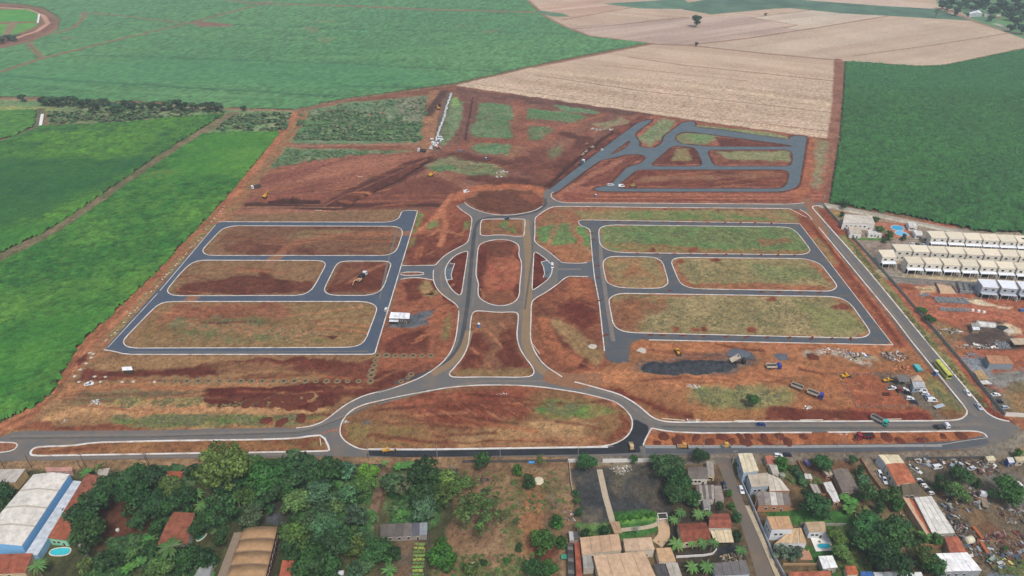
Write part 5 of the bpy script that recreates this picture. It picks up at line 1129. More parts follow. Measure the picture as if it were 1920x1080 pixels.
for i, (x, y, w_, l) in enumerate([(851,880,42,'leafless grey tree on the verge above the paddock'),(1038,940,46,'leafless grey tree in the paddock beside the gravel lot')]):
    s = w_/ppm(y, 3)/7.0; p = P(x, y, 3.5*s); r = empty('bare_tree', (p.x, p.y, 0), i, l, 'bare tree', 'leafless trees', s); obj('branches', BARE[i], r)
# clipped garden hedge
for i in range(7):
    p = P(1160+i*11, 975-i*1.6, 1.2)
    build(TREES['shrub'][0][i % 2], (p.x, p.y, 0), i, 'clipped hedge bush in the lawn behind the tan roofs, '+('leftmost' if i == 0 else 'rightmost' if i == 6 else ordn(i+1)+' from left'), 'hedge bush', 'clipped hedge bushes', (.9, .5, 1.0), '#4f8f34', name='hedge_bush')
# ================================================================== buildings
def sheet_mat(name, src='obj', pitch=.5, bump=.4, var=.24, rough=.75):
    """roof covering in the object's colour with fine ribs and weather stains"""
    m = mat(name, src=src, rough=rough, var=var, scale=.45, spec=.3)
    n = m.node_tree.nodes; l = m.node_tree.links; b = n['Principled BSDF']
    tc = n.new('ShaderNodeTexCoord'); wv = n.new('ShaderNodeTexWave'); wv.inputs['Scale'].default_value = .31/pitch; wv.bands_direction = 'X'
    l.new(tc.outputs['Object'], wv.inputs['Vector'])
    bp = n.new('ShaderNodeBump'); bp.inputs['Strength'].default_value = bump; bp.inputs['Distance'].default_value = .08
    l.new(wv.outputs['Fac'], bp.inputs['Height']); l.new(bp.outputs[0], b.inputs['Normal'])
    return m
M_SHEET = sheet_mat('roof_sheet'); M_SHEET2 = sheet_mat('clean_roof_sheet', var=.09); M_TILE = sheet_mat('roof_tile', pitch=.3, bump=.6, var=.42, rough=.9)
M_WALL = mat('wall_plaster', src='obj', rough=.9, var=.12, scale=.7)
M_GLASS = mat('window_glass', '#1c2126', rough=.15, var=0, spec=.6); M_FRAME = mat('window_frame', '#d9d6cf', var=.05)
M_DOOR = mat('door_wood', '#5a4636', var=.2, scale=2); M_DARK = mat('opening_shade', '#191715', var=.1)
M_CONC = mat('concrete', '#a09a90', var=.18, scale=.8); M_WHITE = mat('white_paint', '#e4e2dc', var=.08, scale=.6); M_STEEL = mat('grey_steel', '#7f868a', var=.12, rough=.5, metal=.4)
def wall_window(root, a, b, t, z, w_, h_, out, name='window', m=None):
    """a framed opening on the wall a-b at fraction t"""
    a = Vector(a); b = Vector(b); d = (b-a).normalized(); n = Vector((d.y, -d.x)); c = a.lerp(b, t); rz = math.atan2(d.y, d.x)
    f = MB().box((0, 0, 0), (w_+.24, .10, h_+.24)).me(name, M_FRAME)
    o = obj(name, f, root, (c.x+n.x*out, c.y+n.y*out, z), rz)
    obj('pane' if name == 'window' else 'leaf', MB().box((0, -.04, 0), (w_, .08, h_)).me('pane', m or M_GLASS), o, (0, 0, 0))
def house(name, label, quad, h, roof='shed', rise=.8, rc='#a09080', wc='#d8d2c4', over=.35, seams=1, wins=2, door=True, tile=False, cat='house', group=None, rcs=None, side=0, part='roof_panel', wall=True, posts=False, joint=None):
    """quad: the eave corners as the photo shows them (far left, far right, near right, near left), h eave height"""
    h *= 1.12
    q = [P(x, y, h) for x, y in quad]; c = sum(q, Vector())/4; q = [(v.x-c.x, v.y-c.y) for v in q]
    root = empty(name, (c.x, c.y, 0), 0, label, cat, group)
    V2 = [Vector(v) for v in q]
    def mid(i, j): return (V2[i]+V2[j])/2
    ins = []
    for v in V2:
        L = v.length; ins.append(v*(1-over/L))
    g = roof in ('gable0', 'gable1', 'arch')
    if wall:
        mb = MB(); mb.prism([tuple(v) for v in ins], -.2, h-.06)
        if g:
            e = ((0, 3), (1, 2)) if roof == 'gable0' else ((0, 1), (3, 2))
            for i, j in e:
                a, b = ins[i], ins[j]; m_ = (a+b)/2; k = (a-m_).normalized(); n_ = Vector((-k.y, k.x))*.1
                mb.add([(*(a+n_), h-.06), (*(b+n_), h-.06), (*(m_+n_), h+rise*.85), (*(a-n_), h-.06), (*(b-n_), h-.06), (*(m_-n_), h+rise*.85)], [(0, 1, 2), (5, 4, 3), (0, 3, 4, 1), (1, 4, 5, 2), (2, 5, 3, 0)])
        obj('wall', mb.me('wall', M_WALL), root, color=wc)
    if posts:
        for v in ins: obj('post', MB().cyl((0, 0, -.2), (0, 0, h), .09, n=6).me('post', M_STEEL), root, (v.x, v.y, 0))
    M_ = M_TILE if tile else M_SHEET
    def strap(A_, B_, za, zb):
        d = B_-A_; m_ = (A_+B_)/2; o = obj('joint_cover', MB().box((0, 0, 0), (math.hypot(d.length, zb-za), .7, .12), ry=-math.atan2(zb-za, d.length)).me('joint_cover', M_WALL), root, (m_.x, m_.y, (za+zb)/2+.2), math.atan2(d.y, d.x), color=joint)
    def slope(A_, B_, C_, D_, zs, k0):
        """slab A-B eave/ridge edge ... split into seams along A->B (and D->C)"""
        for s in range(seams):
            t0, t1 = s/seams, (s+1)/seams; gp = .06/max(1, (B_-A_).length) if seams > 1 else 0
            t0 += gp; t1 -= gp
            pts = [A_.lerp(B_, t0), A_.lerp(B_, t1), D_.lerp(C_, t1), D_.lerp(C_, t0)]
            z = [zs[0], zs[0], zs[1], zs[1]]; st = .05*((s+k0) % 2)
            mb = MB().prism([tuple(p) for p in pts], [v+st for v in z], [v+.14+st for v in z])
            col = rcs[(s+k0) % len(rcs)] if rcs else rc
            cc = lin(col); j = random.uniform(.92, 1.08); o = obj(part if seams > 1 else 'roof', mb.me('roof', M_), root); o.color = (cc[0]*j, cc[1]*j, cc[2]*j, 1)
    if roof == 'flat': slope(V2[0], V2[1], V2[2], V2[3], (h, h), 0)
    elif roof == 'shed': slope(V2[0], V2[1], V2[2], V2[3], (h+rise, h), 0)
    elif roof == 'shedx': slope(V2[0], V2[3], V2[2], V2[1], (h+rise, h), 0)
    elif roof == 'gable0':
        a, b = mid(0, 3), mid(1, 2); slope(V2[0], V2[1], b, a, (h, h+rise), 0); slope(V2[3], V2[2], b, a, (h, h+rise), 0)
        rd = MB().box((0, 0, 0), ((b-a).length, .35, .14)).me('ridge', M_); m_ = (a+b)/2; obj('ridge', rd, root, (m_.x, m_.y, h+rise+.13), math.atan2((b-a).y, (b-a).x), color=rc)
    elif roof == 'gable1':
        a, b = mid(0, 1), mid(3, 2)
        for s in range(1, seams if joint else 0): strap(V2[0].lerp(V2[3], s/seams), a.lerp(b, s/seams), h, h+rise); strap(a.lerp(b, s/seams), V2[1].lerp(V2[2], s/seams), h+rise, h)
        slope(V2[0], V2[3], b, a, (h, h+rise), 0); slope(V2[1], V2[2], b, a, (h, h+rise), 0)
        rd = MB().box((0, 0, 0), ((b-a).length, .35, .14)).me('ridge', M_); m_ = (a+b)/2; obj('ridge', rd, root, (m_.x, m_.y, h+rise+.13), math.atan2((b-a).y, (b-a).x), color=rc)
    elif roof == 'arch':
        N = 10
        for s in range(seams):
            t0, t1 = s/seams+.004, (s+1)/seams-.004; rows = []
            for t in (t0, t1):
                A_ = V2[0].lerp(V2[3], t); B_ = V2[1].lerp(V2[2], t)
                up = [(*A_.lerp(B_, i/N), h+rise*math.sin(math.pi*(.08+.84*i/N))) for i in range(N+1)]
                rows.append(up+[(x, y, z-.15) for x, y, z in up[::-1]])
            cc = lin(rc); j = random.uniform(.93, 1.07); o = obj(part, MB().loft(rows).me('roof', M_, True), root); o.color = (*[x*j for x in cc], 1)
            if s: # a raised joint cover
                A_ = V2[0].lerp(V2[3], s/seams); B_ = V2[1].lerp(V2[2], s/seams); d_ = (V2[3]-V2[0]).normalized()*.22
                rows = []
                for sg in (-1, 1):
                    up = [(A_.lerp(B_, i/N).x+d_.x*sg, A_.lerp(B_, i/N).y+d_.y*sg, h+.08+rise*math.sin(math.pi*(.08+.84*i/N))) for i in range(N+1)]
                    rows.append(up+[(x, y, z-.1) for x, y, z in up[::-1]])
                obj('joint_cover', MB().loft(rows).me('joint_cover', mat('joint_cover', '#87705a')), root)
    if wall and wins:
        A_, B_ = ins[3], ins[2]; zc = min(h*.55, h-1.0)
        for k in range(wins): wall_window(root, A_, B_, (k+1)/(wins+1+(1 if door else 0)), zc, 1.2, 1.1, .04)
        if door: wall_window(root, A_, B_, (wins+1)/(wins+2), 1.0, .95, 2.0, .04, 'door', M_DOOR)
    for k in range(abs(side)):
        A_, B_ = (ins[2], ins[1]) if side > 0 else (ins[0], ins[3])
        wall_window(root, A_, B_, (k+1)/(abs(side)+1), min(h*.55, h-1.0), 1.4, 1.3, .04)
    return root
TERR, RUST, GREY, CREAM, WHT, TANR = '#8f5540', '#83503f', '#7a726a', '#d2c4a6', '#dcdad4', '#bd9a74'
# --- lower left
h1 = house('warehouse', 'big blue walled warehouse with long cream roof at the left edge', [(63,890),(131,889),(41,1024),(-50,1022)], 6.0, 'gable1', 1.3, '#d6d0c4', '#86c2f2', .15, 4, 0, False, cat='warehouse', joint='#b0a898')
house('lean_to', 'low pale grey lean-to with five roof sheets along the blue warehouse', [(139,903),(155,903),(70,1042),(49,1040)], 3.4, 'shedx', .7, '#c2c9ce', '#8fb4d6', .1, 5, 0, False, cat='shed')
house('long_house', 'long rust red tiled house beside the blue warehouse lean-to', [(163,890),(193,893),(124,1014),(90,1011)], 3.6, 'shedx', .7, RUST, '#8fcfa6', .3, 3, 2, True, True, rcs=['#8a5442', '#955640', '#a05c42'], part='roof_tiles')
house('house', 'red roofed house at the bottom left corner', [(-14,1042),(63,1040),(48,1074),(-20,1077)], 3.4, 'shed', .8, '#96543e', '#cdb48e', .4, 2, 2, tile=True)
house('house', 'grey roofed house with sandy walls at the left edge by the verge', [(-15,882),(49,881),(29,905),(-34,905)], 4.0, 'shed', .6, '#b0a99e', '#cfa878', .3, 3, 2)
house('shed', 'small pale roofed shed between the poles and the mango trees', [(180,882),(207,879),(201,893),(184,891)], 2.8, 'shed', .4, '#aaa294', '#b0a08c', .2, 2, 1, cat='shed')
house('shed', 'long pink walled shed behind the blue warehouse on the verge', [(86,877),(136,877),(136,884),(86,884)], 2.6, 'shed', .3, '#b98a7c', '#c49a8a', .2, 4, 2, cat='shed')
house('house', 'terracotta roofed house with white ridge below the wood', [(326,960),(366,962),(352,1021),(295,1023)], 3.8, 'gable0', 1.1, TERR, '#d6cdbc', .4, 1, 2, tile=True)
house('house', 'small orange roof half hidden among the trees of the wood', [(314,884),(345,884),(339,899),(307,902)], 3.4, 'gable0', .8, '#a8583c', '#cbb89c', .3, 1, 2, tile=True)
house('arched_warehouse', 'tan arched warehouse with ribbed barrel roof at the bottom', [(458,991),(521,988),(491,1112),(414,1112)], 6.0, 'arch', 1.1, '#a5835e', '#6d4a3f', .2, 5, 0, False, cat='warehouse', side=9)
house('lean_to', 'brown lean-to roof on the left of the arched warehouse', [(439,998),(457,997),(420,1108),(397,1108)], 4.0, 'shedx', -.9, '#936a4c', '#8a7a68', .1, 4, 0, False, cat='shed')
house('shed', 'narrow red roofed shed right of the arched warehouse', [(530,1052),(552,1053),(545,1086),(522,1086)], 2.8, 'shed', .5, '#a85a42', '#b8a48c', .2, 2, 0, False, cat='shed')
house('shed', 'small white fronted shed left of the arched warehouse', [(374,1064),(398,1058),(393,1082),(362,1084)], 3.0, 'flat', 0, '#8f9290', '#dedcd6', .1, 2, 2, cat='shed')
house('shed', 'wide grey patched shed above the vegetable beds', [(713,985),(802,982),(801,1003),(713,1007)], 2.8, 'shed', .7, GREY, '#9a948c', .25, 6, 3, cat='shed', rcs=['#5f5852', '#645e58', '#5c5650', '#6a625e', '#55555c', '#8a9094'])
# --- tan roofed house with the gravel lot
house('house', 'left wing of the tan roofed villa below the gravel lot', [(1087,1010),(1160,1003),(1166,1032),(1091,1040)], 4.2, 'shed', .6, '#b8987a', '#d8ccb8', .3, 4, 2)
house('porch_roof', 'narrow tan roof over the entrance path of the villa', [(1143,979),(1161,978),(1167,1000),(1152,1001)], 3.6, 'flat', 0, '#ab8c6c', '#cabda8', .2, 2, 0, False, cat='porch', wall=False, posts=True)
house('house', 'right wing of the tan roofed villa beside the lawn', [(1168,1012),(1221,1009),(1228,1031),(1172,1034)], 4.2, 'shed', .5, '#bfa487', '#d8ccb8', .3, 2, 2)
house('house', 'largest tan roof of the villa at the bottom edge', [(1112,1044),(1208,1036),(1233,1088),(1125,1092)], 4.4, 'shed', .7, '#bea082', '#d8ccb8', .3, 4, 2)
house('house', 'small square tan roof at the right of the villa', [(1230,1028),(1258,1027),(1268,1053),(1236,1054)], 3.8, 'flat', 0, '#bd9a74', '#e0d8c8', .2, 2, 1)
house('house_annex', 'light grey annex roof left of the large tan roof', [(1092,1044),(1109,1043),(1114,1066),(1094,1067)], 3.2, 'shed', .3, '#9a968e', '#b8b0a4', .2, 2, 0, False, cat='annex')
house('house_annex', 'dark slate annex roof right of the large tan roof', [(1225,1059),(1246,1058),(1256,1086),(1236,1086)], 3.2, 'shed', .3, '#4d4a4a', '#b8b0a4', .2, 2, 0, False, cat='annex')
house('house_annex', 'pale annex roof beside the dark slate annex', [(1247.5,1057),(1270,1056),(1281,1086),(1257.5,1086)], 3.2, 'shed', .3, '#aaa294', '#b8b0a4', .2, 2, 0, False, cat='annex')
house('tiled_passage', 'long narrow orange tiled roof left of the villa', [(1077,1018),(1086,1016),(1092,1083),(1081,1084)], 3.0, 'shedx', .3, '#a0563f', '#c8a890', .1, 1, 0, False, True, cat='passage')
house('stall_row', 'row of dark little stalls along the paddock edge', [(1064,1018),(1074,1018),(1077,1084),(1065,1084)], 2.4, 'shedx', .3, '#4f4c48', '#8f887e', .1, 9, 0, False, cat='stalls', rcs=['#4a4744', '#6d6a64', '#3f3d3b'])
house('shed', 'small grey shed on the wall between paddock and gravel lot', [(1066,997),(1083,999),(1085,1012),(1068,1014)], 2.6, 'shed', .3, '#77767a', '#b0a898', .1, 2, 0, False, cat='shed', rcs=['#b4b2ae', '#56545a'])
# --- left of the street
house('house', 'brown grey roofed house with white front under the gravel lot trees', [(1289,876),(1326,876),(1328,898),(1290,898)], 3.6, 'gable0', .7, '#6f665e', '#d8d4c8', .3, 2, 3)
house('house', 'striped grey roofed house left of the street', [(1304,912),(1338,911),(1340,936),(1309,936)], 3.4, 'shed', .6, '#7a7068', '#c4bcae', .2, 6, 2, rcs=['#6d635c', '#9a928a'])
house('shed', 'plain grey shed roof on the street side of the striped roof', [(1338.5,912),(1352,911),(1358,938),(1341,938)], 3.0, 'shedx', .4, '#8a8076', '#b4aa9c', .1, 2, 0, False, cat='shed')
house('shed', 'little grey annex below the striped roof', [(1317,938),(1330,938),(1333,953),(1320,953)], 3.0, 'flat', 0, '#8f8c88', '#d0ccc4', .1, 1, 1, cat='shed')
house('shed', 'pale flat shed at the street mouth', [(1324,865),(1337,866),(1340,893),(1327,893)], 2.8, 'flat', 0, '#9c948a', '#cfb88c', .1, 2, 1, cat='shed')
house('house', 'square red tiled house beside the street', [(1330,964),(1367,963),(1372,990),(1329,990)], 3.6, 'gable0', .9, '#8a4f3e', '#ddd4c4', .3, 1, 2, tile=True)
house('house', 'wide red tiled house behind the row of palms', [(1270,982),(1324,980),(1333,1011),(1278,1017)], 3.8, 'gable0', 1.1, '#854a38', '#cdb89c', .4, 1, 3, tile=True)
house('carport', 'cream carport roof in front of the red tiled house', [(1331,996),(1371,994),(1376,1017),(1340,1018)], 3.2, 'shed', .3, '#d2c09c', '#ddd4c4', .1, 5, 0, False, cat='carport', wall=False, posts=True)
house('house', 'dark grey roofed house at the bottom beside the street', [(1337,1058),(1398,1052),(1407,1077),(1340,1080)], 3.6, 'shed', .6, '#6a6664', '#b8c4d0', .3, 4, 3)
# --- right of the street
house('tall_house', 'two storey beige roofed house with pale blue walls at the street mouth', [(1383,852),(1410,851),(1423,883),(1394,887)], 6.2, 'shed', .5, '#cbbfa2', '#a9bac8', .2, 3, 2, side=-2)
house('house', 'beige roofed blue grey house below the two storey house', [(1401,891),(1439,888),(1442,911),(1409,914)], 4.8, 'shed', .5, '#b2a692', '#a8b4be', .2, 2, 2)
house('house', 'pale roofed extension right of the blue grey house', [(1439.5,888),(1463,898),(1481,920),(1442.5,921)], 4.2, 'flat', 0, '#c6bcaa', '#b48464', .1, 3, 2)
house('house', 'brick house with patched grey and white roof beside the pylon', [(1418,923),(1478,926),(1483,947),(1422,948)], 3.8, 'shed', .6, '#8a8078', '#b58260', .2, 5, 2, rcs=['#756b64', '#8a8078', '#c6c0b6', '#9c948a', '#776e68'])
house('shed', 'small red roofed shed on the verge right of the two storey house', [(1434,856),(1449,855),(1457,870),(1439,869)], 3.0, 'shed', .3, '#b06a58', '#c0ac94', .1, 1, 1, cat='shed')
house('shed', 'pale concrete shed below the small red roof', [(1442,871.5),(1456.5,872),(1461,888),(1449,889)], 3.0, 'flat', 0, '#bdb6a8', '#c8c0b0', .1, 1, 1, cat='shed')
house('long_shed', 'twin slope brown grey long shed among the shacks', [(1560,881),(1589,879),(1611,919),(1579,922)], 3.2, 'gable1', .8, '#7c7066', '#8f8476', .2, 2, 1, cat='shed')
for l, qd, c in [('upper of two whitish shack roofs in the brown yard', [(1543,906),(1558,904),(1567,920),(1551,923)], '#cfccc4'), ('lower of two whitish shack roofs in the brown yard', [(1552,923.5),(1567.5,922),(1575,940),(1563,942)], '#d6d4ce'), ('narrow grey shack left of the whitish shack roofs', [(1518,909),(1531,909),(1540,925),(1527,927)], '#a49c92'), ('tiny white lean-to at the top of the brown yard', [(1507,889),(1520,890),(1524,899),(1510,898)], '#c4beb4'), ('small brown shack under the dense tree', [(1542,882),(1554,880),(1563,890),(1550,892)], '#a89c8c')]:
    house('shack', l, qd, 2.5, 'shed', .3, c, '#a8785c', .1, 2, 1, cat='shack')
house('modern_house', 'white modern two storey house with tan roof right of the street', [(1437,970),(1479,969),(1488,992),(1447,993)], 6.4, 'shed', .4, '#bd9670', '#dcdfe2', .15, 3, 2, side=-2)
house('porch', 'tan lower roof in front of the white modern house', [(1487,992),(1502,991),(1513,1018),(1452,1019)], 3.2, 'shed', .3, '#bd9f78', '#dcdfe2', .2, 4, 2, cat='porch')
house('pool_house', 'square tan roofed pool house', [(1509,979),(1546,978),(1550,998),(1517,998)], 3.6, 'flat', 0, '#b8a080', '#d8dce0', .2, 3, 2)
house('pavilion', 'bright white square roof below the swimming pool', [(1534,1043),(1561,1042),(1571,1064),(1543,1067)], 3.2, 'flat', 0, '#e6e6e2', '#9a948c', .3, 2, 1, cat='pavilion')
house('house', 'orange tiled roof at the bottom edge right of the street', [(1478,1075),(1556,1073),(1562,1100),(1482,1100)], 3.4, 'shed', .8, '#a86248', '#cdb89c', .3, 2, 0, False, True)
house('house', 'cream roofed house front on the verge by the scrapyard', [(1646,854),(1684,854),(1696,868),(1660,870)], 4.6, 'shed', .4, '#d4c6a4', '#cfd4d6', .1, 3, 2)
house('house', 'bright orange tiled roof below the cream roof', [(1661,871.5),(1696,869),(1719,907),(1682,910)], 4.4, 'gable1', .8, '#b0694a', '#d6ccb8', .2, 2, 2, tile=True, side=-3)
house('house', 'mossy brown roof end below the bright orange roof', [(1688,911),(1717,908),(1731,925),(1693,927)], 3.8, 'shed', .9, '#5f5644', '#8f8474', .2, 2, 2)
house('veranda', 'long orange tiled veranda roof left of the white roof', [(1692,931),(1712,936),(1748,1002),(1738,1004)], 3.6, 'shedx', -.5, '#b86444', '#c4a486', .1, 3, 0, False, True, cat='veranda')
house('house', 'long stained white roof beside the scrapyard', [(1713,934.5),(1746,932),(1791,999),(1748.5,1002)], 4.4, 'shed', .5, '#d2cec4', '#a8a49c', .1, 4, 2)
house('house', 'small orange tiled house below the long white roof', [(1771,1009),(1796,1006),(1813,1036),(1782,1038)], 3.6, 'gable1', .7, '#a5614a', '#c4a486', .2, 1, 0, False, True)
house('house', 'bright white flat roof at the bottom right', [(1750,1039),(1813,1037),(1841,1070),(1767,1072)], 4.4, 'shed', .3, '#e4e3df', '#9aa0a4', .1, 4, 3)
house('booth', 'cream roofed booth on the verge by the scrapyard', [(1847,856),(1862,855),(1868,863),(1853,865)], 3.0, 'flat', 0, '#d2c4a2', '#b4a890', .1, 1, 1, cat='booth')
house('booth', 'blue and white booth at the right edge', [(1888,858),(1899,858),(1903,867),(1892,868)], 2.8, 'flat', 0, '#d4d4d2', '#2f559c', .1, 1, 1, cat='booth')
house('booth', 'cream roof beside the blue booth at the right edge', [(1901,857),(1921,856),(1930,864),(1906,865)], 2.8, 'flat', 0, '#c9b894', '#b4a890', .1, 2, 1, cat='booth')
house('shed', 'small orange roof at the bottom edge below the big clump', [(1583,1063),(1603,1062),(1610,1077),(1589,1078)], 2.8, 'shed', .3, '#b86644', '#cdb89c', .1, 1, 1, True, True, cat='shed')
house('shed', 'blue roof at the bottom edge', [(1613,1072),(1635,1072),(1641,1088),(1617,1088)], 2.8, 'flat', 0, '#3f6aa8', '#b8b4ac', .1, 2, 0, False, cat='shed')
house('shed', 'left white roof at the bottom edge beside the blue roof', [(1637,1073),(1694,1072),(1700,1090),(1643,1090)], 2.8, 'flat', 0, '#c6cac6', '#b8b4ac', .1, 3, 0, False, cat='shed')
house('shed', 'right white roof at the bottom edge with a blue seam', [(1697,1074),(1727,1073),(1736,1092),(1702,1092)], 2.8, 'flat', 0, '#dcdeda', '#b8b4ac', .1, 2, 0, False, cat='shed')
# --- plots behind the grey fence
house('barn', 'grey walled barn with tan roof behind the fence', [(1847,667),(1888,668.5),(1901,683),(1855,682)], 3.6, 'shed', .4, '#a87a5a', '#87929a', .1, 3, 0, False, cat='barn')
house('open_shed', 'open tan roofed shed at the right edge', [(1893,635),(1928,634),(1938,646),(1902,646.5)], 3.2, 'flat', 0, '#bca98e', '#8a8076', .1, 3, 0, False, cat='shed', wall=False, posts=True)
house('hut', 'small grey roofed hut on the dark yard', [(1819,606),(1835,606.5),(1838,612.5),(1822,612)], 2.6, 'shed', .3, '#9a968c', '#8a7a6a', .1, 2, 1, cat='hut')
house('hut', 'small white roofed hut in front of the grey hut', [(1822,613.5),(1836,614),(1838,619),(1824,618.5)], 2.4, 'shed', .3, '#d2d6da', '#8a7a6a', .1, 2, 0, False, cat='hut')
house('lean_to', 'sandy roofed lean-to against the inside of the grey fence', [(1825,695),(1842,694),(1855,711),(1835,712)], 2.8, 'flat', 0, '#ac8f64', '#9a8a78', .1, 3, 0, False, cat='shed', wall=False, posts=True)
house('lean_to', 'low white sheet roof below the sandy lean-to', [(1836,714),(1850,713),(1861,720),(1842,721)], 2.2, 'flat', 0, '#cfcac2', '#9a8a78', .1, 2, 0, False, cat='shed', wall=False, posts=True)
house('works_shed', 'grey roofed open works shed beside the parked cars', [(1679,704),(1704,704),(1707,716),(1686,716)], 3.2, 'shed', .4, '#6f6a66', '#8a8076', .1, 4, 0, False, cat='shed', wall=False, posts=True)
house('works_tent', 'grey white works cabin beside the parked vans', [(1709,716),(1732,717),(1736,726),(1713,727)], 3.0, 'shed', .4, '#aeb0b2', '#94a2b0', .1, 4, 2, cat='cabin')
q = [P(x, y, 2.2) for x, y in [(1707,707),(1727,707),(1731,714),(1709,714)]]; c = sum(q, Vector())/4
tn = empty('pointed_tent', (c.x, c.y, 0), 0, 'pale pointed tent behind the works cabin', 'tent')
obj('canopy', MB().add([(v.x-c.x, v.y-c.y, 2.2) for v in q]+[(0, 0, 5.2)], [(0, 1, 4), (1, 2, 4), (2, 3, 4), (3, 0, 4), (3, 2, 1, 0)]).me('canopy', mat('tent_cloth', '#c4ae92', var=.1)), tn)
for v in q: obj('post', MB().cyl((0, 0, -.2), (0, 0, 2.2), .06, n=6).me('post', M_STEEL), tn, (v.x-c.x, v.y-c.y, 0))
so = house('site_office', 'white roofed site office beside the western block road', [(733,586),(769,588),(768,598),(729,597)], 3.4, 'shed', .3, '#e2e4e6', '#5a5650', .2, 4, 3, cat='site office')
house('site_porch', 'low white porch roof in front of the site office', [(730,599.5),(748,600),(747,604),(729,603)], 2.6, 'flat', 0, '#d8dadc', '#5a5650', .1, 2, 0, False, cat='porch', wall=False, posts=True)
house('site_hut', 'little white gabled hut on the bare soil at lower left', [(230,689),(247,688),(249,694),(229,695)], 2.6, 'gable0', 1.2, '#e6e8ea', '#4a3c34', .4, 1, 0, False, cat='hut')
house('farm_shed', 'large white farm shed by the wood at the top right corner', [(1818,20),(1836,19),(1842,25),(1818,26)], 5.0, 'gable1', 2.0, '#dfe4e6', '#b8bcc0', .4, 1, 2, cat='shed')
house('farm_house', 'small pale farm house right of the large white shed', [(1846,25),(1857,25),(1859,28),(1846,28)], 3.0, 'shed', .5, '#c6c2bc', '#b8b0a4', .2, 1, 1)
house('farm_house', 'tiny farm house with red wall near the top right wood', [(1868,28),(1876,28),(1877,31),(1868,31)], 3.0, 'shed', .5, '#b4aaa2', '#a8746a', .2, 1, 1)
# --- condominium: repeated two storey row houses
def row_house(label, group, quad, back=False, roofc='#e2d6bc', solar=False, bare=False):
    h = 7.9
    q = [P(x, y, h) for x, y in quad]; c = sum(q, Vector())/4; V2 = [Vector((v.x-c.x, v.y-c.y)) for v in q]
    r = empty('row_house', (c.x, c.y, 0), 0, label, 'row house', group)
    wc = '#a8aeb6' if bare else '#dcd6c8'
    ins = [v*(1-.2/v.length) for v in V2]
    obj('wall', MB().prism([tuple(v) for v in ins], -.2, h-.05).me('wall', M_WALL), r, color=wc)
    mb = MB().prism([tuple(v) for v in V2], [h, h, h-.02, h-.02], [h+.75, h+.75, h+.22, h+.22]); rf_ = obj('roof', mb.me('roof', M_SHEET2), r, color='#dfe3e8' if bare else roofc); rr_ = random.Random(int(quad[0][0]*7)); j_ = rr_.uniform(.88, 1.05); rf_.color = (*[c_*j_ for c_ in lin('#dfe3e8' if bare else roofc)], 1)
    for a, b in ((0, 1), (1, 2), (3, 0)):
        A_, B_ = V2[a], V2[b]; m_ = (A_+B_)/2; obj('parapet', MB().box((0, 0, 0), ((B_-A_).length, .2, .5)).me('parapet', M_WALL), rf_, (m_.x, m_.y, h+.75 if (a, b) == (0, 1) else h+.6), math.atan2((B_-A_).y, (B_-A_).x), color='#d2cabb')
    A_, B_ = ins[3], ins[2]; d = (B_-A_).normalized(); n = Vector((d.y, -d.x))
    for t in (.25, .72): wall_window(r, A_, B_, t, 6.2, 1.7, 1.3, .04)
    if back:
        for t in (.2, .5, .8): wall_window(r, A_, B_, t, 2.6, 1.2, 1.2, .04)
        return r
    D_ = 2.5
    a0, b0 = A_+n*.1, B_+n*.1; a1, b1 = A_+n*D_, B_+n*D_
    if not bare: obj('awning', MB().prism([tuple(a0), tuple(b0), tuple(b1), tuple(a1)], [4.5, 4.5, 3.9, 3.9], [4.65, 4.65, 4.05, 4.05]).me('awning', M_SHEET2), r, color='#dfe4ea')
    else: obj('slab', MB().prism([tuple(a0), tuple(b0), tuple(b1), tuple(a1)], 3.7, 4.0).me('slab', M_WALL), r, color='#b4bac2')
    for t in (.03, .5, .97):
        p = a1.lerp(b1, t); obj('pillar', MB().box((0, 0, 1.85), (.34, .34, 4.1)).me('pillar', M_WALL), r, (p.x, p.y, 0), math.atan2(d.y, d.x), color='#d8d2c6' if not bare else '#9aa0a8')
    m_ = A_.lerp(B_, .39); obj('garage_shade_panel', MB().box((0, 0, 0), ((B_-A_).length*.78, .12, 3.5)).me('garage_shade_panel', M_DARK), r, (m_.x+n.x*.05, m_.y+n.y*.05, 1.75), math.atan2(d.y, d.x))  # flat dark panel painted as the shade under the awning and inside the garage
    wall_window(r, A_, B_, .88, 1.1, 1.0, 2.1, .04, 'door', M_DOOR)
    p = b1*.5+b0*.5; s_ = obj('side_wall', MB().box((0, 0, 1.4), (.26, D_+1.2, 3.0)).me('side_wall', M_WALL), r, (p.x+d.x*.35, p.y+d.y*.35, 0), math.atan2(d.y, d.x), color='#e2ded4')
    if solar:
        m_ = V2[0].lerp(V2[2], .45); obj('solar_panel', MB().box((0, 0, 0), (2.2, 1.6, .1), rx=.1).me('solar_panel', mat('solar_glass', '#20242c', rough=.2, var=0)), rf_, (m_.x, m_.y, h+.72))
    return r
zc5 = lambda p: Zr(1520,370,4.695,p)
def rowq(x, y): return zc5([(x, y), (x+150, y+4), (x+187, y+58), (x+40, y+54)])
xs = [(815,530),(975,537),(1137,545),(1300,555),(1462,562),(1622,573),(1782,583)]
row_house('detached white row house at the left end of the front row', 'front row houses', zc5([(592,473),(725,470),(760,530),(632,530)]))
for i, (x, y) in enumerate(xs): row_house('front row house of the condominium, %s from the left' % ordn(i+2), 'front row houses', rowq(x, y))
for i, x in enumerate([712,868,1025,1182,1338,1495,1652,1809]): row_house('middle row house of the condominium seen from behind, %s' % ('leftmost' if i == 0 else ordn(i+1)+' from the left'), 'middle row houses', rowq(x, 420+i*8.0), back=True, solar=i in (1, 6))
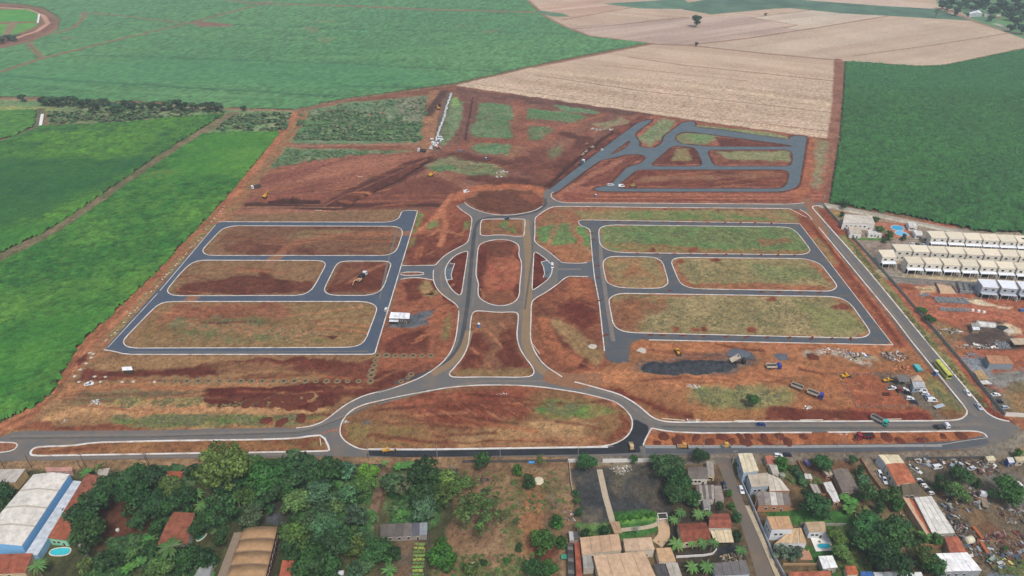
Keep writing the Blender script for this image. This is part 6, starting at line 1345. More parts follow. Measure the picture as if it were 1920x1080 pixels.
for i, x in enumerate([1022,1180,1332,1483,1635,1788]): row_house('back row house of the condominium below the cane, %s' % ('leftmost' if i == 0 else ordn(i+1)+' from the left'), 'back row houses', zc5([(x,305+i*8),(x+148,308+i*8),(x+185,362+i*8),(x+40,358+i*8)]), solar=(i == 5))
for i, x in enumerate([1467,1637,1807]): row_house('unfinished grey row house with white roof, %s of three' % ['leftmost','middle','rightmost'][i], 'unfinished row houses', zc5([(x,727+i*10),(x+153,735+i*10),(x+192,800+i*10),(x+45,790+i*10)]), bare=True)
# club house and annexes
house('club_house', 'large white club house at the corner of the condominium', zc5([(300,150),(540,165),(568,235),(280,225)]), 5.0, 'flat', 0, '#c4bcae', '#e2e0da', .3, 3, 5, cat='club house', side=-4)
house('club_annex', 'white box annex in front of the club house', zc5([(330,255),(440,262),(450,320),(345,318)]), 3.6, 'flat', 0, '#c2b4a2', '#e4e2dc', .1, 2, 1, cat='annex')
house('kiosk', 'white open kiosk beside the club house terrace', zc5([(500,285),(625,290),(632,325),(510,322)]), 3.0, 'flat', 0, '#d6d2ca', '#e4e2dc', .1, 2, 2, cat='kiosk')
house('changing_room', 'white changing room right of the condominium pool', zc5([(848,213),(925,222),(940,262),(870,258)]), 3.2, 'flat', 0, '#cfcac0', '#e4e2dc', .1, 2, 2, cat='changing room')
house('gate_house', 'small white hut below the changing room', zc5([(900,285),(980,300),(990,335),(925,330)]), 3.0, 'flat', 0, '#d6d2ca', '#e4e2dc', .1, 2, 2, cat='hut')
# pools
M_WATER = mat('pool_water', '#2f9fc4', rough=.08, var=.1, scale=.6, spec=.6)
def pool(label, pts, col='pool_water', rim='#d2cabb', h=.25, hue=None):
    p = chaikin(G(pts), 2); c = np.mean(p, 0); loc = [(x-c[0], y-c[1]) for x, y in p]
    r = empty('swimming_pool', (c[0], c[1], 0), 0, label, 'pool')
    n = len(loc); rows = []
    for i, (x, y) in enumerate(loc):
        a, b = loc[i-1], loc[(i+1) % n]; dx, dy = b[0]-a[0], b[1]-a[1]; L = math.hypot(dx, dy) or 1; nx, ny = dy/L*.45, -dx/L*.45
        if nx*x+ny*y < 0: nx, ny = -nx, -ny
        rows.append([(x, y, -.1), (x, y, h), (x+nx, y+ny, h), (x+nx, y+ny, -.1)])
    rows.append(rows[0]); obj('rim', MB().loft(rows, False, False).me('rim', mat('pool_rim', rim)), r)
    obj('water', MB().prism(loc, -.1, h-.1).me('water', mat('water_'+(hue or 'blue'), hue or '#38a2cc', rough=.08, var=.12, scale=.5, spec=.6)), r)
pool('curved blue pool of the condominium club, upper', zc5([(700,255),(760,245),(830,270),(800,298),(720,285)]))
pool('round light blue pool of the condominium club, lower', zc5([(735,300),(800,295),(865,330),(850,345),(760,335)]), hue='#6ab8e0')
pool('oval turquoise pool beside the long rust roof at lower left', [(92,1036),(102,1029),(130,1027),(133,1033),(126,1041),(98,1042)], hue='#3fc0cc')
pool('rectangular turquoise pool on the white deck', [(1530,1020),(1554,1019),(1559,1028),(1536,1030)], hue='#2fa0b4')
pool('square green pool in the garden above the big clump', [(1604,962),(1620,961),(1622,970),(1606,972)], hue='#6aa88c')
pool('green covered pool beside the terracotta roofed house', [(376,992),(389,990),(386,1006),(366,1018)], hue='#3f9470')
dk = [P(x, y) for x, y in [(1516,1000),(1550,999),(1566,1032),(1530,1034)]]; cc_ = sum(dk, Vector())/4
tag(obj('pool_deck', MB().prism([(v.x-cc_.x, v.y-cc_.y) for v in dk], -.1, .08).me('pool_deck', M_WHITE), loc=(cc_.x, cc_.y, 0)), kind='structure')
# --- walls and fences
def wall_run(name, label, pts, h, th, pan, mw, mp=None, cat='wall', cap=None, post=.25, z0=-.2):
    """a boundary of separate panels between posts"""
    p = [Vector(v) for v in G(pts)]; o = p[0]
    r = empty(name, (o.x, o.y, 0), 0, label, cat); ms = {}
    pm = MB().box((0, 0, (h+.15+z0)/2), (post, post, h+.15-z0)).me('post', mp or mw)
    for a, b in zip(p[:-1], p[1:]):
        L = (b-a).length; n = max(1, round(L/pan)); d = (b-a)/n; w_ = d.length; rz = math.atan2(d.y, d.x)
        k = round(w_, 3)
        if k not in ms: ms[k] = MB().box((w_/2, 0, (h+z0)/2), (w_-post*1.04, th, h-z0)).me('panel', mw)
        for i in range(n):
            q = a+d*i-o; obj('panel', ms[k], r, (q.x, q.y, 0), rz); obj('post', pm, r, (q.x, q.y, 0), rz)
    q = p[-1]-o; obj('post', pm, r, (q.x, q.y, 0), rz)
    return r
M_GF = mat('grey_fence_panel', '#8d938f', var=.25, scale=.9)
wall_run('concrete_fence', 'long grey concrete panel fence between the east road and the plots', [(1543,386),(1667,523),(1796,673),(1882,779)], 2.1, .12, 3.0, M_GF, M_CONC, 'fence')
wall_run('gate_wall', 'white panel wall at the corner of the east road', [(1884,780),(1960,784)], 2.6, .15, 3.0, M_WHITE, M_WHITE)
wall_run('block_wall', 'grey block wall between row houses and the red building plot', [(1664,521),(1740,527),(1840,533),(1960,542)], 1.5, .2, 4.0, mat('grey_block', '#8a8884', var=.2), M_CONC)
wall_run('condominium_wall', 'pale wall between the condominium and the dark cane', [(1545,384),(1610,397),(1680,411),(1780,431),(1850,445)], 1.8, .2, 4.5, mat('pale_wall', '#c4bdb0', var=.12), None)
wall_run('paddock_wall', 'dark grey wall along the verge above the paddock', [(640,876),(720,875)], 1.9, .2, 4, mat('dark_wall', '#5d5a57', var=.25), None)
wall_run('paddock_wall', 'long dark wall along the verge on top of the brown paddock', [(868,868),(1000,867),(1064,866)], 1.9, .2, 4, mat('dark_wall', '#5d5a57'), None)
wall_run('white_wall', 'short white wall left of the gravel lot gate', [(1065,867),(1113,866)], 2.3, .2, 4, M_WHITE, None)
wall_run('white_wall', 'long white wall right of the gravel lot gate', [(1130,867),(1230,866)], 2.3, .2, 4, M_WHITE, None)
wall_run('side_wall', 'pale side wall between the paddock and the gravel lot', [(1067,868),(1070,905),(1074,930)], 1.8, .18, 4, mat('pale_wall', '#c4bdb0'), None)
wall_run('side_wall', 'dark side wall right of the grey shed', [(808,965),(804,1010),(797,1085)], 1.8, .2, 4, mat('dark_wall', '#5d5a57'), None)
wall_run('garden_wall', 'long pale garden wall on the right side of the street', [(1384,893),(1408,945),(1428,992),(1448,1040),(1472,1085)], 1.7, .2, 4, mat('blue_white_wall', '#b8c2cc', var=.12), None)
wall_run('garden_wall', 'brick wall behind the green lawn', [(1424,958),(1490,957)], 1.6, .2, 4, mat('brick_wall', '#a8785a', var=.2), None)
wall_run('garden_wall', 'red earth wall between the shack yard and gardens', [(1494,866),(1512,900),(1522,930),(1560,930)], 1.6, .2, 4, mat('brick_wall', '#a8785a'), None)
wall_run('garden_wall', 'reddish wall left of the orange roof', [(1612,862),(1632,895),(1655,925)], 1.8, .2, 4, mat('brick_wall', '#a8785a'), None)
wall_run('garden_wall', 'reddish wall below the long white roof', [(1724,1026),(1775,1026)], 1.8, .2, 4, mat('brick_wall', '#a8785a'), None)
wall_run('scrapyard_wall', 'dark wall along the verge above the scrapyard', [(1700,862),(1780,861),(1848,860)], 1.8, .2, 4, mat('dark_wall', '#5d5a57'), None)
wall_run('front_wall', 'curved white wall in front of the red tiled houses', [(1268,1046),(1320,1043),(1336,1040),(1343,1032)], 1.3, .2, 4, M_WHITE, None)
wall_run('lot_wall', 'grey wall between the lawn garden and pool house', [(1500,985),(1585,986)], 1.6, .2, 4, M_CONC, None)
wall_run('garden_wall', 'tan wall below the white house gardens', [(1468,1060),(1530,1060)], 1.3, .2, 4, mat('tan_wall', '#b89a74', var=.15), None)
def post_fence(label, pts, gap, h=1.4, m=None):
    p = [Vector(v) for v in G(pts)]; o = p[0]; r = empty('post_fence', (o.x, o.y, 0), 0, label, 'fence'); pm = MB().box((0, 0, h/2-.1), (.28, .28, h+.2)).me('post', m or M_CONC); wires = MB()
    for a, b in zip(p[:-1], p[1:]):
        n = max(1, round((b-a).length/gap))
        for i in range(n+1):
            q = a.lerp(b, i/n)-o; obj('post', pm, r, (q.x, q.y, 0))
        for z in (.5, 1.0): wires.cyl((*(a-o), z), (*(b-o), z), .03, n=4)
    obj('wire', wires.me('wire', M_STEEL), r)
post_fence('post and wire fence on the left side of the works compound', [(1570,704),(1580,722),(1605,761)], 3.2)
post_fence('post and wire fence along the front of the works compound', [(1609,764),(1735,762)], 3.2)
post_fence('post and wire fence at the back of the works compound', [(1572,703),(1624,703),(1677,702)], 3.2)
# pergola and garden paths
q = [P(x, y, 2.4) for x, y in [(1233,963),(1250,962),(1252,972),(1235,974)]]; c = sum(q, Vector())/4
pg = empty('pergola', (c.x, c.y, 0), 0, 'white open pergola at the end of the garden path', 'pergola')
for i, v in enumerate(q):
    obj('post', MB().box((0, 0, 1.1), (.2, .2, 2.6)).me('post', M_WHITE), pg, (v.x-c.x, v.y-c.y, 0))
    u = q[(i+1) % 4]; m_ = (u+v)/2; obj('beam', MB().box((0, 0, 2.5), ((u-v).length+.3, .2, .2)).me('beam', M_WHITE), pg, (m_.x-c.x, m_.y-c.y, 0), math.atan2(u.y-v.y, u.x-v.x))
strip('garden_path', [(1124,880),(1135,930),(1149,980)], 2.2, .05, mat('path_concrete', '#b4a48c', var=.15), 0)
strip('garden_path_villa', [(1164,994),(1225,988),(1240,975)], 1.6, .08, mat('path_concrete', '#b4a48c')); strip('garden_terrace', [(1240,972),(1248,1003),(1232,1020)], 4.0, .07, mat('path_tan', '#c4a684', var=.12))
strip('dirt_path', [(716,886),(706,935),(690,1005)], 3.2, .03, mat('path_dirt', '#7a6450', var=.25, scale=.7)); strip('house_path', [(1500,1022),(1512,1050)], 4.5, .04, mat('path_pink', '#b08468', var=.15), 0)
strip('street_footway', [(1401,948),(1420,990),(1442,1042),(1460,1085)], 1.6, .07, mat('path_pale', '#b4a68c', var=.2))
# ================================================================== vehicles and machines (x forward, metres)
M_PAINT = mat('vehicle_paint', src='obj', rough=.35, var=.05, spec=.5); M_RUB = mat('tyre_rubber', '#1b1b1c', var=.1); M_RIM = mat('wheel_rim', '#9a9c9e', rough=.4, metal=.5, var=.05)
M_VG = mat('vehicle_glass', '#15191e', rough=.1, var=0, spec=.7); M_LAMP = mat('lamp_glass', '#e8e6dc', rough=.2, var=0); M_CHAS = mat('chassis', '#2c2b2a', var=.15); M_BED = mat('steel_bed', src='obj', rough=.6, var=.2, scale=1.2)
M_ROCK = mat('dark_load', '#2b2b2d', var=.35, scale=2.0); M_RED = mat('tail_lamp', '#a02018', var=0)
def wheel_mesh(r, w_): return MB().cyl((0, -w_/2, 0), (0, w_/2, 0), r, n=12).me('wheel', M_RUB), MB().cyl((0, -w_/2-.02, 0), (0, w_/2+.02, 0), r*.55, n=10).me('rim', M_RIM)
WM = {}
def wheels(pos, r, w_):
    k = (r, w_)
    if k not in WM: WM[k] = wheel_mesh(r, w_)
    t, rim = WM[k]
    return [('wheel', t, False, [('rim', rim)], (x, y, r)) for x, y in pos]
def cabin(prof_b, prof_t, w0, w1, z0, z1):
    """tapered cabin between a lower and an upper rectangle"""
    a, b = prof_b; c, d = prof_t
    return [(a, -w0, z0), (b, -w0, z0), (b, w0, z0), (a, w0, z0)], [(c, -w1, z1), (d, -w1, z1), (d, w1, z1), (c, w1, z1)]
def car(kind):
    L = {'sedan': 4.4, 'hatch': 3.9, 'van': 4.9, 'pickup': 5.2}[kind]; W = 1.78 if kind != 'van' else 1.95; h = L/2
    body = MB()
    hood = .92; zb = .30; zt = .86 if kind != 'van' else 1.05
    rows = []
    for x, z0, z1, w_ in [(-h, .45, zt-.12, W/2-.1), (-h+.15, .32, zt, W/2-.02), (-h*.3, zb, zt+.02, W/2), (h*.45, zb, zt, W/2), (h-.2, .34, zt-.16, W/2-.05), (h, .45, zt-.28, W/2-.18)]:
        rows.append([(x, -w_, z0), (x, w_, z0), (x, w_*1.0, (z0+z1)/2), (x, w_*.93, z1), (x, -w_*.93, z1), (x, -w_, (z0+z1)/2)])
    body.loft(rows)
    cb = {'sedan': ((-1.75, .95), (-1.05, .25)), 'hatch': ((-1.9, .95), (-1.6, .3)), 'van': ((-2.35, 1.85), (-2.25, 1.15)), 'pickup': ((-.65, 1.15), (-.5, .5))}[kind]
    zt2 = {'sedan': 1.42, 'hatch': 1.5, 'van': 2.0, 'pickup': 1.72}[kind]
    lo, hi = cabin(*cb, W/2-.08, W/2-.26, zt-.02, zt2-.06)
    gl = MB().loft([lo, hi]).me('window', M_VG)
    rf_ = MB().box(((cb[1][0]+cb[1][1])/2, 0, zt2-.02), (cb[1][1]-cb[1][0]+.12, W-.48, .10), taper=.92)
    pil = []
    for s in (-1, 1):
        for x0, x1 in ((cb[0][0], cb[1][0]), (cb[0][1], cb[1][1]), ((cb[0][0]+cb[0][1])/2, (cb[1][0]+cb[1][1])/2)):
            pil.append(('pillar', MB().cyl((x0, s*(W/2-.078), zt-.02), (x1, s*(W/2-.258), zt2-.05), .07, .06, 4).me('pillar', M_PAINT), True))
        if kind == 'van': pil.append(('side_panel', MB().add([(-2.3, s*(W/2-.07), zt), (-.2, s*(W/2-.07), zt), (-.25, s*(W/2-.235), zt2-.08), (-2.22, s*(W/2-.235), zt2-.08)], [(0, 1, 2, 3)]).me('side_panel', M_PAINT), True))
    parts = [('body', body.me('body', M_PAINT), True), ('window', gl), ('roof', rf_.me('roof', M_PAINT), True)]+pil
    if kind == 'pickup': parts.append(('cargo_bed', MB().box((-1.65, 0, zt+.03), (1.7, W-.35, .08)).me('cargo_bed', M_CHAS)))
    for s in (-1, 1):
        parts.append(('headlight', MB().box((h-.06, s*.6, .62), (.12, .34, .16)).me('headlight', M_LAMP))); parts.append(('tail_light', MB().box((-h+.03, s*.66, .68), (.08, .26, .16)).me('tail_light', M_RED)))
    return ('parked_car', parts+wheels([(h*.62, .74), (h*.62, -.74), (-h*.62, .74), (-h*.62, -.74)], .31, .2))
CARS = {k: car(k) for k in ('sedan', 'hatch', 'van', 'pickup')}
def head(a, b): return ang(a, b)
def drive(proto, px, py, hd, label, cat, color, group=None, s=1.0, name=None, z=0.05):
    s *= 1.12 if group is None or 'cars' in group else 1; p = P(px, py, 0.6); return build(proto, (p.x, p.y, z), hd, label, cat, group, s, color, name)
er = ang((1703,599), (1813,731)); lot = ang((1672,728), (1690,727))
W_, S_L, K_, BLU = '#e2e4e6', '#a9b4c0', '#1e2227', '#2a4878'
for k, x, y, hd, col, l, g in [('sedan',167,720,ang((167,720),(190,717)),W_,'white car beside the soil patch at lower left',None), ('sedan',1427,796,0,'#27407a','dark blue car driving on the southern avenue',None), ('sedan',1814,737,er,W_,'white car driving down the east road near the junction',None), ('sedan',1835,763,er,S_L,'silver blue car at the foot of the east road',None),
    ('pickup',1672,728,.1,W_,'white pickup beside the red tractor in the compound','cars in the works compound'), ('pickup',1694,731,-.15,W_,'white pickup in the back row of the compound car park','cars in the works compound'), ('hatch',1702,737,-.2,K_,'dark car behind the white pickup in the compound','cars in the works compound'), ('hatch',1706,747,-.1,W_,'white hatchback at the front left of the compound car park','cars in the works compound'), ('hatch',1714,754,-.15,'#2a3548','dark blue hatchback at the front of the compound car park','cars in the works compound'),
    ('van',1729,732,-.15,W_,'white van next to the works cabin','cars in the works compound'), ('hatch',1735,738.5,-.15,W_,'white hatchback second in the right row of the car park','cars in the works compound'), ('hatch',1741,744.5,-.15,'#8fa4c0','silver blue hatchback third in the right row of the car park','cars in the works compound'), ('van',1747,750.5,-.05,W_,'white van last in the right row of the car park','cars in the works compound'),
    ('hatch',1358,911,ang((1358,911),(1365,928)),'#22304a','dark blue car parked on the left of the town street',None), ('hatch',1390,919,ang((1390,919),(1397,935)),W_,'white car parked on the right of the town street',None), ('hatch',1459,854,0,W_,'white car parked on the verge right of the street mouth',None), ('hatch',1477,853,0,'#2a3140','dark car parked on the verge beside the white one',None), ('pickup',1657,899,ang((1650,888),(1660,905)),'#c8d0d8','pale pickup in the yard left of the orange roof',None), ('hatch',1650,889,ang((1650,888),(1660,905)),W_,'white car behind the pale pickup in the yard',None),
    ('sedan',1867,740,.1,W_,'white car inside the fence near the white wall',None), ('hatch',1874,753,.1,K_,'black car inside the fence near the white wall',None), ('hatch',1884,764,.2,S_L,'silver car parked behind the white corner wall',None), ('hatch',1917,582,.1,'#4f7ab0','blue car on the red building plot at the right edge',None), ('sedan',1711,457.5,0,W_,'left white car on the condominium drive','cars on the condominium drive'), ('sedan',1721.5,458.5,0,'#30343c','middle dark car on the condominium drive','cars on the condominium drive'), ('sedan',1732,459.5,0,'#c4ccd4','right silver car on the condominium drive','cars on the condominium drive'),
    ('van',874,359.5,ang((874,360),(890,357)),W_,'white van beside the unfinished northern roundabout',None), ('hatch',1142,346.5,.6,W_,'left white car on the grey northern street','cars on the northern street'), ('hatch',1147,346.5,.6,W_,'right white car on the grey northern street','cars on the northern street'), ('van',1165,349,0,'#eceeee','white van on the grey northern street',None), ('hatch',1129,281,ang((1110,290),(1150,262)),W_,'white car on the edge of the northern grey road',None), ('hatch',724,580,ang((724,580),(730,560)),W_,'white car parked beside the site office',None), ('van',1035.5,499,ang((1035,499),(1036,508)),W_,'white van on the eastern crescent street',None), ('hatch',862,283,.3,'#6f7a90','grey blue car on the dark earthworks',None)]:
    drive(CARS[k], x, y, hd, l, 'van' if k == 'van' else 'pickup' if k == 'pickup' else 'car', col, g, name={'van': 'van', 'pickup': 'pickup_truck'}.get(k, 'car'))
# heavier vehicles
def box_bed(L, W, H, z, tip=0, load=True, x0=0):
    """open steel tipper body"""
    mb = MB(); t = .09
    mb.box((0, 0, .06), (L, W, .12)); mb.box((0, W/2-t/2, H/2), (L, t, H)); mb.box((0, -W/2+t/2, H/2), (L, t, H)); mb.box((L/2-t/2, 0, H/2), (t, W-.2, H)); mb.box((-L/2+t/2, 0, H/2), (t, W-.2, H*.9))
    for i in range(6):
        for s in (-1, 1): mb.box((-L/2+L*(i+.5)/6, s*(W/2+.04), H/2), (.12, .1, H))
    ld = MB(); n = 8
    ld.loft([[(x, -W/2+.12, H*.45), (x, -W*.2, H*.6+.28*math.sin(math.pi*(i+.3)/n)), (x, W*.2, H*.6+.3*math.sin(math.pi*(i+.6)/n)), (x, W/2-.12, H*.45)] for i, x in enumerate(np.linspace(-L/2+.12, L/2-.12, n))], closed=False, cap=False)
    M_ = Matrix.Translation((x0, 0, z)) @ (Matrix.Translation((-L/2, 0, 0)) @ Matrix.Rotation(-tip, 4, 'Y') @ Matrix.Translation((L/2, 0, 0)))
    out = []
    for b in (mb, ld): b.v = [tuple(M_ @ Vector(p)) for p in b.v]
    sub = [('load', ld.me('load', M_ROCK))] if load else []
    return mb.me('tipper_bed', M_BED), sub
def truck(cabx, axles, bed, chassis, bedcol, cab_h=2.9):
    """rigid lorry: cab with windscreen, chassis, bed, wheels"""
    c = MB(); c.loft([[(cabx-1.1, -1.22, .7), (cabx-1.1, 1.22, .7), (cabx-1.1, 1.2, cab_h), (cabx-1.1, -1.2, cab_h)], [(cabx+.75, -1.22, .7), (cabx+.75, 1.22, .7), (cabx+.55, 1.15, cab_h), (cabx+.55, -1.15, cab_h)]])
    c.box((cabx-.2, 0, cab_h+.1), (1.3, 2.0, .22), taper=.8)
    ws = MB().add([(cabx+.73, -1.08, 1.75), (cabx+.73, 1.08, 1.75), (cabx+.61, 1.04, 2.7), (cabx+.61, -1.04, 2.7)], [(0, 1, 2, 3)])
    sw = MB()
    for s in (-1, 1): sw.box((cabx-.1, s*1.22, 2.15), (.9, .04, .75))
    parts = [('cab', c.me('cab', M_PAINT), True, [('windscreen', ws.me('windscreen', M_VG)), ('side_window', sw.me('side_window', M_VG)), ('bumper', MB().box((cabx+.82, 0, .75), (.2, 2.4, .5)).me('bumper', M_CHAS))])]
    for s in (-1, 1): parts.append(('headlight', MB().box((cabx+.9, s*.9, .95), (.1, .3, .2)).me('headlight', M_LAMP)))
    parts.append(('chassis', MB().box(((chassis[0]+chassis[1])/2, 0, .85), (chassis[1]-chassis[0], .9, .3)).me('chassis', M_CHAS)))
    if bed: parts.append(('tipper_bed', bed[0], bedcol, bed[1]))
    return ('dump_truck', parts+wheels([(x, s*1.02) for x in axles for s in (-1, 1)], .5, .42))
b1 = box_bed(5.2, 2.45, 1.25, 1.15, x0=-1.2)
T_RIGID = lambda col: truck(3.0, (3.0, -1.3, -2.6), b1, (-3.9, 3.2), col)
drive(T_RIGID('#c8bfae'), 1450, 689, 0.0, 'dump truck with royal blue cab standing empty on the works yard', 'dump truck', '#2a3f9c')
drive(T_RIGID('#b4aea4'), 1648, 790, ang((1635,783), (1662,797)), 'dump truck with bright turquoise cab turning onto the avenue', 'dump truck', '#2fb0a4')
drive(truck(3.0, (3.0, -1.3, -2.6), b1, (-3.9, 3.2), '#6d1f26'), 1621, 820, math.pi, 'dark red dump truck parked on the right median', 'dump truck', '#9c2430')
drive(T_RIGID('#5a6a7c'), 1091, 306, ang((1091,306), (1104,296)), 'dark blue truck parked on the northern grey road', 'truck', '#dfe4ea')
drive(T_RIGID('#4a4a4c'), 791, 284, math.pi-.2, 'white truck with dark load at the end of the pipe line', 'truck', W_)
drive(T_RIGID('#5d5650'), 480, 352, ang((490,350), (472,355)), 'white cabbed truck on the pink soil beside the left track', 'truck', W_)
drive(truck(3.0, (3.0, -1.3, -2.6), b1, (-3.9, 3.2), '#33363a'), 680, 519, ang((670,528), (684,516)), 'truck being loaded by the excavator in the western block', 'truck', W_)
bt = box_bed(5.2, 2.45, 1.25, 1.5, tip=.62, load=False, x0=-1.2)
drive(truck(3.0, (3.0, -1.3, -2.6), bt, (-3.9, 3.2), '#cfc6b6'), 1384, 680, 0.02, 'tipper truck with raised bed emptying onto the black heap', 'dump truck', '#23262c')
# road train: lorry and trailer
def trailer(bed, L): return ('dump_trailer', [('tipper_bed', bed[0], '#c4bbaa', bed[1]), ('chassis', MB().box((0, 0, .85), (L, .9, .3)).me('chassis', M_CHAS)), ('drawbar', MB().cyl((L/2, 0, .8), (L/2+1.3, 0, .8), .08).me('drawbar', M_CHAS))]+wheels([(x, s*1.02) for x in (-1.9, -.7, 1.9) for s in (-1, 1)], .5, .42))
rt = ang((1485,725), (1540,746))
drive(T_RIGID('#c4bbaa'), 1528, 741, rt, 'front tipper with blue cab of the truck and trailer pair', 'dump truck', '#2a3f9c')
drive(trailer(box_bed(5.6, 2.45, 1.25, 1.15), 5.6), 1494, 727, rt, 'loaded tipper trailer coupled behind the blue cabbed truck', 'trailer', None, z=.05)
# flatbed with white cab
def flatbed():
    p = truck(2.6, (2.6, -1.6), None, (-3.2, 3.0), None, 2.5)
    return ('flatbed_truck', p[1]+[('flat_bed', MB().box((-1.0, 0, 1.15), (4.4, 2.3, .16)).me('flat_bed', M_CHAS)), ('cargo', MB().box((-1.2, -.2, 1.5), (2.6, 1.5, .55)).me('cargo', mat('cargo', '#3a4048', var=.3, scale=2)))])
drive(flatbed(), 1765, 801, .03, 'white flatbed truck with dark cargo on the avenue junction', 'truck', W_)
def bus():
    L, W, H = 12.2, 2.55, 3.3; mb = MB(); rows = []
    for x, ins in ((-L/2, .12), (-L/2+.15, 0), (L/2-.25, 0), (L/2, .15)): rows.append([(x, -W/2+ins, .45), (x, W/2-ins, .45), (x, W/2-ins, H-.3), (x, W/2-.3-ins, H), (x, -W/2+.3+ins, H), (x, -W/2+ins, H-.3)])
    mb.loft(rows); parts = [('body', mb.me('body', M_PAINT), True)]
    for s in (-1, 1):
        for i in range(8): parts.append(('window', MB().box((-4.9+i*1.36, s*(W/2+.01), 2.15), (1.25, .05, .95)).me('window', M_VG)))
    parts += [('windscreen', MB().box((L/2+.0, 0, 2.1), (.06, 2.0, 1.4)).me('windscreen', M_VG)), ('rear_window', MB().box((-L/2, 0, 2.3), (.06, 1.8, .9)).me('rear_window', M_VG))]
    for x in (-3.5, 0, 3.5): parts.append(('roof_hatch', MB().box((x, 0, H+.06), (.9, .8, .14)).me('roof_hatch', mat('hatch', '#b8b070'))))
    return ('bus', parts+wheels([(4.1, 1.1), (4.1, -1.1), (-3.6, 1.1), (-3.6, -1.1)], .5, .3))
drive(bus(), 1767, 696, er, 'long pale yellow bus parked on the east road', 'bus', '#c6c95a')
# machines
M_YEL = mat('machine_yellow', src='obj', rough=.5, var=.12, scale=1.5); M_TRK2 = mat('crawler_track', '#2a2826', var=.25, scale=3)
def excavator(boom=(.9, -.9)):
    tr = []
    for s in (-1, 1): tr.append(('crawler_track', MB().extrude_y([(-2.0, .25), (-1.7, 0), (1.7, 0), (2.0, .25), (2.0, .65), (1.7, .9), (-1.7, .9), (-2.0, .65)], s*1.25-.3, s*1.25+.3).me('crawler_track', M_TRK2)))
    up = MB().prism([(-2.3, -1.2), (1.1, -1.25), (1.1, 1.25), (-2.3, 1.2), (-2.6, .7), (-2.6, -.7)], 1.0, 2.1).me('engine_housing', M_YEL)
    cw = MB().prism([(-2.7, -1.1), (-2.0, -1.2), (-2.0, 1.2), (-2.7, 1.1)], 1.05, 1.95).me('counterweight', M_CHAS)
    cab_ = MB().box((.55, .72, 2.35), (1.5, 1.0, 1.75), taper=.9).me('cab', M_YEL); wn = MB().box((.6, .72, 2.5), (1.56, .9, 1.0), taper=.92).me('window', M_VG)
    a = Vector((.9, -.1, 1.7)); b = a+Vector((3.4*math.cos(boom[0]), 0, 3.4*math.sin(boom[0]))); b2 = b+Vector((2.3*math.cos(boom[0]-.8), 0, 2.3*math.sin(boom[0]-.8))); c = b2+Vector((2.6*math.cos(boom[1]-.6), 0, 2.6*math.sin(boom[1]-.6)))
    bm = MB(); bm.cyl(a, b, .3, .32, 4); bm.cyl(b, b2, .32, .24, 4); st = MB().cyl(b2, c, .24, .17, 4)
    bk = MB().box((c.x, 0, c.z-.4), (.9, 1.1, .9), ry=.4, taper=.8)
    return ('excavator', tr+[('engine_housing', up, True), ('counterweight', cw), ('cab', cab_, True, [('window', wn)]), ('boom', bm.me('boom', M_YEL), True), ('stick', st.me('stick', M_YEL), True), ('bucket', bk.me('bucket', M_CHAS))])
EX = excavator(); EX2 = excavator((.6, -.5))
YE = '#d9a227'
drive(EX, 497, 369, ang((490,370), (505,362)), 'yellow excavator digging the dark trench near the left track', 'excavator', YE, 'excavators', .95)
drive(EX2, 673, 527, ang((676,524), (658,538)), 'orange excavator loading a truck in the western block', 'excavator', '#dcb488', 'excavators', .95)
drive(EX2, 822, 204, ang((822,204), (812,196)), 'yellow excavator on the dirt road beside the pipe line', 'excavator', YE, 'excavators', .95)
drive(EX2, 808, 329, ang((808,329), (830,325)), 'yellow excavator opening a trench north of the roundabout', 'excavator', YE, 'excavators', .95)
drive(EX2, 820, 277, ang((820,277), (835,285)), 'pinkish excavator beside the stacked pipes', 'excavator', '#d39a84', 'excavators', .95)
def loader():
    b = MB().box((-1.0, 0, 1.3), (2.4, 1.7, 1.1), taper=.92).me('engine_housing', M_YEL); c = MB().box((.2, 0, 2.2), (1.3, 1.4, 1.7), taper=.9).me('cab', M_YEL); w_ = MB().box((.2, 0, 2.4), (1.36, 1.32, .9), taper=.92).me('window', M_VG)
    f = MB().box((1.6, 0, 1.0), (1.6, 1.2, .8)).me('front_frame', M_YEL); ar = MB()
    for s in (-1, 1): ar.cyl((1.0, s*.55, 1.7), (2.9, s*.55, .7), .14, .12, 4)
    k = MB().extrude_y([(2.7, .2), (3.7, .15), (3.3, .5), (2.9, 1.15), (2.7, 1.1)], -1.25, 1.25)
    return ('wheel_loader', [('engine_housing', b, True), ('cab', c, True, [('window', w_)]), ('front_frame', f, True), ('lift_arm', ar.me('lift_arm', M_YEL), True), ('bucket', k.me('bucket', M_CHAS))]+wheels([(1.7, .95), (1.7, -.95), (-1.3, .95), (-1.3, -.95)], .7, .5))
LD = loader()
drive(LD, 1270, 660, -1.4, 'wheel loader facing the black heap from behind', 'wheel loader', YE, 'wheel loaders', 1.0)
drive(LD, 1584, 706, .2, 'yellow wheel loader at the back corner of the works compound', 'wheel loader', YE, 'wheel loaders')
for i, (x, y, a, c, l) in enumerate([(1100,271,.5,'#a8785a','brown loader highest on the northern earthworks'), (1111,277,.3,'#b8a48c','pale loader nearest the northern grey road'), (1099,285,.8,'#b4aca4','pale loader in the middle of the northern earthworks'), (1093,290.5,.7,'#c0a884','small loader lowest on the northern earthworks'), (1187,349,.1,'#b8a050','yellow loader working on the grey northern street')]): drive(LD, x, y, a, l, 'wheel loader', c, 'wheel loaders', .95)
